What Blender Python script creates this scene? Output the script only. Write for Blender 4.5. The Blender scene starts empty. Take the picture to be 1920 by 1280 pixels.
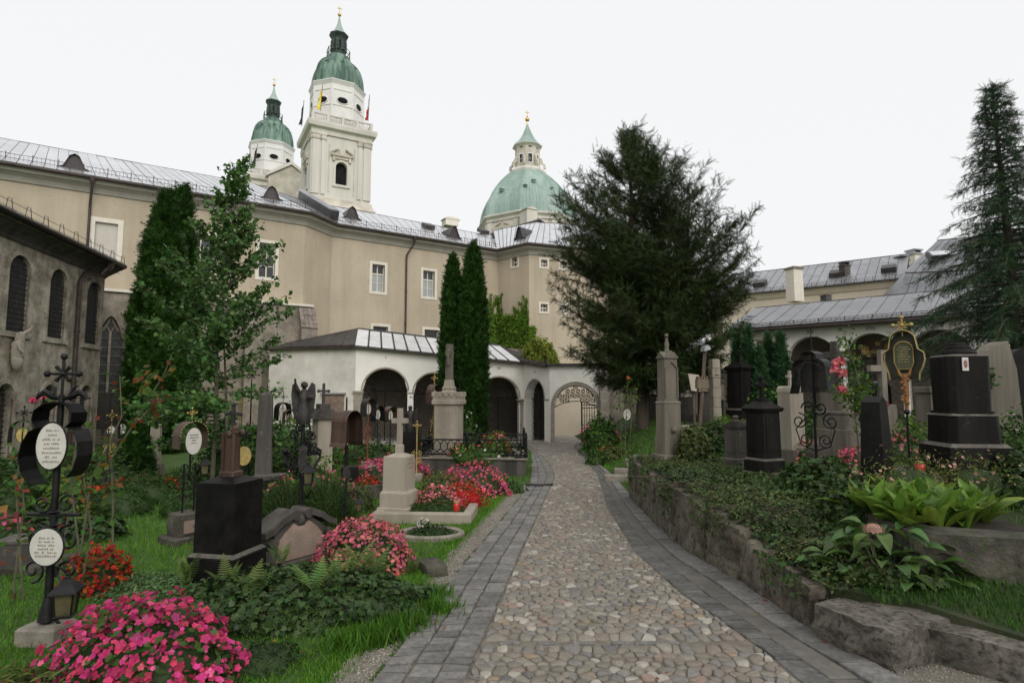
import bpy, math, random
import numpy as np
from mathutils import Vector, Matrix

random.seed(11)
rng = np.random.default_rng(11)
S = bpy.context.scene
C = S.collection
PI = math.pi

# ------------------------------------------------------------------ camera
EYE = 1.65
F = 1100.0                       # focal length in pixels of the 1920 px wide photograph
PITCH = math.atan(95 / 1100)     # the camera looks up a little
cam_d = bpy.data.cameras.new('camera')
cam_d.sensor_width = 36.0
cam_d.lens = 36.0 * F / 1920.0
cam_d.clip_start = 0.05
cam_d.clip_end = 2000
cam_d.dof.use_dof = True
cam_d.dof.focus_distance = 9.0
cam_d.dof.aperture_fstop = 5.6
cam = bpy.data.objects.new('camera', cam_d)
cam.location = (0, 0, EYE)
cam.rotation_euler = (PI / 2 + PITCH, 0, 0)
C.objects.link(cam)
S.camera = cam

# ------------------------------------------------------------------ sky and light: bright even overcast
SUN_EL, SUN_AZ = math.radians(36), math.radians(155)      # azimuth clockwise from +Y
w = bpy.data.worlds.new('World'); S.world = w; w.use_nodes = True
nt = w.node_tree; nt.nodes.clear()
sky = nt.nodes.new('ShaderNodeTexSky'); sky.sky_type = 'NISHITA'; sky.sun_disc = False
sky.sun_elevation = SUN_EL; sky.sun_rotation = SUN_AZ; sky.air_density = 1.0; sky.dust_density = 4.0
mixw = nt.nodes.new('ShaderNodeMix'); mixw.data_type = 'RGBA'
mixw.inputs['Factor'].default_value = 0.93
mixw.inputs['B'].default_value = (9.0, 9.0, 9.05, 1)      # the closed cloud layer
bg = nt.nodes.new('ShaderNodeBackground'); bg.inputs['Strength'].default_value = 0.1
out = nt.nodes.new('ShaderNodeOutputWorld')
nt.links.new(sky.outputs[0], mixw.inputs['A'])
nt.links.new(mixw.outputs['Result'], bg.inputs[0])
nt.links.new(bg.outputs[0], out.inputs[0])

sd = bpy.data.lights.new('sun', 'SUN'); sd.energy = 1.5; sd.angle = math.radians(45); sd.color = (1, 0.97, 0.93)
sun = bpy.data.objects.new('sun', sd); C.objects.link(sun)
sdir = Vector((math.sin(SUN_AZ) * math.cos(SUN_EL), math.cos(SUN_AZ) * math.cos(SUN_EL), math.sin(SUN_EL)))
sun.rotation_euler = sdir.to_track_quat('Z', 'Y').to_euler()
sun.location = (20, -20, 40)

vs = S.view_settings
vs.view_transform = 'Standard'; vs.look = 'None'; vs.exposure = 0.12; vs.gamma = 1.0; vs.use_curve_mapping = False
S.cycles.max_bounces = 6; S.cycles.diffuse_bounces = 3; S.cycles.glossy_bounces = 3
S.cycles.transparent_max_bounces = 6; S.cycles.transmission_bounces = 4
S.cycles.use_denoising = True

# ------------------------------------------------------------------ measuring helpers
SLOPE = 0.026                    # the cemetery falls gently away from the viewer
def low(y): return -SLOPE * max(-30.0, min(y, 31.0))
def ray(px, py):
    cx, cy = (px - 960) / F, (640 - py) / F
    return Vector((cx, math.cos(PITCH) - cy * math.sin(PITCH), math.sin(PITCH) + cy * math.cos(PITCH)))
def W(px, py, d):                # the place d metres ahead that shows at a pixel
    r = ray(px, py); k = d / r.y
    return Vector((r.x * k, d, EYE + r.z * k))
def G(px, py):                   # the place on the low ground that shows at a pixel
    r = ray(px, py); k = -EYE / (r.z + SLOPE * r.y)
    return Vector((r.x * k, r.y * k, EYE + r.z * k))
def ZT(y):                       # height of the raised terrace on the right
    return float(np.interp(y, [3, 4, 4.5, 5.35, 6.2, 7.7, 10.4, 12, 26], [.11, .16, .22, .27, .43, .48, .44, .52, .66]))
def T(px, py):                   # the place on the terrace that shows at a pixel
    lo, hi = 3.0, 40.0
    for _ in range(50):
        m = (lo + hi) / 2
        if W(px, py, m).z > ZT(m): lo = m
        else: hi = m
    p = W(px, py, lo); p.z = ZT(p.y); return p
def GX(px, d, dz=0.0):           # on the low ground, d metres ahead, below a pixel column
    return Vector(((px - 960) / F * (d * math.cos(PITCH) + (low(d) + .35 - EYE) * math.sin(PITCH)), d, low(d) + dz))
def TX(px, d, dz=0.0):
    return Vector(((px - 960) / F * (d * math.cos(PITCH) + (ZT(d) + .35 - EYE) * math.sin(PITCH)), d, ZT(d) + dz))

# ------------------------------------------------------------------ mesh builder
class MB:
    def __init__(s): s.v = []; s.f = []
    def add(s, vs, fs):
        o = len(s.v); s.v += [tuple(p) for p in vs]; s.f += [tuple(i + o for i in f) for f in fs]; return s
    def box(s, c, size, rz=0, taper=1.0, tapy=None):
        sx, sy, sz = size[0] / 2, size[1] / 2, size[2] / 2
        ty = taper if tapy is None else tapy
        P = []
        for z, tx, t2 in ((-sz, 1, 1), (sz, taper, ty)):
            for x, y in ((-sx, -sy), (sx, -sy), (sx, sy), (-sx, sy)):
                X, Y = x * tx, y * t2
                P.append((c[0] + X * math.cos(rz) - Y * math.sin(rz), c[1] + X * math.sin(rz) + Y * math.cos(rz), c[2] + z))
        return s.add(P, [(3, 2, 1, 0), (4, 5, 6, 7), (0, 1, 5, 4), (1, 2, 6, 5), (2, 3, 7, 6), (3, 0, 4, 7)])
    def bbox(s, c, size, b=0.02, rz=0):          # box with chamfered top and vertical edges
        x, y, z = size[0] / 2, size[1] / 2, size[2] / 2
        def ring(ix, h):
            xx, yy = x - ix, y - ix
            bb = min(b, xx * .5, yy * .5)
            return [(-xx + bb, -yy, h), (xx - bb, -yy, h), (xx, -yy + bb, h), (xx, yy - bb, h), (xx - bb, yy, h), (-xx + bb, yy, h), (-xx, yy - bb, h), (-xx, -yy + bb, h)]
        P = ring(0, -z) + ring(0, z - b) + ring(b, z)
        P = [(c[0] + p[0] * math.cos(rz) - p[1] * math.sin(rz), c[1] + p[0] * math.sin(rz) + p[1] * math.cos(rz), c[2] + p[2]) for p in P]
        fs = [tuple(range(7, -1, -1)), tuple(range(16, 24))]
        for k in (0, 8):
            for i in range(8):
                j = (i + 1) % 8; fs.append((k + i, k + j, k + 8 + j, k + 8 + i))
        return s.add(P, fs)
    def prism(s, poly, a, b, axis='z'):          # closed outline pushed from a to b
        n = len(poly)
        def pt(p, h):
            if axis == 'z': return (p[0], p[1], h)
            if axis == 'y': return (p[0], h, p[1])
            return (h, p[0], p[1])
        P = [pt(p, a) for p in poly] + [pt(p, b) for p in poly]
        fs = [tuple(range(n - 1, -1, -1)), tuple(range(n, 2 * n))]
        for i in range(n):
            j = (i + 1) % n; fs.append((i, j, n + j, n + i))
        return s.add(P, fs)
    def lathe(s, prof, n=12, c=(0, 0, 0), rot=0.0, sx=1, sy=1):
        P = []; fs = []
        for r, z in prof:
            for i in range(n):
                a = rot + 2 * PI * i / n
                P.append((c[0] + r * math.cos(a) * sx, c[1] + r * math.sin(a) * sy, c[2] + z))
        for k in range(len(prof) - 1):
            for i in range(n):
                j = (i + 1) % n
                fs.append((k * n + i, k * n + j, (k + 1) * n + j, (k + 1) * n + i))
        fs.append(tuple(range(n - 1, -1, -1))); fs.append(tuple(range((len(prof) - 1) * n, len(prof) * n)))
        return s.add(P, fs)
    def tube(s, pts, r, n=6, closed=False):
        pts = [Vector(p) for p in pts]; m = len(pts)
        rr = r if isinstance(r, (list, tuple)) else [r] * m
        P = []; fs = []; up0 = None
        for i, p in enumerate(pts):
            a = pts[i - 1] if (i > 0 or closed) else p
            b = pts[(i + 1) % m] if (i < m - 1 or closed) else p
            t = (b - a).normalized() if (b - a).length > 1e-9 else Vector((0, 0, 1))
            if up0 is None:
                up0 = Vector((0, 0, 1)) if abs(t.z) < .9 else Vector((1, 0, 0))
            u = (up0 - t * up0.dot(t))
            if u.length < 1e-6: u = t.orthogonal()
            u.normalize(); up0 = u; q = t.cross(u)
            for k in range(n):
                an = 2 * PI * k / n
                P.append(p + (u * math.cos(an) + q * math.sin(an)) * rr[i])
        for i in range(m if closed else m - 1):
            i2 = (i + 1) % m
            for k in range(n):
                k2 = (k + 1) % n; fs.append((i * n + k, i * n + k2, i2 * n + k2, i2 * n + k))
        if not closed:
            fs.append(tuple(range(n - 1, -1, -1))); fs.append(tuple(range((m - 1) * n, m * n)))
        return s.add(P, fs)
    def slab(s, quad, t):                        # a four-cornered sheet with thickness along its normal
        q = [Vector(p) for p in quad]
        n = (q[2] - q[0]).cross(q[3] - q[1]).normalized() * t
        P = q + [p + n for p in q]
        return s.add(P, [(3, 2, 1, 0), (4, 5, 6, 7), (0, 1, 5, 4), (1, 2, 6, 5), (2, 3, 7, 6), (3, 0, 4, 7)])
    def ball(s, c, r, n=10, m=6, sz=1.0):
        prof = [(max(1e-4, r * math.sin(PI * k / m)), -r * sz * math.cos(PI * k / m)) for k in range(m + 1)]
        return s.lathe(prof, n, c)
    def build(s, name, mat, parent=None, smooth=0):
        me = bpy.data.meshes.new(name); me.from_pydata(s.v, [], s.f); me.update()
        return link(name, me, mat, parent, smooth)

def link(name, me, mat, parent=None, smooth=0):
    if mat is not None and not me.materials: me.materials.append(M[mat] if isinstance(mat, str) else mat)
    if smooth:
        me.polygons.foreach_set('use_smooth', [True] * len(me.polygons))
        if smooth < 180:
            try: me.set_sharp_from_angle(angle=math.radians(smooth))
            except Exception: pass
    o = bpy.data.objects.new(name, me); C.objects.link(o)
    if parent is not None: o.parent = parent
    return o

def thing(name, label, cat, loc=(0, 0, 0), rz=0.0, group=None):
    o = bpy.data.objects.new(name, None); o.empty_display_size = .1; C.objects.link(o)
    o.location = loc; o.rotation_euler = (0, 0, rz); o['label'] = label; o['category'] = cat
    if group: o['group'] = group
    return o
def tag(o, label, cat, group=None):
    o['label'] = label; o['category'] = cat
    if group: o['group'] = group
    return o
def struct(o, label=None):
    o['kind'] = 'structure'
    if label: o['label'] = label
    return o
def copy_tree(o, parent=None):
    c = o.copy(); C.objects.link(c); c.parent = parent
    for ch in o.children: copy_tree(ch, c)
    return c

# ------------------------------------------------------------------ scattering small pieces into one mesh
def frames(n, nrm, roll=None, aim=None):
    """rotation matrices whose z axis is nrm; y axis towards aim (projected) or random"""
    nrm = nrm / np.linalg.norm(nrm, axis=1, keepdims=True)
    if aim is None: aim = rng.normal(size=(n, 3))
    y = aim - nrm * np.sum(aim * nrm, axis=1, keepdims=True)
    l = np.linalg.norm(y, axis=1, keepdims=True); y = np.where(l < 1e-6, np.array([[1., 0, 0]]), y / np.maximum(l, 1e-6))
    x = np.cross(y, nrm)
    return np.stack([x, y, nrm], axis=2)
def scatter_mesh(name, tv, tf, pos, R, sc):
    tv = np.asarray(tv, float); tf = np.asarray(tf, int); n = len(pos); k = len(tv); fk = tf.shape[1]
    sc = np.asarray(sc, float)
    if sc.ndim == 1: sc = sc[:, None]
    loc = tv[None, :, :] * sc[:, None, :]
    v = np.einsum('nij,nkj->nki', R, loc) + pos[:, None, :]
    f = (tf[None] + (np.arange(n) * k)[:, None, None]).reshape(-1)
    me = bpy.data.meshes.new(name)
    me.vertices.add(n * k); me.vertices.foreach_set('co', v.reshape(-1).astype(np.float32))
    me.loops.add(len(f)); me.loops.foreach_set('vertex_index', f.astype(np.int32))
    nf = n * len(tf)
    me.polygons.add(nf); me.polygons.foreach_set('loop_start', (np.arange(nf) * fk).astype(np.int32))
    try: me.polygons.foreach_set('loop_total', np.full(nf, fk, np.int32))
    except Exception: pass
    me.update(calc_edges=True); me.validate()
    return me
def scatter(name, tmpl, pos, R, sc, mat, parent=None, stuff=False):
    o = link(name, scatter_mesh(name, tmpl[0], tmpl[1], np.asarray(pos, float), R, sc), mat, parent)
    if stuff: o['kind'] = 'stuff'
    return o

def fan(pts):  # triangle fan from vertex 0
    return [(0, i, i + 1) for i in range(1, len(pts) - 1)]
LEAF = ([(0, 0, 0), (.3, .45, .07), (0, 1, -.06), (-.3, .45, .07)], [(0, 1, 2), (0, 2, 3)])
LEAF_LONG = ([(0, 0, 0), (.14, .4, .05), (0, 1, -.12), (-.14, .4, .05)], [(0, 1, 2), (0, 2, 3)])
_iv = [(0, .1, 0), (.0, -.05, 0), (.42, .05, .06), (.3, .35, .03), (.5, .6, .05), (.2, .6, .02), (0, 1, -.05), (-.2, .6, .02), (-.5, .6, .05), (-.3, .35, .03), (-.42, .05, .06), (0, -.05, 0)]
IVY = (_iv, fan(_iv))
FLOWER_V, FLOWER_F = [(0, 0, 0)], []
for _k in range(5):
    _a = 2 * PI * _k / 5
    for _da, _r, _z in ((-.58, .78, .20), (0, 1.0, .12), (.58, .78, .20)):
        FLOWER_V.append((_r * math.cos(_a + _da), _r * math.sin(_a + _da), _z))
    _b = 1 + 3 * _k; FLOWER_F += [(0, _b, _b + 1), (0, _b + 1, _b + 2)]
FLOWER = (FLOWER_V, FLOWER_F)
CUP = ([(x * .75, y * .75, z * 1.2 + .5 * (x * x + y * y)) for x, y, z in FLOWER_V], FLOWER_F)
def spray(n, length, half, droop=0.0, w=.05):  # a flat conifer twig: pairs of needle fingers along a stem
    V, Fc = [], []
    for i in range(n):
        t = (i + .3) / n
        for sgn in (-1, 1):
            o = len(V); L = half * (1 - .55 * t)
            y0 = t * length
            z0 = -droop * t * t
            V += [(0, y0 - w * .6, z0), (0, y0 + w * .6, z0), (sgn * L, y0 + L * .8, z0 + random.uniform(-.06, .06))]
            Fc.append((o, o + 1, o + 2))
    o = len(V); V += [(-w * .5, 0, 0), (w * .5, 0, 0), (0, length * 1.1, -droop)]; Fc.append((o, o + 1, o + 2))
    return (V, Fc)
BLADE = ([(-.06, 0, 0), (.06, 0, 0), (.035, .12, .6), (-.035, .12, .6), (0, .34, 1)], [(0, 1, 2), (0, 2, 3), (3, 2, 4)])

# ------------------------------------------------------------------ materials
M = {}
def mk(name, c1, c2=None, rough=.8, scale=3.0, bump=0.0, bscale=25.0, metal=0.0, spec=.4, rnd=None, rv=.35, trans=0.0,
       streak=False, lo=.38, hi=.62, blotch=.25, c3=None, c3amt=.55, hue=0.0, glass=False, coat=0.0, bdist=.02, rvar=0.0):
    m = bpy.data.materials.new(name); m.use_nodes = True; t = m.node_tree; N = t.nodes; L = t.links
    bs = N['Principled BSDF']
    bs.inputs['Roughness'].default_value = rough; bs.inputs['Metallic'].default_value = metal
    bs.inputs['Specular IOR Level'].default_value = spec
    if coat: bs.inputs['Coat Weight'].default_value = coat; bs.inputs['Coat Roughness'].default_value = .15
    geo = N.new('ShaderNodeNewGeometry')
    mp = N.new('ShaderNodeMapping')
    if streak: mp.inputs['Scale'].default_value = (1, 1, .1)
    L.new(geo.outputs['Position'], mp.inputs['Vector'])
    no = N.new('ShaderNodeTexNoise'); no.inputs['Scale'].default_value = scale; no.inputs['Detail'].default_value = 7; no.inputs['Roughness'].default_value = .65
    L.new(mp.outputs[0], no.inputs['Vector'])
    rp = N.new('ShaderNodeMapRange'); rp.inputs['From Min'].default_value = lo; rp.inputs['From Max'].default_value = hi
    L.new(no.outputs['Fac'], rp.inputs['Value'])
    mx = N.new('ShaderNodeMix'); mx.data_type = 'RGBA'
    mx.inputs['A'].default_value = (*c1, 1); mx.inputs['B'].default_value = (*(c2 or c1), 1)
    L.new(rp.outputs[0], mx.inputs['Factor'])
    col = mx.outputs['Result']
    if c3 is not None:
        n3 = N.new('ShaderNodeTexNoise'); n3.inputs['Scale'].default_value = scale * 3.7; n3.inputs['Detail'].default_value = 5
        L.new(geo.outputs['Position'], n3.inputs['Vector'])
        r3 = N.new('ShaderNodeMapRange'); r3.inputs['From Min'].default_value = c3amt; r3.inputs['From Max'].default_value = c3amt + .22
        L.new(n3.outputs['Fac'], r3.inputs['Value'])
        m3 = N.new('ShaderNodeMix'); m3.data_type = 'RGBA'; m3.inputs['B'].default_value = (*c3, 1)
        L.new(r3.outputs[0], m3.inputs['Factor']); L.new(col, m3.inputs['A']); col = m3.outputs['Result']
    if blotch:
        n2 = N.new('ShaderNodeTexNoise'); n2.inputs['Scale'].default_value = scale * .23; n2.inputs['Detail'].default_value = 4
        L.new(geo.outputs['Position'], n2.inputs['Vector'])
        r2 = N.new('ShaderNodeMapRange'); r2.inputs['From Min'].default_value = .3; r2.inputs['From Max'].default_value = .7
        r2.inputs['To Min'].default_value = 1 - blotch; r2.inputs['To Max'].default_value = 1 + blotch * .5
        L.new(n2.outputs['Fac'], r2.inputs['Value'])
        hs = N.new('ShaderNodeHueSaturation'); L.new(r2.outputs[0], hs.inputs['Value']); L.new(col, hs.inputs['Color']); col = hs.outputs[0]
    if rnd:
        if rnd == 'island': rs = geo.outputs['Random Per Island']
        else:
            oi = N.new('ShaderNodeObjectInfo'); rs = oi.outputs['Random']
        rr = N.new('ShaderNodeMapRange'); rr.inputs['To Min'].default_value = 1 - rv; rr.inputs['To Max'].default_value = 1 + rv
        L.new(rs, rr.inputs['Value'])
        h2 = N.new('ShaderNodeHueSaturation'); L.new(rr.outputs[0], h2.inputs['Value']); L.new(col, h2.inputs['Color'])
        if hue:
            wn = N.new('ShaderNodeTexWhiteNoise'); wn.noise_dimensions = '1D'; L.new(rs, wn.inputs['W'])
            hr = N.new('ShaderNodeMapRange'); hr.inputs['To Min'].default_value = .5 - hue; hr.inputs['To Max'].default_value = .5 + hue
            L.new(wn.outputs['Value'], hr.inputs['Value']); L.new(hr.outputs[0], h2.inputs['Hue'])
        col = h2.outputs[0]
    L.new(col, bs.inputs['Base Color'])
    if rvar:
        rq = N.new('ShaderNodeMapRange'); rq.inputs['To Min'].default_value = max(0.02, rough - rvar); rq.inputs['To Max'].default_value = rough + rvar
        L.new(no.outputs['Fac'], rq.inputs['Value']); L.new(rq.outputs[0], bs.inputs['Roughness'])
    if bump:
        nb = N.new('ShaderNodeTexNoise'); nb.inputs['Scale'].default_value = bscale; nb.inputs['Detail'].default_value = 6; nb.inputs['Roughness'].default_value = .7
        L.new(mp.outputs[0], nb.inputs['Vector'])
        b = N.new('ShaderNodeBump'); b.inputs['Strength'].default_value = bump; b.inputs['Distance'].default_value = bdist
        L.new(nb.outputs['Fac'], b.inputs['Height']); L.new(b.outputs[0], bs.inputs['Normal'])
    if trans:
        tr = N.new('ShaderNodeBsdfTranslucent'); L.new(col, tr.inputs['Color'])
        ms = N.new('ShaderNodeMixShader'); ms.inputs[0].default_value = trans
        L.new(bs.outputs[0], ms.inputs[1]); L.new(tr.outputs[0], ms.inputs[2])
        L.new(ms.outputs[0], N['Material Output'].inputs['Surface'])
    if glass:
        bs.inputs['Transmission Weight'].default_value = .6
    M[name] = m
    return m
# masonry and plaster
mk('beige_plaster', (.425, .358, .262), (.475, .408, .305), .9, 1.6, .4, 14, blotch=.13, streak=True, bdist=.03, c3=(.38, .315, .23), c3amt=.58)
mk('cornice_grey', (.30, .29, .24), (.36, .345, .29), .85, 2, .1, 20, blotch=.1)
mk('white_plaster', (.80, .77, .70), (.88, .855, .79), .9, 1.1, .25, 16, blotch=.08, c3=(.62, .60, .54), c3amt=.68, bdist=.02)
mk('white_plaster_aged', (.62, .59, .52), (.75, .72, .65), .92, 1.5, .35, 12, blotch=.18, c3=(.42, .40, .35), c3amt=.62)
mk('cream_wall', (.60, .52, .40), (.67, .59, .46), .9, .8, blotch=.08)
mk('frame_white', (.64, .60, .505), (.71, .67, .575), .8, 4, .1, 40, blotch=.06)
mk('blind_panel', (.50, .47, .41), (.55, .52, .46), .9, 1.5, .1, 15, blotch=.08)
mk('chapel_plaster', (.23, .195, .15), (.48, .43, .35), .95, 2.6, 1.0, 20, c3=(.13, .115, .09), c3amt=.58, blotch=.25, bdist=.04)
mk('wing_plaster', (.20, .175, .14), (.33, .29, .23), .95, 2.0, .6, 16, c3=(.14, .12, .10), c3amt=.58)
mk('trim_stone', (.30, .26, .20), (.40, .36, .29), .9, 5, .4, 30)
mk('cathedral_stone', (.58, .55, .49), (.69, .66, .60), .85, .35, .15, 4, blotch=.12, c3=(.44, .40, .34), c3amt=.64, streak=True)
mk('cathedral_trim', (.48, .435, .36), (.66, .61, .52), .88, .5, .2, 4, blotch=.15)
mk('drum_white', (.72, .705, .675), (.79, .775, .745), .85, .5, blotch=.06)
mk('copper_dark', (.045, .10, .075), (.20, .31, .24), .6, .9, .2, 3, streak=True, lo=.40, hi=.60, c3=(.03, .05, .04), c3amt=.60, blotch=.2, rnd='object', rv=.08)
mk('copper_pale', (.245, .345, .305), (.37, .465, .42), .6, .5, .2, 3, streak=True, c3=(.09, .17, .14), c3amt=.66, blotch=.15, rnd='island', rv=.06)
mk('copper_black', (.02, .028, .024), (.05, .085, .065), .6, 1.0)
mk('column_stone', (.22, .19, .15), (.42, .38, .32), .9, 14, .6, 60, blotch=.2, lo=.35, hi=.68)
mk('old_timber', (.09, .072, .055), (.16, .13, .10), .9, 5, .5, 40, streak=True)
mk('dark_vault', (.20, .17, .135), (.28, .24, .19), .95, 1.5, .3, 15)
# roofs
mk('zinc_roof', (.62, .63, .65), (.74, .75, .77), .34, 1.6, .12, 6, metal=.85, blotch=.06, rnd='object', rv=.05, rvar=.09, bdist=.01)
mk('zinc_pale', (.62, .625, .63), (.76, .765, .77), .4, 1.8, .1, 6, metal=.15, spec=.5, blotch=.1, c3=(.30, .30, .305), c3amt=.66, rnd='object', rv=.08, rvar=.1)
mk('zinc_grey', (.30, .305, .32), (.40, .405, .42), .45, 1.2, .1, 5, metal=.8, blotch=.1, rnd='object', rv=.07, rvar=.1, bdist=.01)
mk('zinc_mid', (.20, .205, .215), (.28, .285, .295), .4, 1.2, .1, 5, metal=.75, blotch=.1, rnd='object', rv=.08, rvar=.1, bdist=.01)
mk('roof_dark', (.045, .043, .042), (.085, .08, .078), .5, 2, .1, 10, metal=.3, rnd='object', rv=.15)
mk('seam_dark', (.045, .04, .04), (.07, .06, .06), .55, 3, metal=.3)
mk('gutter_brown', (.05, .038, .032), (.075, .058, .05), .5, 4, metal=.3)
mk('roof_tile', (.16, .13, .11), (.26, .22, .19), .9, 5, .3, 30, rnd='object', rv=.2)
# glass and fittings
mk('glass_dark', (.018, .02, .022), (.04, .043, .047), .12, 1.0, spec=.6, blotch=.2)
mk('void_dark', (.010, .010, .011), (.02, .02, .022), .85, 1.0, spec=.1)  # matte near-black; the shade inside tower and dome openings put into colour
mk('glass_curtain', (.30, .33, .32), (.38, .41, .40), .25, 2, spec=.5, blotch=.2, streak=True)
mk('leaded_glass', (.045, .048, .05), (.10, .105, .105), .28, 9, .3, 25, spec=.5)
mk('lamp_glass', (.06, .055, .03), (.12, .105, .055), .2, 6, spec=.5)
mk('iron', (.006, .006, .0065), (.015, .0145, .0145), .45, 12, .3, 60, metal=.4, blotch=.2)
mk('iron_worn', (.022, .02, .019), (.05, .045, .042), .5, 14, .3, 60, metal=.4, c3=(.08, .05, .03), c3amt=.64)
mk('copper_brown', (.07, .042, .032), (.13, .085, .065), .42, 5, .15, 30, metal=.6, streak=True)
mk('gold', (.62, .40, .12), (.75, .52, .2), .35, 6, metal=.9, blotch=.1)
mk('gold_old', (.38, .28, .09), (.52, .40, .16), .45, 14, metal=.6)
mk('green_paint', (.055, .06, .028), (.085, .09, .045), .45, 6, .15, 30)
mk('orange_wood', (.24, .11, .04), (.36, .18, .07), .6, 9, .3, 40)
mk('red_rod', (.16, .045, .02), (.24, .075, .035), .6, 9)
mk('wood_grey', (.085, .06, .042), (.16, .122, .09), .85, 6, .5, 40, streak=True)
mk('sign_white', (.50, .48, .43), (.57, .55, .50), .5, 8, .05, 40, blotch=.08)
mk('lettering', (.05, .045, .04), None, .7, blotch=0)
mk('lettering_faint', (.24, .215, .18), None, .8, blotch=0)
mk('lettering_gold', (.50, .40, .16), None, .5, blotch=0)
mk('flag_yellow', (.80, .62, .05), (.85, .68, .1), .8, 2)
mk('flag_white', (.75, .74, .72), None, .8)
mk('flag_red', (.50, .04, .04), None, .8)
mk('flag_black', (.03, .03, .035), None, .8)
mk('candle_red', (.45, .012, .012), (.52, .03, .02), .25, 6, spec=.6)
mk('photo_print', (.55, .50, .47), (.64, .60, .57), .3, 30)
mk('photo_face', (.20, .08, .07), (.30, .15, .12), .4, 30)
# grave stones
mk('black_granite', (.004, .0037, .0036), (.011, .010, .0093), .5, 7, .25, 60, spec=.15, blotch=.35, c3=(.035, .032, .028), c3amt=.66, rvar=.14)
mk('black_stone', (.005, .0045, .004), (.016, .014, .012), .62, 4, .35, 40, spec=.14, streak=True, c3=(.055, .05, .043), c3amt=.62, rvar=.12)
mk('dark_stone', (.038, .033, .028), (.09, .08, .068), .75, 3, .5, 30, streak=True, c3=(.22, .20, .17), c3amt=.63)
mk('worn_edge', (.07, .064, .054), (.14, .13, .11), .85, 8, .5, 50)
mk('grey_stone', (.10, .088, .068), (.20, .178, .142), .9, 3, .5, 30, streak=True, c3=(.12, .11, .085), c3amt=.60)
mk('pale_stone', (.24, .21, .165), (.36, .325, .26), .85, 3, .3, 35, streak=True, c3=(.30, .26, .20), c3amt=.64, blotch=.15)
mk('cream_stone', (.26, .228, .178), (.36, .32, .255), .88, 2.5, .25, 40, streak=True, c3=(.33, .30, .24), c3amt=.68, blotch=.14)
mk('rough_stone', (.10, .085, .064), (.235, .205, .16), .95, 6, 1.0, 24, c3=(.055, .06, .025), c3amt=.50, bdist=.05, rnd='object', rv=.22)
mk('mossy_stone', (.05, .046, .036), (.125, .113, .09), .95, 5, 1.0, 25, c3=(.05, .075, .02), c3amt=.52, bdist=.04)
mk('concrete_block', (.13, .115, .09), (.29, .262, .22), .95, 7, 1.0, 34, c3=(.06, .054, .042), c3amt=.48, bdist=.05)
mk('pink_marble', (.22, .155, .122), (.31, .225, .18), .7, 4, .25, 40, c3=(.26, .18, .14), c3amt=.62)
mk('kerb_stone', (.17, .15, .12), (.28, .25, .205), .9, 5, .5, 40, c3=(.12, .12, .08), c3amt=.6)
# ground
mk('lawn_soil', (.045, .09, .016), (.065, .125, .022), .95, 2.0, .8, 40, c3=(.045, .04, .022), c3amt=.60, bdist=.03)
mk('terrace_soil', (.026, .038, .013), (.042, .058, .02), .95, 1.2, .9, 30, c3=(.075, .06, .04), c3amt=.54, bdist=.04)
mk('soil', (.03, .023, .016), (.055, .043, .03), .95, 8, 1.0, 50, bdist=.03)
mk('gravel', (.17, .15, .12), (.28, .255, .21), .95, 70, 1.0, 110, c3=(.11, .10, .085), c3amt=.56, bdist=.012, blotch=.2)
mk('pebble', (.20, .178, .148), (.27, .245, .21), .85, 6, rnd='island', rv=.5, blotch=.1)
mk('mortar', (.15, .132, .105), (.215, .192, .155), .95, 16, 1.0, 80, bdist=.01, c3=(.10, .09, .07), c3amt=.6)
mk('granite_sett', (.128, .123, .115), (.212, .204, .19), .72, 22, .9, 70, rnd='object', rv=.24, blotch=.2, bdist=.012, c3=(.10, .085, .06), c3amt=.55, spec=.45, rvar=.12)
mk('granite_dark', (.08, .077, .071), (.14, .135, .124), .66, 22, .9, 70, rnd='object', rv=.28, blotch=.2, bdist=.012, spec=.45, rvar=.12)
mk('gutter_stone', (.095, .089, .078), (.14, .131, .115), .7, 8, .5, 60, blotch=.2, bdist=.006)
mk('paving', (.27, .25, .22), (.36, .34, .30), .9, 3, .3, 30)
# leaves
def leafmat(name, c, v=.4, hue=.03, trans=.3, rough=.5):
    if c[1] > c[0]: c = (c[0] * .9, c[1] * 1.04, c[2] * .68)
    mk(name, tuple(x * .85 for x in c), tuple(x * 1.15 for x in c), rough, 1.5, rnd='island', rv=v, hue=hue, trans=trans, blotch=.25, spec=.2)
leafmat('grass', (.07, .15, .022), .45, .02)
leafmat('grass_bright', (.115, .235, .032), .45, .02)
leafmat('thuja', (.026, .062, .014), .5, .02, .15)
leafmat('thuja_tips', (.05, .11, .02), .4, .02, .2)
leafmat('yew', (.026, .042, .014), .5, .025, .15)
leafmat('yew_tips', (.05, .07, .021), .4, .025, .2)
leafmat('conifer_blue', (.05, .105, .062), .45, .02, .2)
leafmat('spruce', (.036, .066, .042), .45, .02, .12)
leafmat('spruce_tips', (.06, .095, .062), .35, .02, .15)
leafmat('ginkgo', (.085, .15, .058), .5, .025, .3, .36)
leafmat('shrub', (.045, .085, .025), .5, .03, .25)
leafmat('shrub_dark', (.03, .052, .022), .5, .03, .2)
leafmat('shrub_light', (.11, .17, .035), .45, .03, .35)
leafmat('shrub_olive', (.12, .13, .05), .45, .04, .3)
leafmat('ivy', (.04, .066, .025), .55, .03, .15, .38)
leafmat('cotoneaster', (.075, .085, .036), .5, .04, .15, .45)
leafmat('fern', (.12, .20, .045), .4, .03, .4)
leafmat('creeper', (.12, .19, .03), .45, .04, .35)
leafmat('creeper_gold', (.26, .27, .05), .4, .05, .35)
leafmat('hosta', (.15, .26, .035), .35, .03, .4, .42)
leafmat('hydrangea', (.065, .125, .028), .4, .03, .3, .42)
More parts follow.
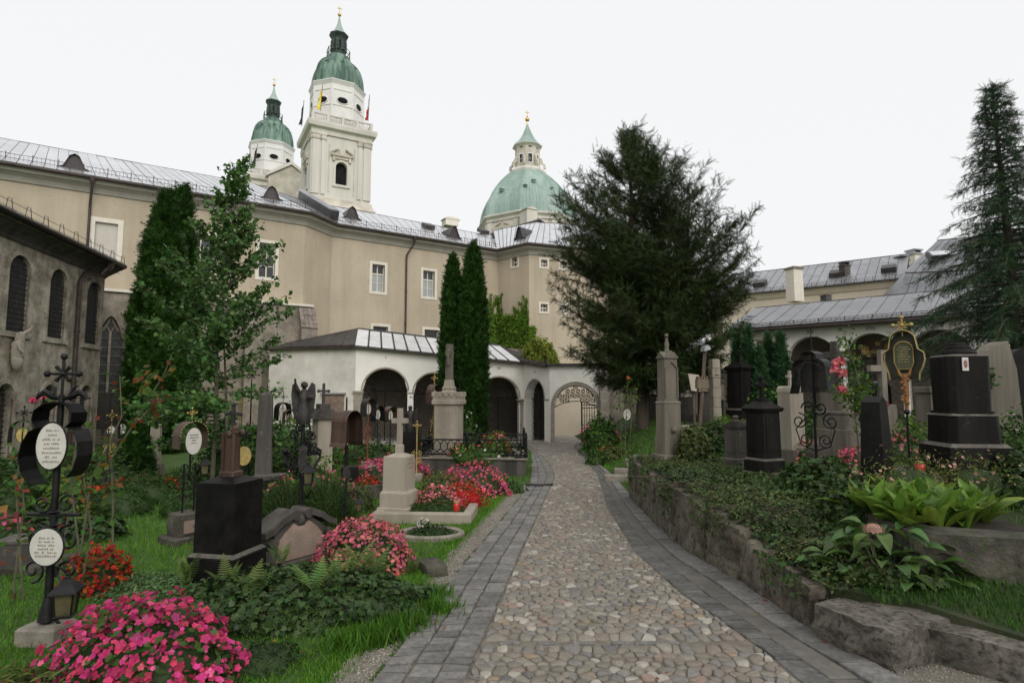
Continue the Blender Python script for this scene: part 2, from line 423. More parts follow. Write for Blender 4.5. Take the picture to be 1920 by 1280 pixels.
leafmat('rose_leaf', (.07, .13, .035), .5, .04, .3)
leafmat('autumn_leaf', (.19, .08, .025), .5, .06, .35)
leafmat('pine', (.05, .085, .03), .5, .03, .2)
leafmat('sedum', (.12, .18, .10), .4, .03, .2)
leafmat('fl_magenta', (.62, .055, .19), .35, .02, .35)
leafmat('fl_pink', (.68, .12, .21), .5, .025, .35)
leafmat('fl_salmon', (.70, .20, .22), .5, .025, .35)
leafmat('fl_red', (.45, .028, .01), .55, .025, .3)
leafmat('fl_white', (.75, .68, .66), .2, .02, .3)
leafmat('fl_orange', (.62, .17, .04), .4, .03, .3)
leafmat('fl_faded', (.45, .27, .20), .35, .03, .2)
mk('bark', (.05, .04, .03), (.10, .08, .062), .95, 8, .8, 30, streak=True, bdist=.03)
mk('bark_green', (.075, .075, .045), (.13, .125, .08), .9, 8, .4, 40)
# ================================================================== SETTING: ground, path, terrace
def curve_x(pts):
    P = sorted([(p.y, p.x) for p in (G(*q) for q in pts)])
    ys = [p[0] for p in P]; xs = [p[1] for p in P]
    def fx(y):
        if y < ys[0]:
            k = (xs[2] - xs[0]) / (ys[2] - ys[0]); return xs[0] + k * (y - ys[0])
        return float(np.interp(y, ys, xs))
    return fx
LO = curve_x([(700, 1280), (790, 1165), (870, 1060), (935, 985), (980, 928), (994, 907), (996, 880), (996, 849), (985, 838), (955, 830)])
LI = curve_x([(872, 1280), (925, 1160), (975, 1040), (1005, 975), (1033, 912), (1040, 895), (1037, 886), (1024, 865), (1006, 846), (990, 835)])
RI = curve_x([(1497, 1279), (1441, 1230), (1355, 1169), (1274, 1112), (1193, 1039), (1140, 954), (1130, 920), (1120, 889), (1092, 855), (1076, 840), (1080, 830)])
RO = curve_x([(1619, 1240), (1567, 1216), (1489, 1165), (1400, 1100), (1311, 1052), (1242, 999), (1185, 938), (1174, 920), (1145, 888), (1112, 862), (1088, 843), (1094, 830)])

def sheet(name, rows, mat, parent=None):
    """rows of points of equal length -> one sheet"""
    n = len(rows[0]); v = [p for r in rows for p in r]
    f = [(i * n + j, i * n + j + 1, (i + 1) * n + j + 1, (i + 1) * n + j) for i in range(len(rows) - 1) for j in range(n - 1)]
    mb = MB(); mb.add(v, f); return mb.build(name, mat, parent, smooth=60)

rows = []
for y in (-300, -30, -10, 0, 5, 10, 15, 20, 25, 31, 60, 700):
    rows.append([(x, y, low(y)) for x in (-500, -60, -20, -10, -5, 0, 5, 10, 20, 60, 500)])
struct(sheet('ground', rows, 'lawn_soil'))

ys_path = list(np.arange(-4, 28.6, .4))
path = struct(sheet('path', [[(LO(y) + (RO(y) - LO(y)) * t, y, low(y) + .010) for t in np.linspace(0, 1, 7)] for y in ys_path], 'mortar'))
def grav_w(y): return np.interp(y, [0, 3.5, 5, 7, 9, 11, 12.6, 13.2], [.55, .30, .26, .30, .34, .34, .22, 0.0])
struct(sheet('gravel_strip', [[(LO(y) - grav_w(y) * t + .02, y, low(y) + .005) for t in np.linspace(0, 1, 4)] for y in np.arange(-4, 13.3, .4)], 'gravel'))
struct(sheet('gravel_path', [[(RO(y) - .02 + (max(.05, (2.79 + .7 * (4.2 - y)) - RO(y)) + .02) * t, y, low(y) + .006) for t in np.linspace(0, 1, 4)] for y in np.arange(-4, 4.4, .4)], 'gravel'))
struct(sheet('gate_paving', [[(x, y, low(y) + .006) for x in np.linspace(-8.5, 7, 10)] for y in np.arange(26.6, 42.7, 1.0)], 'paving'))

def cobble_mat(name, src):
    m = mk(name, (.3, .27, .23), None, .62, 30, .5, 60, spec=.45, blotch=0, bdist=.006, rvar=.15)
    N, L = m.node_tree.nodes, m.node_tree.links
    if src == 'object':
        oi = N.new('ShaderNodeObjectInfo'); rs = oi.outputs['Random']
    else:
        rs = N.new('ShaderNodeNewGeometry').outputs['Random Per Island']
    cr = N.new('ShaderNodeValToRGB'); cr.color_ramp.interpolation = 'CONSTANT'
    cols = [(0, (.165, .146, .118)), (.18, (.185, .163, .13)), (.38, (.21, .186, .149)), (.54, (.17, .16, .144)), (.68, (.24, .214, .176)), (.78, (.20, .163, .13)), (.84, (.125, .118, .11)), (.88, (.33, .30, .255)), (.95, (.235, .185, .125)), (.975, (.245, .175, .135))]
    el = cr.color_ramp.elements
    el[0].position, el[0].color = cols[0][0], (*cols[0][1], 1)
    el[1].position, el[1].color = cols[1][0], (*cols[1][1], 1)
    for p, c in cols[2:]:
        e = el.new(p); e.color = (*c, 1)
    L.new(rs, cr.inputs[0])
    g = N.new('ShaderNodeNewGeometry'); no = N.new('ShaderNodeTexNoise'); no.inputs['Scale'].default_value = 45; no.inputs['Detail'].default_value = 6
    L.new(g.outputs['Position'], no.inputs['Vector'])
    mr = N.new('ShaderNodeMapRange'); mr.inputs['To Min'].default_value = .55; mr.inputs['To Max'].default_value = 1.4; L.new(no.outputs['Fac'], mr.inputs['Value'])
    hs = N.new('ShaderNodeHueSaturation'); L.new(cr.outputs[0], hs.inputs['Color']); L.new(mr.outputs[0], hs.inputs['Value'])
    L.new(hs.outputs[0], N['Principled BSDF'].inputs['Base Color'])
    return m
cobble_mat('cobble_piece', 'object'); cobble_mat('cobble_mass', 'island')

def clip(poly, mx, my, nx, ny):    # keep the side where (p-m).n < 0
    out = []
    for i in range(len(poly)):
        a, b = poly[i], poly[(i + 1) % len(poly)]
        da = (a[0] - mx) * nx + (a[1] - my) * ny; db = (b[0] - mx) * nx + (b[1] - my) * ny
        if da <= 0: out.append(a)
        if da * db < 0:
            t = da / (da - db); out.append((a[0] + t * (b[0] - a[0]), a[1] + t * (b[1] - a[1])))
    return out
BAR_Y = 4.27
def cobble_points():
    P = []; y = 2.5; r = 0
    while y < 27.8:
        s = .074 if y < 12 else .115
        x0, x1 = LI(y) + .035, RI(y) - .035
        x = x0 + (0 if r % 2 else s * .55)
        while x < x1:
            if abs(y - BAR_Y) > .075: P.append((x + random.uniform(-.4, .4) * s, y + random.uniform(-.32, .32) * s))
            x += s * random.uniform(.95, 1.55)
        if abs(y - BAR_Y) > .075: P.append((x1 + random.uniform(-.01, .015), y + random.uniform(-.3, .3) * s))
        y += s * .92; r += 1
    return P
cp = cobble_points()
cell = {}
for i, p in enumerate(cp): cell.setdefault((int(p[0] // .25), int(p[1] // .25)), []).append(i)
mass = MB(); n_piece = 0
for i, (x, y) in enumerate(cp):
    R_ = .11 if y < 12 else .14
    poly = [(x - R_, y - R_), (x + R_, y - R_), (x + R_, y + R_), (x - R_, y + R_)]
    cx, cy = int(x // .25), int(y // .25)
    for a in (-1, 0, 1):
        for b in (-1, 0, 1):
            for j in cell.get((cx + a, cy + b), ()):
                if j == i: continue
                dx, dy = cp[j][0] - x, cp[j][1] - y
                if dx * dx + dy * dy > .09 or not poly: continue
                poly = clip(poly, x + dx / 2, y + dy / 2, dx, dy)
    if len(poly) < 3: continue
    g0 = [(min(max(px, LI(py) + .012), RI(py) - .012), py) for px, py in poly]
    if y < 5.2: g0 = [(px, min(py, BAR_Y - .03) if y < BAR_Y else max(py, BAR_Y + .03)) for px, py in g0]
    mxx = sum(p[0] for p in g0) / len(g0); myy = sum(p[1] for p in g0) / len(g0)
    ring = []
    for k in range(len(g0)):
        a, b = g0[k], g0[(k + 1) % len(g0)]
        ring += [(a[0] + (b[0] - a[0]) * .22, a[1] + (b[1] - a[1]) * .22), (a[0] + (b[0] - a[0]) * .78, a[1] + (b[1] - a[1]) * .78)]
    n = len(ring); h = random.uniform(.007, .024); tx, ty = random.uniform(-.08, .08), random.uniform(-.08, .08)
    shrink = random.uniform(.92, .985) if random.random() < .7 else random.uniform(.7, .9)
    z0 = low(y) + .008
    rows_ = []
    for sc_, hz in ((shrink, 0), (shrink * .985, h * .55), (shrink * .80, h)):
        rows_.append([((px - mxx) * sc_, (py - myy) * sc_, hz + ((px - mxx) * tx + (py - myy) * ty) * (1 if hz else 0)) for px, py in ring])
    v = [p for r_ in rows_ for p in r_]
    f = [tuple(range(2 * n, 3 * n))]
    for k in range(2):
        for a in range(n):
            b = (a + 1) % n; f.append((k * n + a, k * n + b, (k + 1) * n + b, (k + 1) * n + a))
    if y > 3.35 and n_piece < 290:
        mb = MB(); mb.add(v, f); o = mb.build('cobble', 'cobble_piece', path, smooth=50); o.location = (mxx, myy, z0); n_piece += 1
    else:
        mass.add([(p[0] + mxx, p[1] + myy, p[2] + z0) for p in v], f)
o = mass.build('cobble_field', 'cobble_mass', path, smooth=50); o['kind'] = 'stuff'
x = LI(BAR_Y) + .12
while x < RI(BAR_Y) - .5:
    L_ = random.uniform(.12, .19)
    mb = MB(); mb.bbox((0, 0, .0), (L_, .046, .03), .006); o = mb.build('stone_bar', 'granite_sett', path); o.location = (x + L_ / 2, BAR_Y + random.uniform(-.006, .006), low(BAR_Y) + .008); x += L_ + random.choice([.02, .03, .12])

def course(name, fa, fb, y0, y1, lmin, lmax, mat, parent, h=.03, limit=300, gap=.005, jit=.012):
    y = y0; n = 0; rest = MB()
    while y < y1:
        l = random.uniform(lmin, lmax) * (1 if y < 12 else 1.4); ya, yb = y + gap, y + l - gap
        j1, j2 = random.uniform(-jit, jit), random.uniform(-jit, jit)
        q = [(fa(ya) + gap, ya + j1), (fb(ya) - gap, ya + j2), (fb(yb) - gap, yb + j2), (fa(yb) + gap, yb + j1)]
        mx_, my_ = sum(p[0] for p in q) / 4, sum(p[1] for p in q) / 4
        top = h + random.uniform(-.006, .006); V_ = []; ox, oy, oz = [[random.uniform(-e, e) for _ in range(4)] for e in (gap * .8, gap * .8, .004)]
        for sc_, z in ((1, -.05), (1, top - .006), (1, top)):
            for p in q:
                k = 1 if z < top else .93
                V_.append(((p[0] - mx_) * k + ox[len(V_) % 4], (p[1] - my_) * k + oy[len(V_) % 4], z - SLOPE * (p[1] - my_) + (oz[len(V_) % 4] if z >= top else 0)))
        f = [(8, 9, 10, 11)] + [(a, (a + 1) % 4, 4 + (a + 1) % 4, 4 + a) for a in range(4)] + [(4 + a, 4 + (a + 1) % 4, 8 + (a + 1) % 4, 8 + a) for a in range(4)]
        if y > 2.9 and n < limit:
            mb = MB(); mb.add(V_, f); o = mb.build(name, mat, parent); o.location = (mx_, my_, low(my_)); n += 1
        else: rest.add([(p[0] + mx_, p[1] + my_, p[2] + low(my_)) for p in V_], f)
        y += l
    if rest.v:
        o = rest.build(name + '_course', mat, parent); o['kind'] = 'stuff'
lerp = lambda fa, fb, t: (lambda y: fa(y) + (fb(y) - fa(y)) * t)
for k in range(3):
    course('granite_sett', lerp(LO, LI, k / 3), lerp(LO, LI, (k + 1) / 3), 1.6, 12.3, .09, .21, 'granite_sett', path, limit=74, gap=.008, jit=.016)
    course('granite_sett', lerp(LO, LI, k / 3), lerp(LO, LI, (k + 1) / 3), 12.75, 27, .16, .3, 'granite_sett', path, limit=26)
course('dark_sett', RI, lerp(RI, RO, .32), 1.6, 27, .07, .12, 'granite_dark', path, h=.022, limit=80, jit=.006)
course('gutter_slab', lerp(RI, RO, .32), lerp(RI, RO, .62), 1.6, 27, .5, .9, 'gutter_stone', path, h=.02, limit=22, gap=.001, jit=.002)
course('kerb_slab', lerp(RI, RO, .62), RO, 1.6, 27, .22, .38, 'granite_sett', path, h=.035, limit=60)
# iron drain set across the left strip
dr = thing('drain_grate', 'curved iron drain grate set into the granite strip beside the path', 'drain', (0, 0, 0))
xa, xb, yd = LO(12.5) - .05, LI(12.5) + .05, 12.52
mb = MB(); arc = [(xa + (xb - xa) * t, yd - .09 * math.sin(PI * t), low(yd) + .036) for t in np.linspace(0, 1, 13)]
mb.tube(arc, .016, 6); arc2 = [(p[0], p[1] + .16, p[2]) for p in arc]; mb.tube(arc2, .016, 6); mb.build('frame', 'iron_worn', dr)
for k in range(1, 12):
    mb = MB(); mb.box((arc[k][0], arc[k][1] + .08, arc[k][2]), (.02, .15, .02)); mb.build('bar', 'iron_worn', dr)

# ---------------- raised terrace on the right
def XB(y):
    if y >= 4.2: return RO(y) + .05
    return 2.82 + .7 * (4.2 - y)
def sm(t): t = min(1, max(0, t)); return t * t * (3 - 2 * t)
def terrain(x, y):               # height of the ground right of the path
    u = x - XB(y)
    wd = 0.03 if y < 10.5 else 0.03 + min(2.4, (y - 10.5) * 1.2)
    zt = ZT(y) if y > 3.2 else ZT(3.2)
    return low(y) + (zt - low(y)) * sm(u / wd)
us = [0, .03, .1, .25, .5, .8, 1.1, 1.5, 2, 2.5, 3, 4, 5, 6.5, 8, 10, 13, 17, 24, 40]
rows = []
for y in np.arange(-3, 36, .3):
    r_ = [(XB(y), y, low(y) - .1)]
    for u in us:
        x = XB(y) + u
        r_.append((x, y, terrain(x, y) + (random.uniform(-.012, .012) if u > .1 and y > 4.3 else 0)))
    rows.append(r_)
struct(sheet('terrace', rows, 'terrace_soil'))

def lump(size, seed=0, rough=.10, n=3, sq=.55):
    """an irregular stone: a cube grid pulled towards an ellipsoid and jittered"""
    rr = random.Random(seed); P = {}; F_ = []
    def key(p): return tuple(round(c, 4) for c in p)
    idx = {}; V_ = []
    def vid(p):
        k = key(p)
        if k not in idx:
            L_ = math.sqrt(sum(c * c for c in p)); e = [c / L_ * 1.25 for c in p]
            q = [c * sq + d * (1 - sq) for c, d in zip(p, e)]
            q = [c * (1 + rr.uniform(-rough, rough)) for c in q]
            idx[k] = len(V_); V_.append((q[0] * size[0] / 2, q[1] * size[1] / 2, q[2] * size[2] / 2))
        return idx[k]
    for ax in range(3):
        for sg in (-1, 1):
            for i in range(n):
                for j in range(n):
                    q = []
                    for a, b in ((i, j), (i + 1, j), (i + 1, j + 1), (i, j + 1)):
                        p = [0, 0, 0]; p[ax] = sg; p[(ax + 1) % 3] = -1 + 2 * a / n; p[(ax + 2) % 3] = -1 + 2 * b / n; q.append(vid(p))
                    F_.append(tuple(q) if sg > 0 else tuple(reversed(q)))
    return V_, F_
def put_lump(name, loc, size, rz, mat, parent=None, seed=0, rough=.1, n=3, sq=.6, smooth=60):
    v, f = lump(size, seed, rough, n, sq); mb = MB(); mb.add(v, f)
    o = mb.build(name, mat, parent, smooth=smooth); o.location = loc; o.rotation_euler = (0, 0, rz); return o

rw = thing('retaining_wall', 'low rough stone retaining wall curving along the right side of the path', 'wall')
rows = []
for y in np.arange(4.45, 10.62, .2):
    x = XB(y) + .03; zt = terrain(x + .3, y)
    rows.append([(x, y, low(y) - .1), (x, y, low(y) + .15), (x + .02, y, zt - .06), (x + .10, y, zt + .015), (x + .3, y, zt + .02)])
sheet('core', rows, 'soil', rw)
y = 4.5; sd_ = 0
while y < 10.5:
    L_ = random.uniform(.26, .55); yc = y + L_ / 2; hgt = ZT(yc) - low(yc)
    nc = 2 if hgt < .5 else 3
    if random.random() < .25: nc = max(1, nc - 1)
    cut = [0] + sorted(random.uniform(.25, .75) for _ in range(nc - 1)) + [1]
    if nc == 3: cut = [0, random.uniform(.28, .38), random.uniform(.6, .72), 1]
    ang = math.atan2(-(XB(yc + .1) - XB(yc - .1)), .2)
    for a, b in zip(cut[:-1], cut[1:]):
        sd_ += 1; sh = random.uniform(-.04, .04)
        put_lump('stone', (XB(yc) + .05 + random.uniform(-.02, .03), yc + sh, low(yc) + hgt * (a + b) / 2 - .01), (.24, L_ * random.uniform(.98, 1.1), hgt * (b - a) * 1.08), ang, 'rough_stone', rw, sd_, .09, 4, .72)
    y += L_
put_lump('end_post', (XB(10.55) + .12, 10.62, low(10.5) + .37), (.36, .34, .86), .2, 'rough_stone', rw, 77, .06, 4, .8)
tag(put_lump('end_block', (2.62, 4.24, -.005), (.80, .58, .31), .45, 'concrete_block', None, 5, .07, 6, .8), 'weathered concrete block at the near end of the retaining wall', 'stone block')
st = thing('terrace_step', 'low weathered stone edging step beside the gravel path', 'step')
xs_ = [(2.80, 4.12), (3.58, 3.2), (4.3, 2.13), (5.0, 1.13)]
for k in range(3):
    (x0, y0), (x1, y1) = xs_[k], xs_[k + 1]
    L_ = math.hypot(x1 - x0, y1 - y0)
    put_lump('stone', ((x0 + x1) / 2 + .03, (y0 + y1) / 2, -.01), (L_ * 1.04, .36, .26), math.atan2(y1 - y0, x1 - x0), 'concrete_block', st, 20 + k, .05, 6, .85)
struct(sheet('terrace_gravel', [[(XB(y) + .14 + t * 2.6, y, terrain(XB(y) + 1, y) + .006) for t in np.linspace(0, 1, 4)] for y in np.arange(1.0, 3.7, .3)], 'gravel'))
# small steps in the grass bank beyond the wall
gs = thing('bank_steps', 'three small stone steps half buried in the grassy bank beside the path', 'steps')
for k, (px, d) in enumerate(((1152, 13.4), (1170, 14.2), (1190, 15.0))):
    p = GX(px, d); put_lump('step', (p.x + .15, p.y, terrain(p.x + .2, p.y) + .05), (.75, .4, .17), -.15, 'kerb_stone', gs, 40 + k, .04, 3, .85)
# ================================================================== BUILDINGS
V2 = lambda p: Vector((p[0], p[1]))
def atz(px, py, z):
    r = ray(px, py); k = (z - EYE) / r.z
    return Vector((r.x * k, r.y * k, z))
def upx(P0, d, px):              # how far along a wall line a pixel column meets it
    t = (px - 960) / F
    t *= 1.0
    return (t * P0[1] - P0[0]) / (d[0] - t * d[1])
class Wall:
    """a straight vertical wall with openings; u runs left to right as seen from the churchyard"""
    def __init__(s, P0, P1):
        s.P0 = V2(P0); s.P1 = V2(P1); s.L = (s.P1 - s.P0).length; s.d = (s.P1 - s.P0) / s.L
        s.inw = Vector((-s.d.y, s.d.x))
    def at(s, u, z, depth=0.0):
        p = s.P0 + s.d * u + s.inw * depth; return Vector((p.x, p.y, z))
    def u(s, px): return upx(s.P0, s.d, px)
    def dist(s, u): return (s.P0 + s.d * u).y
    def z(s, px, py):            # height on this wall that shows at a pixel
        return W(px, py, s.dist(s.u(px))).z
    def rz(s): return math.atan2(s.d.y, s.d.x)
    def mesh(s, mb, zb, zt, holes=(), th=.3, u0=0, u1=None):
        u1 = s.L if u1 is None else u1
        us = {u0, u1}
        for h in holes:
            n = h.get('n', 1)
            for k in range(n + 1): us.add(h['u0'] + (h['u1'] - h['u0']) * k / n)
        us = sorted(x for x in us if u0 - 1e-6 <= x <= u1 + 1e-6)
        fb = zb if callable(zb) else (lambda u: zb); ft = zt if callable(zt) else (lambda u: zt)
        def quad(a, b, c, d): mb.add([a, b, c, d], [(0, 1, 2, 3)])
        for a, b in zip(us[:-1], us[1:]):
            m = (a + b) / 2; hs = [h for h in holes if h['u0'] - 1e-6 <= m <= h['u1'] + 1e-6]
            segs = []
            za, zb_ = fb(a), fb(b)
            for h in sorted(hs, key=lambda q: q['sill'] if q['sill'] is not None else -99):
                if h['sill'] is not None: segs.append((za, zb_, h['sill'], h['sill']))
                za, zb_ = h['top'](a), h['top'](b)
            segs.append((za, zb_, ft(a), ft(b)))
            for p, q, r, t in segs: quad(s.at(a, p), s.at(b, q), s.at(b, t), s.at(a, r))
            for h in hs:
                quad(s.at(a, h['top'](a)), s.at(b, h['top'](b)), s.at(b, h['top'](b), th), s.at(a, h['top'](a), th))
                if h['sill'] is not None: quad(s.at(b, h['sill']), s.at(a, h['sill']), s.at(a, h['sill'], th), s.at(b, h['sill'], th))
        for h in holes:
            for uu in (h['u0'], h['u1']):
                lo_ = h['sill'] if h['sill'] is not None else fb(uu)
                quad(s.at(uu, lo_), s.at(uu, h['top'](uu)), s.at(uu, h['top'](uu), th), s.at(uu, lo_, th))
        return mb
    def block(s, mb, u0, u1, z0, z1, d0, d1):   # box in wall coordinates, d negative = proud
        P = [s.at(u, z, d) for z in (z0, z1) for u, d in ((u0, d0), (u1, d0), (u1, d1), (u0, d1))]
        return mb.add(P, [(3, 2, 1, 0), (4, 5, 6, 7), (0, 1, 5, 4), (1, 2, 6, 5), (2, 3, 7, 6), (3, 0, 4, 7)])
def rect_hole(u0, u1, z0, z1): return dict(u0=u0, u1=u1, sill=z0, top=lambda u: z1, n=1)
def arch_hole(uc, hw, sill, spring, n=14, rise=1.0):
    return dict(u0=uc - hw, u1=uc + hw, sill=sill, n=n, top=lambda u, uc=uc, hw=hw, sp=spring: sp + rise * math.sqrt(max(0, hw * hw - (u - uc) ** 2)), uc=uc, hw=hw, spring=spring, rise=rise)
def arch_pts(h, k=1.0, n=16):
    return [(h['uc'] - h['hw'] * k * math.cos(PI * i / n), h['spring'] + h['rise'] * h['hw'] * k * math.sin(PI * i / n)) for i in range(n + 1)]

def casement(wall, parent, u0, u1, z0, z1, rows=3, cols=2, fw=.17, lower='glass_curtain', upper='glass_dark', grid=False):
    """stone surround > sash, panes"""
    mb = MB()
    for a, b, c, d in ((u0 - fw, u0, z0 - fw, z1 + fw), (u1, u1 + fw, z0 - fw, z1 + fw), (u0, u1, z1, z1 + fw), (u0, u1, z0 - fw, z0)):
        wall.block(mb, a, b, c, d, -.035, .05)
    win = mb.build('window', 'frame_white', parent)
    t = .05; mb = MB(); dep = .2
    wall.block(mb, u0, u0 + t, z0, z1, dep, dep + .06); wall.block(mb, u1 - t, u1, z0, z1, dep, dep + .06)
    wall.block(mb, u0 + t, u1 - t, z0, z0 + t, dep, dep + .06); wall.block(mb, u0 + t, u1 - t, z1 - t, z1, dep, dep + .06)
    if not grid:
        zs = [z0 + t, z0 + (z1 - z0) * .34, z0 + (z1 - z0) * .66, z1 - t] if rows == 3 else [z0 + t, (z0 + z1) / 2, z1 - t]
        um = (u0 + u1) / 2
        wall.block(mb, um - .03, um + .03, z0 + t, z1 - t, dep + .005, dep + .055)
        wall.block(mb, u0 + t, u1 - t, zs[-2] - .045, zs[-2] + .045, dep - .01, dep + .05)
        if rows == 3: wall.block(mb, u0 + t, u1 - t, zs[1] - .02, zs[1] + .02, dep + .01, dep + .045)
    mb.build('sash', 'frame_white', win)
    if not grid:
        ub = [u0 + t, um - .03, um + .03, u1 - t]
        for i in range(len(zs) - 1):
            for a, b in ((ub[0], ub[1]), (ub[2], ub[3])):
                m2 = MB(); wall.block(m2, a, b, zs[i], zs[i + 1], dep + .03, dep + .04)
                m2.build('pane', upper if i == len(zs) - 2 else lower, win)
    else:
        m2 = MB(); wall.block(m2, u0, u1, z0, z1, dep + .04, dep + .05); m2.build('pane', 'glass_dark', win)
        m2 = MB()
        for k in range(1, 7): uu = u0 + (u1 - u0) * k / 7; m2.tube([wall.at(uu, z0, .1), wall.at(uu, z1, .1)], .012, 4)
        for k in range(1, 4): zz = z0 + (z1 - z0) * k / 4; m2.tube([wall.at(u0, zz, .1), wall.at(u1, zz, .1)], .012, 4)
        m2.build('grille', 'iron', win)
    return win
def lattice_window(wall, parent, h, depth=.22, name='window', dx=.11, pane='leaded_glass', surround=True, bar='iron'):
    """arched opening: stone surround > leaded pane, iron lattice"""
    pts = arch_pts(h)
    mb = MB()
    if surround:
        o_ = [(u, z) for u, z in arch_pts(h, 1.28)]
        ring = [(h['uc'] - h['hw'], h['sill'])] + pts + [(h['uc'] + h['hw'], h['sill'])]
        ring2 = [(h['uc'] - h['hw'] * 1.28, h['sill'])] + o_ + [(h['uc'] + h['hw'] * 1.28, h['sill'])]
        for i in range(len(ring) - 1):
            a, b, c, d = ring[i], ring[i + 1], ring2[i + 1], ring2[i]
            mb.add([wall.at(a[0], a[1], -.04), wall.at(b[0], b[1], -.04), wall.at(c[0], c[1], -.04), wall.at(d[0], d[1], -.04)], [(0, 3, 2, 1)])
            mb.add([wall.at(d[0], d[1], -.04), wall.at(c[0], c[1], -.04), wall.at(c[0], c[1], .02), wall.at(d[0], d[1], .02)], [(0, 3, 2, 1)])
            mb.add([wall.at(a[0], a[1], -.04), wall.at(b[0], b[1], -.04), wall.at(b[0], b[1], .05), wall.at(a[0], a[1], .05)], [(0, 1, 2, 3)])
        wall.block(mb, h['uc'] - h['hw'] * 1.34, h['uc'] + h['hw'] * 1.34, h['sill'] - .16, h['sill'] - .004, -.07, .06)
        win = mb.build(name, 'chapel_plaster', parent)
    m2 = MB(); poly = [(h['uc'] - h['hw'], h['sill'])] + pts + [(h['uc'] + h['hw'], h['sill'])]
    m2.add([wall.at(u, z, depth) for u, z in poly], [tuple(range(len(poly)))])
    if not surround: win = m2.build(name, pane, parent)
    else: m2.build('pane', pane, win)
    m3 = MB(); zt = h['spring'] + h['rise'] * h['hw']
    u = h['uc'] - h['hw'] + dx / 2
    while u < h['uc'] + h['hw']:
        m3.tube([wall.at(u, h['sill'], depth - .06), wall.at(u, h['top'](u), depth - .06)], .013, 4); u += dx
    z = h['sill'] + dx
    while z < zt - .02:
        hw = h['hw'] if z < h['spring'] else h['hw'] * math.sqrt(max(0, 1 - ((z - h['spring']) / (h['rise'] * h['hw'])) ** 2))
        m3.tube([wall.at(h['uc'] - hw, z, depth - .06), wall.at(h['uc'] + hw, z, depth - .06)], .013, 4); z += dx * 1.5
    m3.build('grille', bar, win); return win

def offset_line(pts, o):         # polyline moved outwards (towards the churchyard)
    pts = [V2(p) for p in pts]; out = []
    for i, p in enumerate(pts):
        ns = []
        if i > 0: d = (p - pts[i - 1]).normalized(); ns.append(Vector((d.y, -d.x)))
        if i < len(pts) - 1: d = (pts[i + 1] - p).normalized(); ns.append(Vector((d.y, -d.x)))
        n = ns[0] if len(ns) == 1 else (ns[0] + ns[1]).normalized()
        k = 1.0 if len(ns) == 1 else 1 / max(.4, n.dot(ns[0]))
        out.append(p + n * o * k)
    return out
def sweep(mb, pts, prof, zfn=None):   # profile [(out, z)] carried along a polyline
    lines = [offset_line(pts, o) for o, z in prof]
    for i in range(len(pts) - 1):
        dz0 = zfn(i) if zfn else 0; dz1 = zfn(i + 1) if zfn else 0
        for k in range(len(prof) - 1):
            a, b = lines[k][i], lines[k][i + 1]; c, d = lines[k + 1][i + 1], lines[k + 1][i]
            mb.add([(a.x, a.y, prof[k][1] + dz0), (b.x, b.y, prof[k][1] + dz1), (c.x, c.y, prof[k + 1][1] + dz1), (d.x, d.y, prof[k + 1][1] + dz0)], [(0, 1, 2, 3)])
    return mb
def L3(a, b, t): return Vector(a) + (Vector(b) - Vector(a)) * t
def panel_roof(parent, e0, e1, r0, r1, n, mat, name='roof', seam='seam_dark', sr=.028, gap=.015, guard=None, split=0):
    nrm = (Vector(e1) - Vector(e0)).cross(Vector(r0) - Vector(e0)).normalized() * .02
    mb = MB(); mb.add([Vector(p) - nrm * 5 for p in (e0, e1, r1, r0)], [(0, 1, 2), (0, 2, 3)]); rf = mb.build(name, 'roof_dark', parent)
    sm_ = MB()
    for i in range(n):
        a, b = i / n, (i + 1) / n
        cuts = [0, 1] if not split else [0] + [(.2 + .6 * random.random())] + [1]
        for c0, c1 in zip(cuts[:-1], cuts[1:]):
            ea, eb = L3(L3(e0, e1, a), L3(r0, r1, a), c0), L3(L3(e0, e1, b), L3(r0, r1, b), c0)
            ra, rb = L3(L3(e0, e1, a), L3(r0, r1, a), c1), L3(L3(e0, e1, b), L3(r0, r1, b), c1)
            q = [ea + nrm, eb + nrm, rb + nrm, ra + nrm]; c = sum(q, Vector()) / 4
            q = [p + (c - p).normalized() * gap for p in q]
            tilt = nrm.normalized() * random.uniform(-.006, .012)
            q[2] += tilt; q[3] += tilt
            m2 = MB(); m2.slab(q, .025); m2.build('panel', mat, rf)
        sm_.tube([L3(e0, e1, b) + nrm * 2, L3(r0, r1, b) + nrm * 2], sr, 4)
    sm_.tube([Vector(r0) + nrm * 2, Vector(r1) + nrm * 2], sr * 1.6, 4)
    o = sm_.build('seams', seam, rf); o['kind'] = 'stuff'
    if guard:
        g = MB(); t0, hgt = guard
        m = max(2, int((Vector(e1) - Vector(e0)).length / .16))
        A_, B_ = L3(e0, r0, t0) + nrm * 2, L3(e1, r1, t0) + nrm * 2
        for hh in (.25, 1): g.tube([A_ + Vector((0, 0, hgt * hh)), B_ + Vector((0, 0, hgt * hh))], .012, 4)
        for k in range(m + 1):
            p = L3(A_, B_, k / m); g.tube([p, p + Vector((0, 0, hgt * (1.35 if k % 6 == 0 else 1)))], .022 if k % 6 == 0 else .008, 4)
        o = g.build('snow_guard', 'gutter_brown', rf); o['kind'] = 'stuff'
    return rf
def on_plane(px, py, p0, n):
    r = ray(px, py); o = Vector((0, 0, EYE)); k = (Vector(p0) - o).dot(n) / r.dot(n); return o + r * k
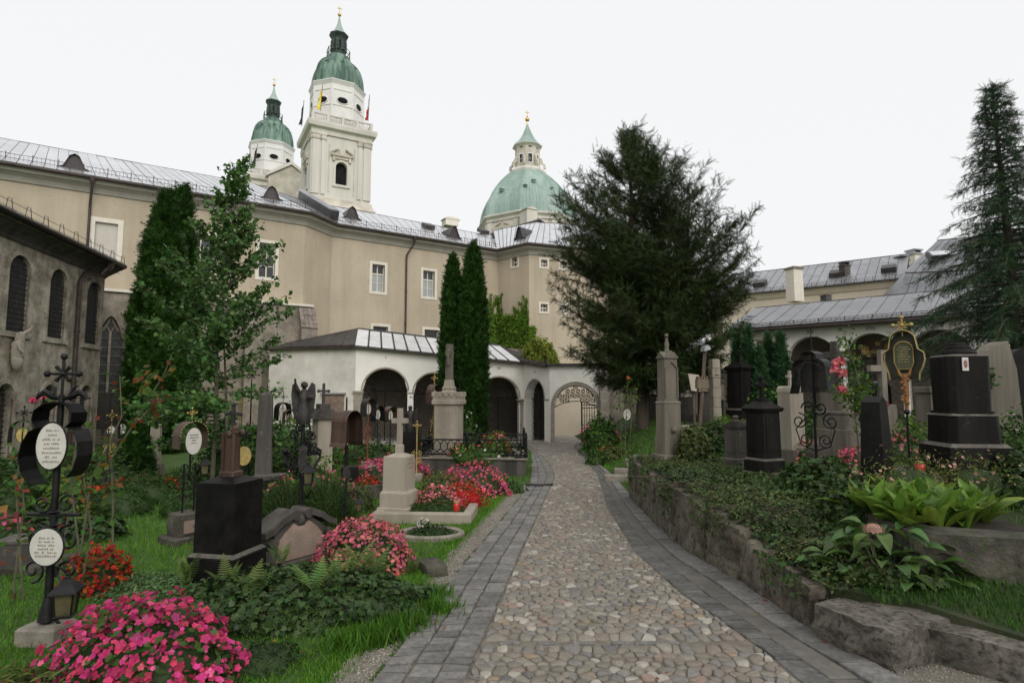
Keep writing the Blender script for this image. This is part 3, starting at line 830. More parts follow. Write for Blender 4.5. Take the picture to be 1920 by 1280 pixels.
def dormer(parent, px, py, e0, e1, r0, w=1.0, h=.75, mat='roof_dark'):
    """eyebrow dormer on a roof slope, its foot at a pixel"""
    e0, e1, r0 = Vector(e0), Vector(e1), Vector(r0)
    n = (e1 - e0).cross(r0 - e0).normalized(); p = on_plane(px, py, e0, n)
    d = (e1 - e0).normalized(); inw = Vector((-d.y, d.x, 0)).normalized()
    outl = [(-.95, .0), (-.62, .10), (-.45, .42), (-.28, .72), (0, .86), (.28, .72), (.45, .42), (.62, .10), (.95, 0)]
    slope = (r0 - e0); slope = slope / slope.dot(inw) if abs(slope.dot(inw)) > 1e-6 else slope
    mb = MB(); A_ = [p + d * (a * w * .6) + Vector((0, 0, b * h * 1.15 + .02)) - inw * .02 for a, b in outl]
    B_ = [q + inw * ((q.z - p.z) / max(.2, slope.z) + .25) for q in A_]
    m = len(outl)
    mb.add(A_ + B_, [(i, i + 1, m + i + 1, m + i) for i in range(m - 1)])
    A2 = [q - inw * .08 for q in A_]; mb.add(A_ + A2, [(i, m + i, m + i + 1, i + 1) for i in range(m - 1)])
    o = mb.build('dormer', mat, parent)
    f = MB(); f.add([q + inw * .05 for q in A_], [tuple(range(m))]); f.build('dormer_front', 'seam_dark', o)
    return o
def downpipe(parent, pts, r=.06, mat='gutter_brown', name='downpipe'):
    mb = MB(); mb.tube(pts, r, 8); a = Vector(pts[0]); mb.lathe([(.06, -.2), (.13, -.02), (.15, .12), (.12, .14)], 8, a)
    n = max(1, int((Vector(pts[-2]) - Vector(pts[-1])).length / 2))
    for k in range(1, n + 1): q = L3(pts[-2], pts[-1], k / (n + .5)); mb.lathe([(r * 1.35, -.03), (r * 1.35, .03)], 8, q)
    return mb.build(name, mat, parent, smooth=40)

# ---------------------------------------------------------------- long beige monastery building
ZC = 11.1
pA0, pA1 = atz(-160, 312, ZC), atz(572, 423, ZC)
pB0, pB1 = atz(622, 443, ZC), atz(934, 489, ZC)
pC1, pC2 = atz(992, 477, ZC), atz(1067, 484, ZC)
pC2 = pC1 + (pC2 - pC1).normalized() * 13.0
bld = thing('monastery_building', 'long beige plastered building with bright metal roof behind the cemetery', 'building')
line = [pA0, pA1, pB0, pB1, pC1, pC2]
wA, wS, wB, wC, wD = [Wall(line[i], line[i + 1]) for i in range(5)]
def wrect(wl, x0, x1, y0, y1):   # opening given by its pixel edges
    u0, u1 = wl.u(x0), wl.u(x1); xm = (x0 + x1) / 2
    return u0, u1, wl.z(xm, y1), wl.z(xm, y0)
zbase = -1.2
# wall A
blind = wrect(wA, 162, 206, 418, 500); wa1 = wrect(wA, 364, 377, 438, 520); wa2 = wrect(wA, 478, 509, 456, 520)
wa1 = (wa1[0] - .5, wa1[0] + .62, wa2[2], wa2[3]); blind = (blind[0], blind[1], wa2[2] - .3, wA.z(184, 418))
mb = MB(); wA.mesh(mb, zbase, ZC + .02, [rect_hole(*blind), rect_hole(*wa1), rect_hole(*wa2)], .25); mb.build('wall', 'beige_plaster', bld)
mb = MB()
for a, b, c, d in ((blind[0] - .22, blind[0], blind[2] - .2, blind[3] + .22), (blind[1], blind[1] + .22, blind[2] - .2, blind[3] + .22), (blind[0], blind[1], blind[3], blind[3] + .22)): wA.block(mb, a, b, c, d, -.04, .05)
bw = mb.build('blind_window', 'frame_white', bld)
mb = MB(); wA.block(mb, blind[0], blind[1], blind[2], blind[3], .1, .14); mb.build('panel', 'blind_panel', bw)
for q in (wa1, wa2): casement(wA, bld, *q, rows=3, lower='glass_dark')
# step
mb = MB(); wS.mesh(mb, zbase, ZC + .02); mb.build('wall', 'beige_plaster', bld)
# wall B
b1 = wrect(wB, 694, 718, 496, 547); b2 = wrect(wB, 791, 813, 509, 557)
g1 = wrect(wB, 698, 726, 612, 660); g2 = wrect(wB, 795, 822, 619, 665); b3 = wrect(wB, 890, 898, 520, 566)
b2 = (b2[0], b2[1], b1[2], b1[3]); b3 = (b3[0] - .4, b3[0] + .55, b1[2], b1[3]); g2 = (g2[0], g2[1], g1[2], g1[3])
mb = MB(); wB.mesh(mb, zbase, ZC + .02, [rect_hole(*q) for q in (g1, b1, b2, g2, b3)], .25); mb.build('wall', 'beige_plaster', bld)
for q in (b1, b2, b3): casement(wB, bld, *q)
for q in (g1, g2): casement(wB, bld, *q, grid=True)
# projecting block, two faces
c1 = wrect(wC, 960, 971, 483, 499)
mb = MB(); wC.mesh(mb, zbase, ZC + .02, [rect_hole(*c1)], .25); mb.build('wall', 'beige_plaster', bld)
casement(wC, bld, *c1, rows=2, lower='glass_dark', fw=.13)
d_ = [wrect(wD, 1015, 1027, 487, 500), wrect(wD, 1052, 1063, 490, 504), wrect(wD, 1014, 1027, 570, 584), wrect(wD, 1055, 1066, 575, 588)]
d_[1] = (d_[1][0], d_[1][1], d_[0][2], d_[0][3]); d_[3] = (d_[3][0], d_[3][1], d_[2][2], d_[2][3])
mb = MB(); wD.mesh(mb, zbase, ZC + .02, [rect_hole(*q) for q in d_], .25); mb.build('wall', 'beige_plaster', bld)
for q in d_: casement(wD, bld, *q, rows=2, lower='glass_dark', fw=.14)
mb = MB(); sweep(mb, line, [(0, ZC), (.07, ZC), (.10, ZC + .1), (.16, ZC + .22), (.33, ZC + .36), (.42, ZC + .38), (.46, ZC + .5), (.50, ZC + .52), (.50, ZC + .6), (-.3, ZC + .62)])
mb.build('cornice', 'cornice_grey', bld)
ge = offset_line(line, .58); mb = MB(); mb.tube([(p.x, p.y, ZC + .60) for p in ge], .085, 8); mb.build('gutter', 'gutter_brown', bld, smooth=60)
ZE = ZC + .66
ee = [Vector((p.x, p.y, ZE)) for p in offset_line(line, .60)]
nA, nB = Vector((*wA.inw, 0)), Vector((*wB.inw, 0))
rA0, rA1 = Vector((*wA.at(0, 0, 6.2).xy, ZE + 3.25)), Vector((*wA.at(wA.L - 1.8, 0, 6.2).xy, ZE + 3.25))
rB0, rB1 = Vector((*wB.at(-.2, 0, 6.2).xy, ZE + 3.2)), Vector((*wB.at(wB.L + 4, 0, 6.2).xy, ZE + 3.0))
roofA = panel_roof(bld, ee[0], ee[1], rA0, rA1, 34, 'zinc_roof', guard=(.10, .26), sr=.02, gap=.005)
panel_roof(bld, ee[1], ee[2], rA1, rB0, 6, 'zinc_mid', guard=(.10, .26), sr=.02, gap=.005)
roofB = panel_roof(bld, ee[2], ee[3], rB0, rB1, 24, 'zinc_roof', guard=(.10, .26), sr=.022, gap=.005)
mb = MB(); f0, f1 = L3(ee[2], rB0, .10), L3(ee[2], rB0, 1.08); dv = (ee[3] - ee[2]).normalized() * .22
mb.slab([f0 - dv, f0 + dv, f1 + dv, f1 - dv], .62); mb.build('fire_wall', 'roof_dark', bld)
mb = MB(); up = Vector((0, 0, .66)); mb.slab([f0 - dv * 1.25 + up, f0 + dv * 1.25 + up, f1 + dv * 1.25 + up, f1 - dv * 1.25 + up], .06); mb.build('fire_wall_cap', 'zinc_grey', bld)
dormer(bld, 139, 318, ee[0], ee[1], rA0, 1.15, .75); dormer(bld, 509, 375, ee[0], ee[1], rA0, 1.15, .8)
dormer(bld, 660, 411, ee[2], ee[3], rB0, 1.15, .85); dormer(bld, 851, 447, ee[2], ee[3], rB0, 1.1, .9)
for px, py in ((802, 428), (905, 437)):
    n_ = (ee[3] - ee[2]).cross(rB0 - ee[2]).normalized(); p = on_plane(px, py, ee[2], n_)
    mb = MB(); mb.box((0, 0, .16), (.75, .85, .3), 0); o = mb.build('roof_hatch', 'roof_dark', bld); o.location = p; o.rotation_euler = (math.radians(27), 0, wB.rz())
p = W(844, 417, 47); mb = MB(); mb.box((0, 0, -.1), (1.1, .9, .5)); mb.prism([(-.7, .15), (.7, .15), (.4, .33), (-.4, .33)], -.5, .5, 'y'); o = mb.build('chimney', 'frame_white', bld); o.location = p; o.rotation_euler = (0, 0, .5)
# roof of the projecting block
apex = W(1004, 418, 44.8); apl = W(926, 433, 46.5)
apr = apex + Vector((9, 2.2, .1))
panel_roof(bld, ee[3], ee[4], apl, apex, 9, 'zinc_roof', gap=.005)
panel_roof(bld, ee[4], ee[5], apex, apr, 24, 'zinc_roof', gap=.005)
n_ = (ee[4] - ee[3]).cross(apl - ee[3]).normalized(); p = on_plane(974, 447, ee[3], n_)
dormer(bld, 974, 448, ee[3], ee[4], apl, .9, .9)
mb = MB(); q = [W(918, 438, 47.5), W(1011, 410, 47.5), W(1120, 492, 50), W(1120, 520, 50), W(960, 470, 47)]
mb.add(q + [p + Vector((2, 6, -1)) for p in q], [(0, 1, 2, 3, 4)] + [(i, (i + 1) % 5, 5 + (i + 1) % 5, 5 + i) for i in range(5)]); mb.build('upper_roof', 'roof_dark', bld)
mb = MB(); mb.tube([W(1011, 410, 47.4), W(1120, 491, 49.9)], .09, 4); mb.build('ridge_flashing', 'zinc_roof', bld)
# downpipes
def pipe_on(wl, px, zb, bend=.0):
    u = wl.u(px); downpipe(bld, [wl.at(u + bend, ZC + .5, -.55), wl.at(u + bend, ZC + .2, -.5), wl.at(u, ZC - .55, -.12), wl.at(u, ZC - .9, -.10), wl.at(u, zb, -.10)])
pipe_on(wA, 150, 2.0, .05); pipe_on(wB, 758, 1.0, .35)
# old stone wing in front of the left part
wing = thing('stone_wing', 'old grey stone wing with a tall pointed window below the beige wall', 'building')
uw0, uw1 = wA.u(176), wA.L + .35
wW = Wall(wA.at(uw0, 0, -.7).xy, wA.at(uw1, 0, -.7).xy)
ZW = wW.z(205, 547)
gh_u = wW.u(203); gh = dict(u0=gh_u - .52, u1=gh_u + .52, sill=wW.z(203, 735), n=12, top=lambda u: wW.z(203, 592) - (abs(u - gh_u) / .52) ** 1.6 * 1.05)
mb = MB(); wW.mesh(mb, zbase, ZW, [gh], .3); mb.build('wall', 'wing_plaster', wing)
mb = MB(); wW.block(mb, -.1, wW.L + .05, ZW, ZW + .13, -.14, .72); mb.build('coping', 'frame_white', wing)
pw = MB(); pu = [(gh['u0'] + (gh['u1'] - gh['u0']) * k / 12) for k in range(13)]
poly = [(gh['u0'], gh['sill'])] + [(u, gh['top'](u)) for u in pu] + [(gh['u1'], gh['sill'])]
pw.add([wW.at(u, z, .26) for u, z in poly], [tuple(range(len(poly)))]); pwin = pw.build('pointed_window', 'leaded_glass', wing)
tr = MB(); wW.block(tr, gh_u - .05, gh_u + .05, gh['sill'], gh['top'](gh_u) - .75, .15, .24)
for sg in (-1, 1):
    tr.tube([wW.at(gh_u + sg * .5, gh['top'](gh_u) - 1.1, .2), wW.at(gh_u + sg * .38, gh['top'](gh_u) - .7, .2), wW.at(gh_u + sg * .16, gh['top'](gh_u) - .42, .2), wW.at(gh_u, gh['top'](gh_u) - .02, .2)], .04, 5)
    tr.tube([wW.at(gh_u, gh['top'](gh_u) - .8, .2), wW.at(gh_u + sg * .14, gh['top'](gh_u) - .5, .2), wW.at(gh_u + sg * .3, gh['top'](gh_u) - .72, .2)], .035, 5)
for k in range(1, 7): zz = gh['sill'] + k * .42; tr.tube([wW.at(gh['u0'], zz, .22), wW.at(gh['u1'], zz, .22)], .014, 4)
tr.build('tracery', 'trim_stone', pwin)
mb = MB(); wW.block(mb, gh['u0'] - .1, gh['u1'] + .1, gh['sill'] - 1.6, gh['sill'] - .02, -.10, .0); mb.build('sill_panel', 'dark_stone', wing)
for px in (470, 572):                       # buttresses with little tiled slopes
    u = wW.u(px); mb = MB(); wW.block(mb, u - .42, u + .42, zbase, ZW - 1.25, -.75, .0); bt = mb.build('buttress', 'wing_plaster', wing)
    for r_ in range(5):
        for c_ in range(4):
            t0, t1 = r_ / 5, (r_ + 1.12) / 5; ua, ub = u - .45 + c_ * .225, u - .45 + (c_ + 1) * .225 - .015
            q = [wW.at(ua, ZW - 1.25 + 1.2 * t0, -.80 + .78 * t0), wW.at(ub, ZW - 1.25 + 1.2 * t0, -.80 + .78 * t0), wW.at(ub, ZW - 1.25 + 1.2 * t1, -.80 + .78 * t1 + .02), wW.at(ua, ZW - 1.25 + 1.2 * t1, -.80 + .78 * t1 + .02)]
            m2 = MB(); m2.slab(q, .03 + .01 * (r_ % 2)); m2.build('tile', 'roof_tile', bt)

# ---------------------------------------------------------------- chapel on the left
chp = thing('chapel', 'old grey plastered chapel with arched lattice windows at the left edge', 'chapel')
k1 = W(197, 521, 22.0); dch = Vector((-.207, .978)).normalized()
k0 = V2(k1) - dch * 12.0
wK = Wall(k0, k1)
ZK = k1.z; uK = wK.L
hol = []
for px, pt_, ps in ((24, 479, 618), (99, 505, 634), (167, 529, 645)):
    u = wK.u(px); hol.append(arch_hole(u, .52, wK.z(px, ps), wK.z(px, pt_) - .52))
hol[0]['sill'] = hol[1]['sill'] = hol[2]['sill']
for px in (-55,): 
    u = hol[0]['uc'] - 2.25; hol.append(arch_hole(u, .52, hol[2]['sill'], hol[2]['spring']))
lowd = []
for px in (12, 95, 163):
    u = wK.u(px); lowd.append(arch_hole(u, .42, low(20) - .1, wK.z(163, 722) - .42))
mb = MB(); wK.mesh(mb, -1.4, ZK + .02, hol + lowd, .3); mb.build('wall', 'chapel_plaster', chp)
wK2 = Wall(k1, V2(k1) + Vector((-5.6, 5.0))); mb = MB(); wK2.mesh(mb, -1.4, ZK + .02); mb.build('wall', 'chapel_plaster', chp)
for h in hol: lattice_window(wK, chp, h, .12, dx=.10)
for h in lowd: lattice_window(wK, chp, h, .25, 'door', .10, 'old_timber')
kl = [k0, k1, V2(k1) + Vector((-5.6, 5.0))]
mb = MB(); sweep(mb, kl, [(0, ZK), (.06, ZK), (.1, ZK + .1), (.2, ZK + .2), (.42, ZK + .34), (.5, ZK + .36), (.52, ZK + .48), (-.3, ZK + .52)]); mb.build('cornice', 'dark_stone', chp)
ke = [Vector((p.x, p.y, ZK + .52)) for p in offset_line(kl, .58)]
mb = MB(); mb.tube([p - Vector((0, 0, .03)) for p in ke], .08, 8); mb.build('gutter', 'iron', chp, smooth=60)
kr0, kr1 = Vector((*wK.at(0, 0, 5).xy, ZK + 3)), Vector((*wK.at(wK.L - 3.5, 0, 5).xy, ZK + 3))
panel_roof(chp, ke[0], ke[1], kr0, kr1, 16, 'zinc_grey'); panel_roof(chp, ke[1], ke[2], kr1, kr1 + Vector((-.3, .6, 0)), 6, 'zinc_grey')
mb = MB()
A_, B_ = ke[0] + Vector((-.1, 0, .04)), ke[1] + Vector((-.1, 0, .04)); nn = 14
for hh in (.1, .28): mb.tube([A_ + Vector((0, 0, hh)), B_ + Vector((0, 0, hh))], .008, 4)
for k in range(nn + 1):
    p = L3(A_, B_, k / nn); mb.tube([p + Vector((0, -.12, 0)), p + Vector((0, -.06, .36)), p + Vector((0, .06, .36)), p + Vector((0, .12, 0))], .012, 4)
mb.build('snow_guard', 'iron', chp)
u = wK.u(134); downpipe(chp, [wK.at(u + 1.15, ZK + .3, -.5), wK.at(u + .95, ZK - .1, -.3), wK.at(u + .2, ZK - .15, -.14), wK.at(u, ZK - .5, -.1), wK.at(u, -.6, -.1)], .07)
p = wK.at(wK.u(20), wK.z(20, 690), -.14)
sc_ = thing('wall_sculpture', 'broken pale stone sculpture fixed to the chapel wall', 'sculpture', p, wK.rz())
mb = MB(); mb.lathe([(.04, -.06), (.12, .0), (.17, .12), (.19, .26), (.15, .3)], 9, sy=.7); mb.build('console', 'pale_stone', sc_, smooth=40)
mb = MB(); v, f = lump((.30, .22, .52), 91, .13, 5, .5); mb.add([(x + .02, y, z + .52) for x, y, z in v], f); v, f = lump((.2, .18, .34), 92, .16, 4, .4); mb.add([(x + .04, y - .02, z + .86) for x, y, z in v], f)
mb.tube([(.05, 0, .92), (.2, -.06, 1.06), (.32, -.09, 1.12), (.44, -.1, 1.26)], [.07, .055, .05, .03], 7); mb.tube([(-.08, -.05, .7), (-.14, -.12, .55), (-.04, -.16, .45)], [.06, .05, .04], 7); mb.build('figure', 'pale_stone', sc_, smooth=60)

# ---------------------------------------------------------------- white arcade galleries
def spiral(c, r, turns=1.4, n=14, start=0, flip=1):
    return [(c[0] + r * (1 - .82 * t) * math.cos(start + flip * 2 * PI * turns * t), c[1] + r * (1 - .82 * t) * math.sin(start + flip * 2 * PI * turns * t)) for t in np.linspace(0, 1, n)]
def column(parent, wl, u, zb, zs, r=.15, depth=.22, square=False):
    p = wl.at(u, 0, depth); mb = MB(); h = zs - zb
    if square:
        mb.box((p.x, p.y, zb + h * .5), (.42, .46, h - .2), wl.rz()); o = mb.build('pier', 'column_stone', parent)
        m2 = MB(); m2.box((p.x, p.y, zs - .05), (.52, .58, .10), wl.rz()); m2.box((p.x, p.y, zs - .14), (.46, .5, .08), wl.rz()); m2.build('capital', 'column_stone', o)
    else:
        mb.lathe([(r * 1.05, zb + .3), (r, zb + .8), (r * .92, zs - .3)], 14, (p.x, p.y, 0)); o = mb.build('column', 'column_stone', parent, smooth=50)
        m2 = MB(); m2.lathe([(r * 1.0, zs - .3), (r * 1.12, zs - .27), (r * 1.0, zs - .24), (r * 1.15, zs - .14), (r * 1.5, zs - .08)], 14, (p.x, p.y, 0)); m2.box((p.x, p.y, zs - .04), (r * 3.2, .46, .08), wl.rz()); m2.build('capital', 'column_stone', o)
        m2 = MB(); m2.box((p.x, p.y, zb + .1), (r * 3.2, .46, .2), wl.rz()); m2.lathe([(r * 1.5, zb + .2), (r * 1.5, zb + .24), (r * 1.1, zb + .3)], 14, (p.x, p.y, 0)); m2.build('base', 'column_stone', o)
    return o
def grille(parent, wl, h, zb, depth=.35, fan_=True, dx=.2):
    mb = MB(); u0, u1, zs = h['uc'] - h['hw'], h['uc'] + h['hw'], h['spring']
    mb.tube([wl.at(u0, zs, depth), wl.at(u1, zs, depth)], .025, 4)
    mb.tube([wl.at(h['uc'], zb, depth), wl.at(h['uc'], zs, depth)], .025, 4)
    H_ = zs - zb
    k = -H_
    while k < (u1 - u0):                       # diagonal lattice
        for sg in (1, -1):
            a = k; pts = []
            t0 = max(0, -a); t1 = min(H_, (u1 - u0) - a)
            if t1 > t0 + .05:
                f = (lambda t: u0 + a + t) if sg == 1 else (lambda t: u1 - a - t)
                mb.tube([wl.at(f(t0), zb + t0, depth + .01 * sg), wl.at(f(t1), zb + t1, depth + .01 * sg)], .009, 3)
        k += dx * 1.35
    if fan_:
        for j in range(1, 10):
            a = PI * j / 10; mb.tube([wl.at(h['uc'] - .15 * math.cos(a), zs + .15 * math.sin(a), depth), wl.at(h['uc'] - h['hw'] * .97 * math.cos(a), zs + h['hw'] * .97 * math.sin(a), depth)], .009, 3)
        for rr in (.5, .78):
            mb.tube([wl.at(h['uc'] - h['hw'] * rr * math.cos(PI * i / 14), zs + h['hw'] * rr * math.sin(PI * i / 14), depth) for i in range(15)], .009, 3)
    return mb.build('grille', 'iron', parent)
def numeral(parent, wl, u, z, text, size=.22):
    cu = bpy.data.curves.new('numeral', 'FONT'); cu.body = text; cu.size = size; cu.extrude = .004; cu.align_x = 'CENTER'
    ob = bpy.data.objects.new('tmp', cu); C.objects.link(ob)
    me = bpy.data.meshes.new_from_object(ob.evaluated_get(bpy.context.evaluated_depsgraph_get())); bpy.data.objects.remove(ob)
    me.materials.clear(); o = link('numeral', me, 'lettering', parent); o.location = wl.at(u, z, -.008); o.rotation_euler = (PI / 2, 0, wl.rz()); return o

gal = thing('white_gallery', 'white vaulted burial arcade with metal roof and iron grilles in front of the beige building', 'arcade')
q0, q1, q2 = V2(GX(664, 29.0)), V2(GX(981, 30.6)), V2(GX(1031, 28.2)); ql = V2(GX(500, 30.3)); q3 = V2(GX(1128, 28.0))
gF, gS, gL, gG = Wall(q0, q1), Wall(q1, q2), Wall(ql, q0), Wall(q2, q3)
zspring = lambda u: 1.80 - .50 * u / gF.L
zeave = lambda u: 3.84 - .72 * u / gF.L
zb_g = -.95
ars = []
for px, hw in ((723, 1.10), (815, 1.04), (936, 1.05)):
    u = gF.u(px); ars.append(arch_hole(u, hw, None, zspring(u)))
mb = MB(); gF.mesh(mb, zb_g, zeave, ars, .45); mb.build('wall', 'white_plaster', gal)
sa = arch_hole(gS.L * .46, .95, None, zspring(gF.L) + .02)
mb = MB(); gS.mesh(mb, zb_g, lambda u: 3.12 - .28 * u / gS.L, [sa], .45); mb.build('wall', 'white_plaster', gal)
mb = MB(); gL.mesh(mb, zb_g, lambda u: 3.80 + .04 * u / gL.L); mb.build('wall', 'white_plaster_aged', gal)
for k, h in enumerate(ars): grille(gal, gF, h, zb_g + .2)
grille(gal, gS, sa, zb_g + .2)
for (wl, h) in [(gF, h) for h in ars] + [(gS, sa)]:       # stone arch rings
    mb = MB(); pts, pts2 = arch_pts(h, 1.0, 18), arch_pts(h, 1.07, 18)
    for i in range(18):
        a, b, c, d = pts[i], pts[i + 1], pts2[i + 1], pts2[i]
        mb.add([wl.at(*a, -.012), wl.at(*b, -.012), wl.at(*c, -.012), wl.at(*d, -.012)], [(0, 3, 2, 1)]); mb.add([wl.at(*a, -.012), wl.at(*b, -.012), wl.at(*b, .06), wl.at(*a, .06)], [(0, 1, 2, 3)])
    mb.build('arch_ring', 'trim_stone', gal)
column(gal, gF, ars[0]['u0'] - .2, zb_g, ars[0]['spring'], square=True)
column(gal, gF, (ars[0]['u1'] + ars[1]['u0']) / 2, zb_g, zspring((ars[0]['u1'] + ars[1]['u0']) / 2), .12)
column(gal, gF, ars[1]['u1'] + .1, zb_g, ars[1]['spring'], .13); column(gal, gF, ars[2]['u0'] - .1, zb_g, ars[2]['spring'], .13)
column(gal, gF, gF.L - .06, zb_g, zspring(gF.L), .17, .12)
column(gal, gS, sa['u1'] + .18, zb_g, sa['spring'], .16)
gb = offset_line([ql, q0, q1, q2], -4.0); gb[2] = q1 + Vector((-.2, 4.0)); gb[3] = q2 + Vector((-.05, 4.4))
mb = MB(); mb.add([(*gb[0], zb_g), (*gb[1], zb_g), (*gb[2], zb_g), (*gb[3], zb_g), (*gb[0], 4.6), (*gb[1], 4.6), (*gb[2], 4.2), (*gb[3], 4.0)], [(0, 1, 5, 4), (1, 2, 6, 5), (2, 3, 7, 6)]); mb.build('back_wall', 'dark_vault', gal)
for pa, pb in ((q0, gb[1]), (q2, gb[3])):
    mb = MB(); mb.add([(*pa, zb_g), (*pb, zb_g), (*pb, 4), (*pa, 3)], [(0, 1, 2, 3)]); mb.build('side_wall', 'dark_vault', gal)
eo = offset_line([ql, q0, q1, q2], .22)
E = [Vector((*eo[0], 3.90)), Vector((*eo[1], 3.92)), Vector((*eo[2], 3.2)), Vector((*eo[3], 2.93))]
R0, R1, R2 = Vector((*offset_line([q0, q1], -3.6)[0], 5.05)), Vector((*gb[2], 4.32)), Vector((*(q2 + Vector((.9, 2.6))), 3.55))
R0, R1, R2 = W(671, 618, 32.4), W(938, 650, 34.2), W(1027, 684, 30.5)
panel_roof(gal, E[1], E[2], R0, R1, 13, 'zinc_pale', sr=.05, gap=.005)
panel_roof(gal, E[0], E[1], L3(R0, E[0], .86) + Vector((0, .6, .1)), R0, 7, 'roof_dark', sr=.03)
panel_roof(gal, E[2], E[3], R1, R2, 9, 'roof_dark', sr=.03, guard=(.06, .12))
mb = MB(); mb.add([E[0], E[1], E[2], E[3], (*gb[3], 3.3), (*gb[2], 3.6), (*gb[1], 4.2), (*gb[0], 4.2)], [(0, 1, 6, 7), (1, 2, 5, 6), (2, 3, 4, 5)]); mb.v = [(x, y, z - .1) for x, y, z in mb.v]; mb.build('soffit', 'white_plaster_aged', gal)
mb = MB(); mb.tube([p - Vector((0, 0, .06)) for p in E], .065, 6); mb.build('gutter', 'gutter_brown', gal)
for wl, u, t in ((gF, ars[0]['uc'], 'I'), (gF, ars[2]['uc'], 'IV'), (gS, sa['uc'], 'V')):
    numeral(gal, wl, u, (zeave(u) if wl is gF else 3.0) - .42, t)
p = gL.at(gL.u(620), gL.z(620, 800), -.06); 
pq = thing('wall_tablet', 'pinkish memorial tablet under a lead cover on the white gallery side wall', 'memorial tablet', gL.at(gL.u(628), gL.z(628, 790), 0), gL.rz())
mb = MB(); mb.box((0, -.07, .75), (1.15, .1, 1.2)); mb.build('tablet', 'pink_marble', pq)
mb = MB(); mb.prism([(-.02, 1.42), (-.2, 1.36), (-.2, 1.33), (-.02, 1.36)], -.68, .68, 'x'); mb.build('cover', 'zinc_grey', pq)
mb = MB(); mb.box((0, -.06, .08), (1.3, .12, .12)); mb.build('sill', 'grey_stone', pq)

# gate wall with the iron gate
gat = thing('gate_wall', 'white wall with round stone archway and scrolled iron gate at the end of the path', 'gateway')
ug = gG.u(1079); hg = arch_hole(ug, gG.u(1119) - ug, None, gG.z(1079, 762))
zg_top = gG.z(1079, 686)
mb = MB(); gG.mesh(mb, -1.0, zg_top, [hg], .5); mb.build('wall', 'white_plaster', gat)
mb = MB(); gG.block(mb, -.1, gG.L + .15, zg_top, zg_top + .12, -.16, .6); mb.build('coping', 'roof_dark', gat)
mb = MB(); pts, pts2 = [(hg['u0'], -.9)] + arch_pts(hg, 1, 18) + [(hg['u1'], -.9)], [(hg['u0'] - .2, -.9)] + arch_pts(hg, 1.17, 18) + [(hg['u1'] + .2, -.9)]
for i in range(20):
    a, b, c, d = pts[i], pts[i + 1], pts2[i + 1], pts2[i]
    mb.add([gG.at(*a, -.06), gG.at(*b, -.06), gG.at(*c, -.06), gG.at(*d, -.06)], [(0, 3, 2, 1)]); mb.add([gG.at(*a, -.06), gG.at(*b, -.06), gG.at(*b, .08), gG.at(*a, .08)], [(0, 1, 2, 3)]); mb.add([gG.at(*d, -.06), gG.at(*c, -.06), gG.at(*c, .05), gG.at(*d, .05)], [(0, 3, 2, 1)])
mb.build('arch_stone', 'column_stone', gat)
mb = MB(); hw, sp = hg['hw'], hg['spring'] - .05
edge = lambda x: sp + .0 + .30 * (1 - (x / hw) ** 2)         # lower edge of the tympanum rises to the middle
mb.tube([gG.at(ug + x, edge(x), .25) for x in np.linspace(-hw, hw, 15)], .022, 5)
mb.tube([gG.at(u, z, .25) for u, z in arch_pts(hg, .98, 20)], .022, 5)
rr_ = .12
for row in range(9):
    z = sp + .16 + row * rr_ * 1.7
    x = -hw + (row % 2) * rr_
    while x <= hw:
        ok = (x / hw) ** 2 + ((z - hg['spring']) / hw) ** 2 < .86 and z - rr_ * .9 > edge(x) - .02
        if ok:
            for fl in (1, -1): mb.tube([gG.at(ug + a, b, .25) for a, b in spiral((x, z), rr_ * 1.05, 1.4, 13, PI / 2 * fl + row, fl)], .015, 4)
        x += rr_ * 2.05
mb.build('tympanum_grille', 'iron_worn', gat)
leaf = MB(); ul = ug + .28
leaf.tube([gG.at(ul, -.72, .15), gG.at(ul, edge(.28), .15)], .04, 5); 
for k in range(1, 7): uu = ul + (hg['u1'] - ul) * k / 6; leaf.tube([gG.at(uu, -.72, .15 + .1 * k / 6), gG.at(uu, edge(.28) - .1, .15 + .1 * k / 6)], .014, 4)
for zz in (-.65, .1, .9, edge(.4) - .12): leaf.tube([gG.at(ul, zz, .15), gG.at(hg['u1'], zz, .25)], .018, 4)
for zz in (-.4, -.1, .25, .55, 1.1):
    for uu in (ul + .2, ul + .5): leaf.tube([gG.at(uu + a, zz + b, .2) for a, b in spiral((0, 0), .11, 1.3, 12, zz * 5)], .01, 4)
leaf.build('gate_leaf', 'iron', gat)
pr = thing('stone_pier', 'pier of stacked grey stone blocks beside the gate arch', 'pier', (*(q3 + Vector((.12, -.05))), low(28)), .05)
for k in range(9): mb = MB(); mb.bbox((0, 0, .2 + k * .4), (.42 + .02 * (k % 2), .46, .385), .02); mb.build('block', 'column_stone', pr)
cw = thing('courtyard_wall', 'plain beige wall seen through the open gate', 'wall'); mb = MB(); wcy = Wall((1.2, 33.4), (6.6, 33.6)); wcy.block(mb, 0, wcy.L, -1, 2.5, 0, .4); mb.build('wall_face', 'cream_wall', cw); mb = MB(); wcy.block(mb, -.1, wcy.L + .1, 2.502, 2.6, -.08, .48); mb.build('coping', 'trim_stone', cw)
# wall behind the yew tree
bw_ = thing('back_wall', 'dark old wall behind the yew tree between gate and right arcade', 'wall')
wBk = Wall(q3 + Vector((.35, .1)), GX(1392, 27.2).xy)
mb = MB(); wBk.mesh(mb, -.9, 2.6); mb.build('wall_face', 'wing_plaster', bw_)
mb = MB(); wBk.block(mb, 0, wBk.L, 2.6, 2.75, -.15, .5); mb.build('coping', 'roof_dark', bw_)
for k in range(5):
    u = .8 + k * 1.55; mb = MB(); wBk.block(mb, u, u + 1.1, -.6, 1.9, -.06, .02); mb.build('niche_panel', 'old_timber', bw_)

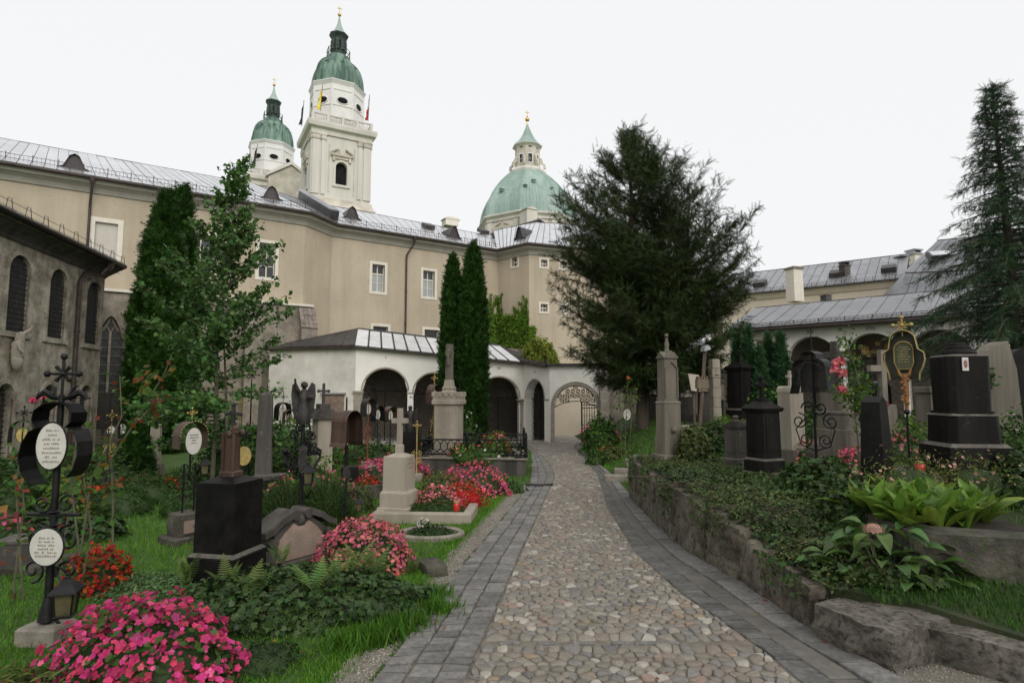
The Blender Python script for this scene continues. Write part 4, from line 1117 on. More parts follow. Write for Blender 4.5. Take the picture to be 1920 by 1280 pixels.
# ---------------------------------------------------------------- right arcade
arc_r = thing('right_arcade', 'white arcade with broad arches and grey metal roof on the right side', 'arcade')
a0, a1 = V2(GX(1372, 26.9)), V2(GX(1990, 19.6))
rF = Wall(a0, a1); zr_e, zr_s = 4.42, 3.0
ra = []
for px in (1522, 1636, 1762): ra.append(rF.u(px))
ra = [ra[0] - 2.2] + ra + [ra[2] + 2.3, ra[2] + 4.6]
ra = [u for u in ra if 1.1 < u < rF.L - 1.1]
hr = [arch_hole(u, .98, None, zr_s, rise=1.0) for u in ra]
mb = MB(); rF.mesh(mb, .2, zr_e, hr, .45); mb.build('wall', 'white_plaster', arc_r)
for k in range(len(hr) - 1): column(arc_r, rF, (hr[k]['u1'] + hr[k + 1]['u0']) / 2, .2, zr_s, .15)
for h in hr: grille(arc_r, rF, h, .3, fan_=False)
m2 = MB()
for k in range(30):
    h = hr[-2]; a = random.uniform(0, PI); r_ = random.uniform(.2, .85); m2.tube([rF.at(h['uc'] + r_ * math.cos(a) + x, h['spring'] + r_ * .9 * math.sin(a) * h['hw'] + z, .3) for x, z in spiral((0, 0), .1, 1.3, 10, a)], .012, 4)
m2.build('scroll_screen', 'gold_old', arc_r)
bo = offset_line([a0, a1], -3.6)
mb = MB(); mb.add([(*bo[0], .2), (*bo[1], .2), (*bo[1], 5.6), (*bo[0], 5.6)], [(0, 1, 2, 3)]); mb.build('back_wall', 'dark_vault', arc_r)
eo = offset_line([a0, a1], .45); e0, e1 = Vector((*eo[0], zr_e + .03)), Vector((*eo[1], zr_e + .03)); r0, r1 = Vector((*bo[0], zr_e + 1.45)), Vector((*bo[1], zr_e + 1.45))
panel_roof(arc_r, e0, e1, r0, r1, 17, 'zinc_mid', sr=.022, guard=(.06, .1))
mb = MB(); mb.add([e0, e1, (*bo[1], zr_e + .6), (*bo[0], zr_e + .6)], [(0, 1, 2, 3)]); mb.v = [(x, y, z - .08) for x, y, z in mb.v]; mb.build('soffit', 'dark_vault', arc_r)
mb = MB(); mb.tube([e0 - Vector((0, 0, .08)), e1 - Vector((0, 0, .08))], .07, 6); mb.build('gutter', 'gutter_brown', arc_r)
for u, t in ((rF.u(1522), 'XX'), (rF.u(1636), 'XXI'), (rF.u(1762), 'XXII')): numeral(arc_r, rF, u, zr_s + 1.10, t, .2)

# ---------------------------------------------------------------- far houses on the right
fh = thing('far_house', 'long cream house with seamed metal roof beyond the right arcade', 'building')
zf = W(1408, 553, 46).z
f0, f1 = atz(1330, 560, zf), atz(1700, 524, zf)
wF = Wall(f0, f1); mb = MB(); wF.mesh(mb, -1, zf); mb.build('wall', 'cream_wall', fh)
mb = MB(); sweep(mb, [f0, f1], [(0, zf - .5), (.1, zf - .45), (.3, zf - .1), (.4, zf), (0, zf)]); mb.build('cornice', 'cream_wall', fh)
fe = [Vector((*p, zf + .02)) for p in offset_line([f0, f1], .5)]; fr = [Vector((*p, zf + 2.6)) for p in offset_line([f0, f1], -4.5)]
fr[0] = fr[0]
panel_roof(fh, fe[0], fe[1], fr[0], fr[1], 22, 'zinc_grey', guard=(.03, .2), split=1)
n_ = (fe[1] - fe[0]).cross(fr[0] - fe[0]).normalized()
for px, py in ((1426, 536), (1569, 518), (1667, 509)):
    p = on_plane(px, py, fe[0], n_); mb = MB(); mb.box((0, 0, .2), (.9, .9, .4)); o = mb.build('roof_hatch', 'roof_dark', fh); o.location = p; o.rotation_euler = (math.radians(25), 0, wF.rz())
def chimney(label, px, ytop, ybot, wpx, d, mat, capmat, style=0):
    p = W(px, ybot, d); h = W(px, ytop, d).z - p.z; ww = wpx * d / F
    t = thing('chimney', label, 'chimney', p, .3); mb = MB(); mb.box((0, 0, h * .45), (ww, ww, h * .9), 0, .94); mb.build('stack', mat, t)
    mb = MB(); mb.box((0, 0, h * .93), (ww * 1.15, ww * 1.15, h * .06)); 
    if style: 
        for sx in (-1, 1): mb.box((sx * ww * .4, 0, h * 1.0), (ww * .18, ww * .8, h * .12))
        mb.box((0, 0, h * 1.09), (ww * 1.1, ww * 1.1, h * .05))
    mb.build('cap', capmat, t)
    return t
chimney('tall pale rendered chimney rising in front of the far metal roof', 1491, 499, 566, 22, 36, 'frame_white', 'kerb_stone')
chimney('slim dark slate chimney in the middle of the far roof', 1585, 496, 533, 14, 43, 'dark_stone', 'roof_dark', 1)
chimney('broad dark slate chimney beside the steep grey roof', 1693, 486, 530, 17, 43, 'dark_stone', 'roof_dark', 1)
chimney('white chimney with a metal hood above the steep roof', 1716, 474, 520, 20, 46, 'frame_white', 'zinc_grey', 1)
chimney('squat brown chimney just above the arcade ridge', 1549, 553, 566, 14, 31, 'roof_dark', 'roof_dark')
sr_ = thing('steep_roof_house', 'house with steep grey mansard roof and skylight behind the spruce', 'building')
D_ = 33
qa, qb, qc, qd = W(1676, 575, D_), W(1698, 513, D_ + 1), W(1758, 452, D_ + 3), W(1990, 430, D_ - 3)
qe, qf = W(1990, 500, D_ - 5), W(1990, 580, D_ - 6)
panel_roof(sr_, qa, qf, qb, qe, 16, 'zinc_mid', sr=.03); panel_roof(sr_, qb, qe, qc, qd, 16, 'zinc_mid', sr=.03, name='upper_roof')
mb = MB(); mb.add([qa, qb, qc, qc + Vector((3, 7, 0)), qa + Vector((3, 9, 0))], [(0, 1, 2, 3, 4)]); mb.add([qa, qf, qf - Vector((0, 0, 6)), qa - Vector((0, 0, 6))], [(0, 1, 2, 3)]); mb.build('side_slope', 'zinc_mid', sr_)
p = L3(L3(qb, qe, .17), L3(qc, qd, .17), .42); mb = MB(); mb.box((0, 0, .15), (1.25, .9, .3)); o = mb.build('skylight', 'roof_dark', sr_); o.location = p; o.rotation_euler = (math.radians(30), 0, -.3)
m2 = MB(); m2.box((0, 0, .32), (1.05, .7, .04)); k = m2.build('pane', 'zinc_roof', o)
# ================================================================== CATHEDRAL TOWERS AND DOME
def cross_mesh(mb, z, h, t, c=(0, 0)):
    mb.box((c[0], c[1], z + h / 2), (t, t, h)); mb.box((c[0], c[1], z + h * .66), (h * .6, t, t))
    return mb
TD = 120.0
tx = W(632, 200, TD)
zt = lambda y: W(632, y, float(np.interp(y, [60, 100, 112, 150, 158, 233, 240, 400], [119.5, 118.5, 117.5, 115.2, 115, 115, 113, 114]))).z
PX = TD / F * 1.03
tw = thing('cathedral_tower', 'nearer pale stone cathedral tower with green copper dome and yellow flag', 'tower', (tx.x, tx.y, 0), math.radians(29), 'cathedral towers')
hb = 5.75
corners = [(-hb, -hb), (hb, -hb), (hb, hb), (-hb, hb)]
zB0, zB1 = 8.0, zt(252)
for i in range(4):
    wl = Wall(corners[i], corners[(i + 1) % 4]); mb = MB()
    h = arch_hole(hb, 1.15, zt(343), zt(310), 12); wl.mesh(mb, zB0, zB1, [h], .9); mb.build('wall', 'cathedral_stone', tw)
    m2 = MB(); poly = [(h['u0'], h['sill'])] + arch_pts(h) + [(h['u1'], h['sill'])]
    m2.add([wl.at(u, z, .85) for u, z in poly], [tuple(range(len(poly)))]); win = m2.build('window', 'void_dark', tw)
    m2 = MB(); fo = 1.35
    wl.block(m2, h['u0'] - .45, h['u0'] - .02, h['sill'], h['spring'], -.18, .05); wl.block(m2, h['u1'] + .02, h['u1'] + .45, h['sill'], h['spring'], -.18, .05)
    wl.block(m2, h['u0'] - .6, h['u1'] + .6, h['sill'] - .5, h['sill'] - .01, -.28, .05)
    a, b = arch_pts(h, 1.02, 12), arch_pts(h, 1.4, 12)
    for k in range(12):
        m2.add([wl.at(*a[k], -.18), wl.at(*a[k + 1], -.18), wl.at(*b[k + 1], -.18), wl.at(*b[k], -.18)], [(0, 3, 2, 1)]); m2.add([wl.at(*b[k], -.18), wl.at(*b[k + 1], -.18), wl.at(*b[k + 1], .05), wl.at(*b[k], .05)], [(0, 3, 2, 1)])
    m2.build('surround', 'cathedral_stone', win)
    m2 = MB(); zp = zt(289)
    wl.block(m2, hb - 2.2, hb + 2.2, zp, zp + .45, -.55, .02)
    for sg in (-1, 1):
        q = [(hb + sg * 2.2, zp + .45), (hb + sg * .75, zp + 1.45), (hb + sg * .75, zp + 1.8), (hb + sg * 2.2, zp + .85)]
        m2.add([wl.at(u, z, -.55) for u, z in q] + [wl.at(u, z, .02) for u, z in q], [(0, 1, 2, 3), (4, 7, 6, 5), (0, 4, 5, 1), (1, 5, 6, 2), (2, 6, 7, 3), (3, 7, 4, 0)])
        wl.block(m2, hb + sg * 1.6 - .25, hb + sg * 1.6 + .25, zp - 1.0, zp - .01, -.4, .02)
    wl.block(m2, hb - .5, hb + .5, zp + .46, zp + 1.5, -.45, .02); wl.block(m2, hb - 1.3, hb + 1.3, zp - .55, zp - .01, -.3, .02)
    m2.build('pediment', 'cathedral_trim', tw)
    for ua, ub in ((.0, 1.35), (1.75, 2.5), (2 * hb - 2.5, 2 * hb - 1.75), (2 * hb - 1.35, 2 * hb)):
        m2 = MB(); wl.block(m2, ua, ub, zt(366), zt(262), -.26, .02); pl = m2.build('pilaster', 'cathedral_stone', tw)
        m2 = MB(); wl.block(m2, ua - .12, ub + .12, zt(262), zt(252), -.42, .02); wl.block(m2, ua - .2, ub + .2, zt(254), zt(252) + .05, -.5, .02); m2.build('capital', 'cathedral_trim', pl)
    for q in ((hb - 2.6, hb - 2.4), (hb + 2.4, hb + 2.6)):
        m2 = MB(); wl.block(m2, *q, zt(360), zt(268), -.1, .02); m2.build('panel_strip', 'cathedral_trim', tw)
sq = lambda o: [(-hb - o, -hb - o), (hb + o, -hb - o), (hb + o, hb + o), (-hb - o, hb + o)]
def square_band(prof, name, mat):
    mb = MB()
    for (o0, z0), (o1, z1) in zip(prof[:-1], prof[1:]):
        a, b = sq(o0), sq(o1)
        for i in range(4): j = (i + 1) % 4; mb.add([(*a[i], z0), (*a[j], z0), (*b[j], z1), (*b[i], z1)], [(0, 1, 2, 3)])
    a = sq(prof[-1][0]); mb.add([(*p, prof[-1][1]) for p in a], [(0, 1, 2, 3)])
    return mb.build(name, mat, tw)
square_band([(0, zt(252)), (.3, zt(252)), (.35, zt(246)), (.3, zt(245)), (.35, zt(243)), (1.0, zt(240)), (1.15, zt(237)), (1.15, zt(235.5)), (.6, zt(235))], 'cornice', 'cathedral_stone')
square_band([(-.1, zt(400)), (1.0, zt(391)), (1.1, zt(388)), (.8, zt(385)), (.5, zt(378)), (.35, zt(372)), (-.2, zt(371))], 'base_cornice', 'cathedral_trim')
# balustrade
bal = MB(); zb0, zb1 = zt(235), zt(222)
for i in range(4):
    wl = Wall(sq(.35)[i], sq(.35)[(i + 1) % 4]); LL = wl.L
    wl.block(bal, 0, LL, zb1 - .22, zb1, 0, .35); wl.block(bal, 0, LL, zb0, zb0 + .2, .02, .33)
    for k in range(5): u = (LL - .5) * k / 4; wl.block(bal, u, u + .5, zb0, zb1 + .05, -.03, .38)
    for k in range(36): u = .4 + (LL - .8) * k / 35; p = wl.at(u, 0, .17); bal.lathe([(.07, zb0 + .2), (.11, zb0 + .5), (.06, zb1 - .22)], 5, (p.x, p.y, 0))
bal.build('balustrade', 'cathedral_stone', tw)
# octagonal drum
ro = 47 * PX / math.cos(PI / 8) * .97
oc = [(ro * math.cos(PI / 8 + PI / 4 * k - PI * .75), ro * math.sin(PI / 8 + PI / 4 * k - PI * .75)) for k in range(8)]
for k in range(8):
    wl = Wall(oc[k], oc[(k + 1) % 8]); um = wl.L / 2
    mb = MB(); wl.mesh(mb, zb0 - .2, zt(155)); mb.build('drum_wall', 'drum_white', tw)
    zc = zt(187); e = [(um + 1.02 * math.cos(2 * PI * i / 20), zc + .66 * math.sin(2 * PI * i / 20)) for i in range(20)]
    m2 = MB(); m2.add([wl.at(u, z, -.02) for u, z in e], [tuple(range(20))]); win = m2.build('oval_window', 'void_dark', tw)
    m2 = MB(); m2.tube([wl.at(um + (u - um) * 1.12, zc + (z - zc) * 1.15, -.05) for u, z in e], .12, 5, closed=True); m2.build('oval_frame', 'drum_white', win)
    m2 = MB(); wl.block(m2, .45, wl.L - .45, zt(222), zt(199), -.10, .02); wl.block(m2, .1, wl.L - .1, zt(197.5), zt(196.5), -.16, .02)
    wl.block(m2, .35, wl.L - .35, zt(168), zt(166), -.12, .02); wl.block(m2, -.05, .16, zb0, zt(158), -.12, .02); wl.block(m2, wl.L - .16, wl.L + .05, zb0, zt(158), -.12, .02); m2.build('drum_panel', 'drum_white', tw)
def octa(prof, name, mat, n=8, smooth=0):
    mb = MB(); mb.lathe(prof, n, rot=PI / 8); return mb.build(name, mat, tw, smooth)
ap = 1 / math.cos(PI / 8) * PX
octa([(46 * ap, zt(157)), (48 * ap, zt(154)), (49.5 * ap, zt(152)), (48 * ap, zt(150.5)), (44 * ap, zt(150))], 'drum_cornice', 'drum_white')
prof = [(48.5 * ap, zt(151.5)), (45.5 * ap, zt(150)), (44.4 * ap, zt(147)), (44 * ap, zt(142)), (43 * ap, zt(135)), (41 * ap, zt(128)), (38 * ap, zt(121)), (33 * ap, zt(114.5)), (27 * ap, zt(110)), (20 * ap, zt(106.5))]
dome = octa(prof, 'dome', 'copper_dark')
rb = MB()
for k in range(8):
    a = PI / 8 + PI / 4 * k; rb.tube([(r * math.cos(a), r * math.sin(a), z + .05) for r, z in prof[1:]], .12, 4)
    for j in range(1, 5):
        b = a + PI / 4; f = j / 5; rb.tube([((r * math.cos(a)) * (1 - f) + (r * math.cos(b)) * f, (r * math.sin(a)) * (1 - f) + (r * math.sin(b)) * f, z + .02) for r, z in prof[1:]], .05, 3)
rb.build('ribs', 'copper_dark', dome)
for k in range(8):
    a = PI / 4 * k; r, z = 34 * PX, zt(121.5); mb = MB(); mb.box((0, 0, 0), (.6, .9, .5)); mb.prism([(-.4, .25), (.4, .25), (.0, .45)], -.5, .5, 'y'); o = mb.build('dome_hatch', 'copper_black', dome); o.location = (r * math.cos(a), r * math.sin(a), z); o.rotation_euler = (0, 0, a - PI / 2)
octa([(21 * ap, zt(107)), (21 * ap, zt(103)), (18 * ap, zt(101)), (11 * ap, zt(100))], 'lantern_base', 'copper_dark')
rl = MB()
for k in range(8):
    a = PI / 8 + PI / 4 * k; b = a + PI / 4; R_ = 19.5 * ap; p, q = (R_ * math.cos(a), R_ * math.sin(a)), (R_ * math.cos(b), R_ * math.sin(b))
    rl.tube([(*p, zt(103)), (*p, zt(90))], .09, 4)
    for yy in (97, 90): rl.tube([(*p, zt(yy)), (*q, zt(yy))], .07, 4)
rl.build('railing', 'copper_black', tw)
octa([(12.5 * ap, zt(101)), (12.5 * ap, zt(92))], 'lantern_plinth', 'copper_black')
for k in range(8):
    a = PI / 8 + PI / 4 * k; mb = MB(); mb.lathe([(.5, zt(92)), (.42, zt(74))], 8, (10.5 * ap * math.cos(a), 10.5 * ap * math.sin(a), 0)); mb.build('lantern_column', 'copper_black', tw)
    wl = Wall((10.5 * ap * math.cos(a), 10.5 * ap * math.sin(a)), (10.5 * ap * math.cos(a + PI / 4), 10.5 * ap * math.sin(a + PI / 4)))
mb = MB(); mb.lathe([(.35, zt(92)), (.35, zt(74))], 6); mb.build('lantern_core', 'copper_black', tw)
octa([(11 * ap, zt(76)), (12 * ap, zt(73)), (13 * ap, zt(71)), (16.5 * ap, zt(66)), (17 * ap, zt(64.5))], 'lantern_cornice', 'copper_black')
octa([(17 * ap, zt(64.5)), (12.5 * ap, zt(61)), (8.5 * ap, zt(56)), (5.5 * ap, zt(49)), (3 * ap, zt(41)), (1.4 * ap, zt(32)), (1 * ap, zt(29))], 'spire', 'copper_pale')
mb = MB(); mb.ball((0, 0, zt(25.5)), 3.5 * PX, 12, 8); mb.build('golden_ball', 'gold', tw, smooth=180)
mb = MB(); cross_mesh(mb, zt(22.5), zt(9) - zt(22.5), .12); mb.build('cross', 'gold_old', tw)
p2 = W(509, 300, 150.0)
tw2 = copy_tree(tw); tw2.location = (p2.x, p2.y, W(509, 291, 145).z - zt(185))
tw2['label'] = 'farther and smaller looking cathedral tower with green dome, left of the other'

def flag(label, px, y0, y1, d, mats, lean=0.0, wpx=9):
    a, b = W(px, y1, d), W(px + lean, y0, d); t = thing('flag', label, 'flag', a)
    v = b - a; mb = MB(); mb.tube([(0, 0, 0), v], .06, 5); mb.build('pole', 'wood_grey', t)
    n = len(mats)
    for i, m_ in enumerate(mats):
        mb = MB(); P = []; K = 6
        for k in range(K + 1):
            f = 1 - (i + k / K) / n * .92; c = v * f; ww = wpx * d / F * (1 - f + .12)
            P += [(c.x - .1 * v.x - ww * .1, .06 + .1 * math.sin(k * 1.3 + i), c.z), (c.x - ww, .06 + .25 * math.sin(k * 1.7 + 1 + i), c.z - .2)]
        mb.add(P, [(2 * k, 2 * k + 1, 2 * k + 3, 2 * k + 2) for k in range(K)]); mb.add([(x, y + .05, z) for x, y, z in P], [(2 * k, 2 * k + 2, 2 * k + 3, 2 * k + 1) for k in range(K)]); mb.build('cloth', m_, t)
    return t
flag('yellow flag hanging in front of the nearer cathedral tower', 601, 158, 208, 112, ['flag_yellow'], 4, 8)
flag('black flag left of the nearer cathedral tower', 566, 188, 237, 113, ['flag_black'], 4, 6)
flag('white and red flag right of the nearer cathedral tower', 690, 178, 229, 113, ['flag_white', 'flag_red'], 3, 6)
flag('black flag hanging beside the farther cathedral tower', 478, 270, 312, 143, ['flag_black'], 5, 7)
flag('thin pale flag at the far left of the farther tower', 459, 290, 330, 145, ['flag_white'], 2, 4)
gp = W(538, 330, 138)
gb_ = thing('cathedral_gable', 'stone gable between the two cathedral towers', 'gable', (gp.x, gp.y, 0), math.radians(29))
zz = lambda y: W(538, y, 138).z
mb = MB(); mb.prism([(-4.2, 8), (6, 8), (6, zz(335)), (.8, zz(312)), (-4.2, zz(338))], -1, 1, 'y'); mb.build('wall', 'cathedral_trim', gb_)
mb = MB(); mb.prism([(-4.8, zz(339)), (.8, zz(311)), (6, zz(336)), (6, zz(331)), (.8, zz(305)), (-4.8, zz(334))], -1.5, 1.5, 'y'); mb.build('coping', 'cathedral_stone', gb_)
mb = MB(); mb.lathe([(.8, zz(322)), (1.0, zz(310)), (.5, zz(302)), (.7, zz(296)), (.2, zz(286))], 8, (4.4, 0, 0)); mb.build('finial_statue', 'cathedral_trim', gb_, smooth=60)

# ---------------------------------------------------------------- the big dome
DD = 140.0; dc = W(989, 380, DD); dz = lambda y: W(989, y, float(np.interp(y, [230, 268, 318, 345, 395, 440], [140, 137.5, 136.8, 133.5, 129.5, 129.5]))).z; DP = DD / F * 1.03
dm = thing('cathedral_dome', 'large pale green copper dome on an octagonal stone drum with lantern', 'dome', (dc.x, dc.y, 0), math.radians(12))
da = 1 / math.cos(PI / 8) * DP * .985
def dl(prof, name, mat, n=8, parent=None, smooth=0): mb = MB(); mb.lathe(prof, n, rot=PI / 8); return mb.build(name, mat, parent or dm, smooth)
dl([(83 * da, 5), (83 * da, dz(411)), (86 * da, dz(409)), (84 * da, dz(408)), (84 * da, dz(404)), (89 * da, dz(400)), (89 * da, dz(397)), (85 * da, dz(396))], 'drum', 'cathedral_stone')
pf = [(88 * da, dz(398)), (84.5 * da, dz(395)), (84 * da, dz(389)), (82 * da, dz(379)), (78 * da, dz(368)), (72 * da, dz(357)), (64 * da, dz(346)), (54 * da, dz(336)), (43 * da, dz(327)), (31 * da, dz(319))]
dd = dl(pf, 'dome_shell', 'copper_pale')
rb = MB()
for k in range(8):
    a = PI / 8 + PI / 4 * k; rb.tube([(r * math.cos(a), r * math.sin(a), z + .06) for r, z in pf[1:]], .22, 4)
    for j in range(1, 11):
        b = a + PI / 4; f = j / 11; rb.tube([((r * math.cos(a)) * (1 - f) + (r * math.cos(b)) * f, (r * math.sin(a)) * (1 - f) + (r * math.sin(b)) * f, z) for r, z in pf[1:]], .07, 3)
rb.build('ribs', 'copper_pale', dd)
rr = random.Random(3)
for px, py in ((985, 356), (1039, 357), (929, 357), (1060, 378), (1002, 345)):
    k = W(px, py, DD - 9); o_ = dm.matrix_world
    lx = Matrix.Rotation(-math.radians(12), 3, 'Z') @ Vector((k.x - dc.x, k.y - dc.y, 0)); r_ = np.interp(-py, [-395, -379, -357, -336, -319], [84, 82, 72, 54, 31]) * DP
    a = math.atan2(lx.y, lx.x); mb = MB(); mb.box((0, 0, 0), (.8, 1.2, .55)); mb.prism([(-.55, .28), (.55, .28), (0, .5)], -.7, .7, 'y'); o = mb.build('dome_hatch', 'copper_dark', dd); o.location = (r_ * math.cos(a), r_ * math.sin(a), dz(py)); o.rotation_euler = (0, 0, a - PI / 2)
R8 = [(83 * da * math.cos(PI / 8 + PI / 4 * k), 83 * da * math.sin(PI / 8 + PI / 4 * k)) for k in range(8)]
for k in range(8):
    wl = Wall(R8[k], R8[(k + 1) % 8]); um = wl.L / 2; mb = MB()
    wl.block(mb, um - 1.3, um + 1.3, dz(470), dz(428), -.05, .1); win = mb.build('window', 'void_dark', dm)
    mb = MB(); wl.block(mb, um - 1.9, um - 1.35, dz(470), dz(426), -.35, .05); wl.block(mb, um + 1.35, um + 1.9, dz(470), dz(426), -.35, .05); wl.block(mb, um - 2.3, um + 2.3, dz(426), dz(422), -.6, .05)
    for sg in (-1, 1): q = [(um + sg * 2.3, dz(422)), (um + sg * .5, dz(415)), (um + sg * .5, dz(412)), (um + sg * 2.3, dz(419))]; mb.add([wl.at(u, z, -.6) for u, z in q] + [wl.at(u, z, .05) for u, z in q], [(0, 1, 2, 3), (4, 7, 6, 5), (0, 4, 5, 1), (1, 5, 6, 2), (2, 6, 7, 3), (3, 7, 4, 0)])
    mb.build('surround', 'cathedral_trim', win)
    for u in (.2, wl.L - 1.4):
        mb = MB(); wl.block(mb, u, u + 1.2, 6, dz(411), -.3, .05); mb.build('pilaster', 'cathedral_stone', dm)
bk = W(991, 415, DD - 14); mb = MB(); mb.box((0, 0, -1.5), (2.7, 3.0, 7.6)); mb.prism([(-1.7, 2.3), (1.7, 2.3), (0, 2.9)], -1.7, 1.7, 'y')
o = mb.build('attic_block', 'cathedral_stone', dm); o.location = Matrix.Rotation(-math.radians(12), 4, 'Z') @ Vector((bk.x - dc.x, bk.y - dc.y, bk.z)); o.rotation_euler = (0, 0, .35)
dl([(32 * da, dz(320)), (33 * da, dz(317)), (31 * da, dz(315)), (29 * da, dz(312)), (23 * da, dz(311))], 'lantern_base', 'cathedral_stone')
LR = 22 * da; L8 = [(LR * math.cos(PI / 8 + PI / 4 * k), LR * math.sin(PI / 8 + PI / 4 * k)) for k in range(8)]
for k in range(8):
    wl = Wall(L8[k], L8[(k + 1) % 8]); um = wl.L / 2; h = rect_hole(um - .48, um + .48, dz(303), dz(288)); h2 = rect_hole(um - .38, um + .38, dz(276), dz(273.5))
    mb = MB(); wl.mesh(mb, dz(311), dz(272), [h, h2], .3); mb.build('lantern_wall', 'cathedral_trim', dm)
    mb = MB(); wl.block(mb, h['u0'], h['u1'], dz(303), dz(288), .25, .3); win = mb.build('lantern_window', 'void_dark', dm)
    mb = MB(); f = .16
    for a, b, c, d in ((h['u0'] - f, h['u0'], dz(304.5), dz(286)), (h['u1'], h['u1'] + f, dz(304.5), dz(286)), (h['u0'], h['u1'], dz(288), dz(286)), (h['u0'], h['u1'], dz(304.5), dz(303))): wl.block(mb, a, b, c, d, -.12, .05)
    wl.block(mb, um - .03, um + .03, dz(303), dz(288), .2, .24); wl.block(mb, h['u0'], h['u1'], (dz(303) + dz(288)) / 2 - .03, (dz(303) + dz(288)) / 2 + .03, .2, .24); mb.build('frame', 'drum_white', win)
    mb = MB(); wl.block(mb, h2['u0'], h2['u1'], h2['sill'], dz(273.5), .2, .25); mb.build('oculus', 'void_dark', dm)
    a = PI / 8 + PI / 4 * k; vo = [(LR, dz(290)), (LR + .5, dz(292)), (LR + .7, dz(296)), (LR + .9, dz(300)), (LR + 1.4, dz(303)), (LR + 1.5, dz(310)), (LR + .9, dz(310)), (LR + .8, dz(304)), (LR + .3, dz(301)), (LR, dz(300))]
    mb = MB(); c, s_ = math.cos(a), math.sin(a); mb.prism(vo, -.22, .22, 'y'); mb.v = [(x * c - y * s_, x * s_ + y * c, z) for x, y, z in mb.v]; mb.build('volute', 'cathedral_trim', dm)
dl([(22 * da, dz(273)), (24 * da, dz(271)), (26.5 * da, dz(269.5)), (27 * da, dz(268)), (24 * da, dz(267))], 'lantern_cornice', 'cathedral_stone')
dl([(27 * da, dz(268)), (25 * da, dz(266.5)), (18 * da, dz(261)), (12 * da, dz(254)), (7.5 * da, dz(246)), (3.5 * da, dz(238)), (1 * da, dz(232))], 'lantern_roof', 'copper_pale')
mb = MB(); mb.lathe([(.2, dz(233)), (.15, dz(228)), (.45, dz(227)), (.6, dz(224.5)), (.45, dz(222)), (.12, dz(221)), (.12, dz(219.5)), (.2, dz(219)), (.1, dz(218))], 10); mb.build('golden_ball', 'gold', dm, smooth=60)
mb = MB(); cross_mesh(mb, dz(219), dz(207) - dz(219), .14); mb.build('cross', 'gold_old', dm)
# ================================================================== TREES
def nz(n): v = rng.normal(size=(n, 3)); return v / np.linalg.norm(v, axis=1, keepdims=True)
def arr(p): return np.array([[q[0], q[1], q[2]] for q in p], float)
SPR_T = spray(4, 1.0, .42, .0, .14)      # thuja: broad flat twig
SPR_Y = spray(5, 1.0, .27, .12, .06)    # yew: feathery
SPR_S = spray(6, 1.0, .23, .35, .06)     # spruce: drooping

def thuja_mesh(h, r, n, size, prof, seed=0, lean=.0):
    g = np.random.default_rng(seed)
    t = g.random(n * 2); rad = np.interp(t, *prof) * r
    keep = g.random(n * 2) < (rad / r + .12); t = t[keep][:n]; rad = rad[keep][:n]; m = len(t)
    a = g.random(m) * 2 * PI
    bump = 1 + .10 * np.sin(a * 5 + t * 23 + seed) + .07 * np.sin(a * 9 - t * 41)
    rr = rad * bump * (1 - .22 * g.random(m) ** 2)
    pos = np.stack([rr * np.cos(a), rr * np.sin(a), t * h], 1)
    outw = np.stack([np.cos(a), np.sin(a), np.zeros(m)], 1)
    nrm = outw * .7 + g.normal(size=(m, 3)) * .75; aim = outw * .45 + np.array([[0, 0, 1.0]]) + g.normal(size=(m, 3)) * .3
    return pos, nrm, aim, size * (.7 + .7 * g.random(m))
COL_PROF = ([0, .03, .15, .5, .75, .9, .97, 1], [.55, .8, .95, 1, .82, .52, .28, .05])
def thuja(label, loc, h, r, n, size, prof=COL_PROF, seed=1, mat='thuja', tips='thuja_tips', group=None, cat='tree', name='columnar_thuja'):
    t = thing(name, label, cat, loc, 0, group)
    mb = MB(); mb.tube([(0, 0, -.15), (0, 0, h * .5), (0, 0, h * .92)], [.09 * r / .5, .06 * r / .5, .01], 7); mb.build('trunk', 'bark', t)
    core = MB(); core.lathe([(max(.02, np.interp(k / 14, *prof) * r * .80), k / 14 * h * .975 + .02) for k in range(15)], 12); core.build('inner_crown', mat, t, smooth=60)
    p, nr, am, s = thuja_mesh(h, r, n, size, prof, seed)
    scatter('crown', SPR_T, p, frames(len(p), nr, aim=am), s, mat, t)
    p, nr, am, s = thuja_mesh(h, r * 1.03, n // 3, size * .8, prof, seed + 50)
    scatter('young_tips', SPR_T, p, frames(len(p), nr, aim=am), s, tips, t)
    return t
def height(px, ytop, d, base): return W(px, ytop, d).z - base
BIG_PROF = ([0, .1, .3, .6, .8, .93, 1], [.8, .95, 1, .80, .55, .28, .06])
d = 21.5; b = GX(289, d); thuja('broad dark green thuja column in front of the chapel corner, taller of two', b, height(290, 362, d, b.z), .98, 11000, .28, BIG_PROF, 3)
d = 22.6; b = GX(322, d); thuja('dark green thuja standing just behind the broad one by the chapel', b, height(324, 352, d, b.z), .72, 6000, .30, BIG_PROF, 4)
d = 25.0; b = GX(846, d); thuja('slender dark thuja left of the taller one behind the stone crucifix', b, height(848, 480, d, b.z), .47, 6500, .22, COL_PROF, 5)
d = 24.6; b = GX(886, d); thuja('tallest slender dark thuja in front of the white gallery', b, height(884, 457, d, b.z), .56, 8500, .22, COL_PROF, 6)
TH2 = ([0, .1, .4, .7, 1], [.7, 1, .85, .5, .04])
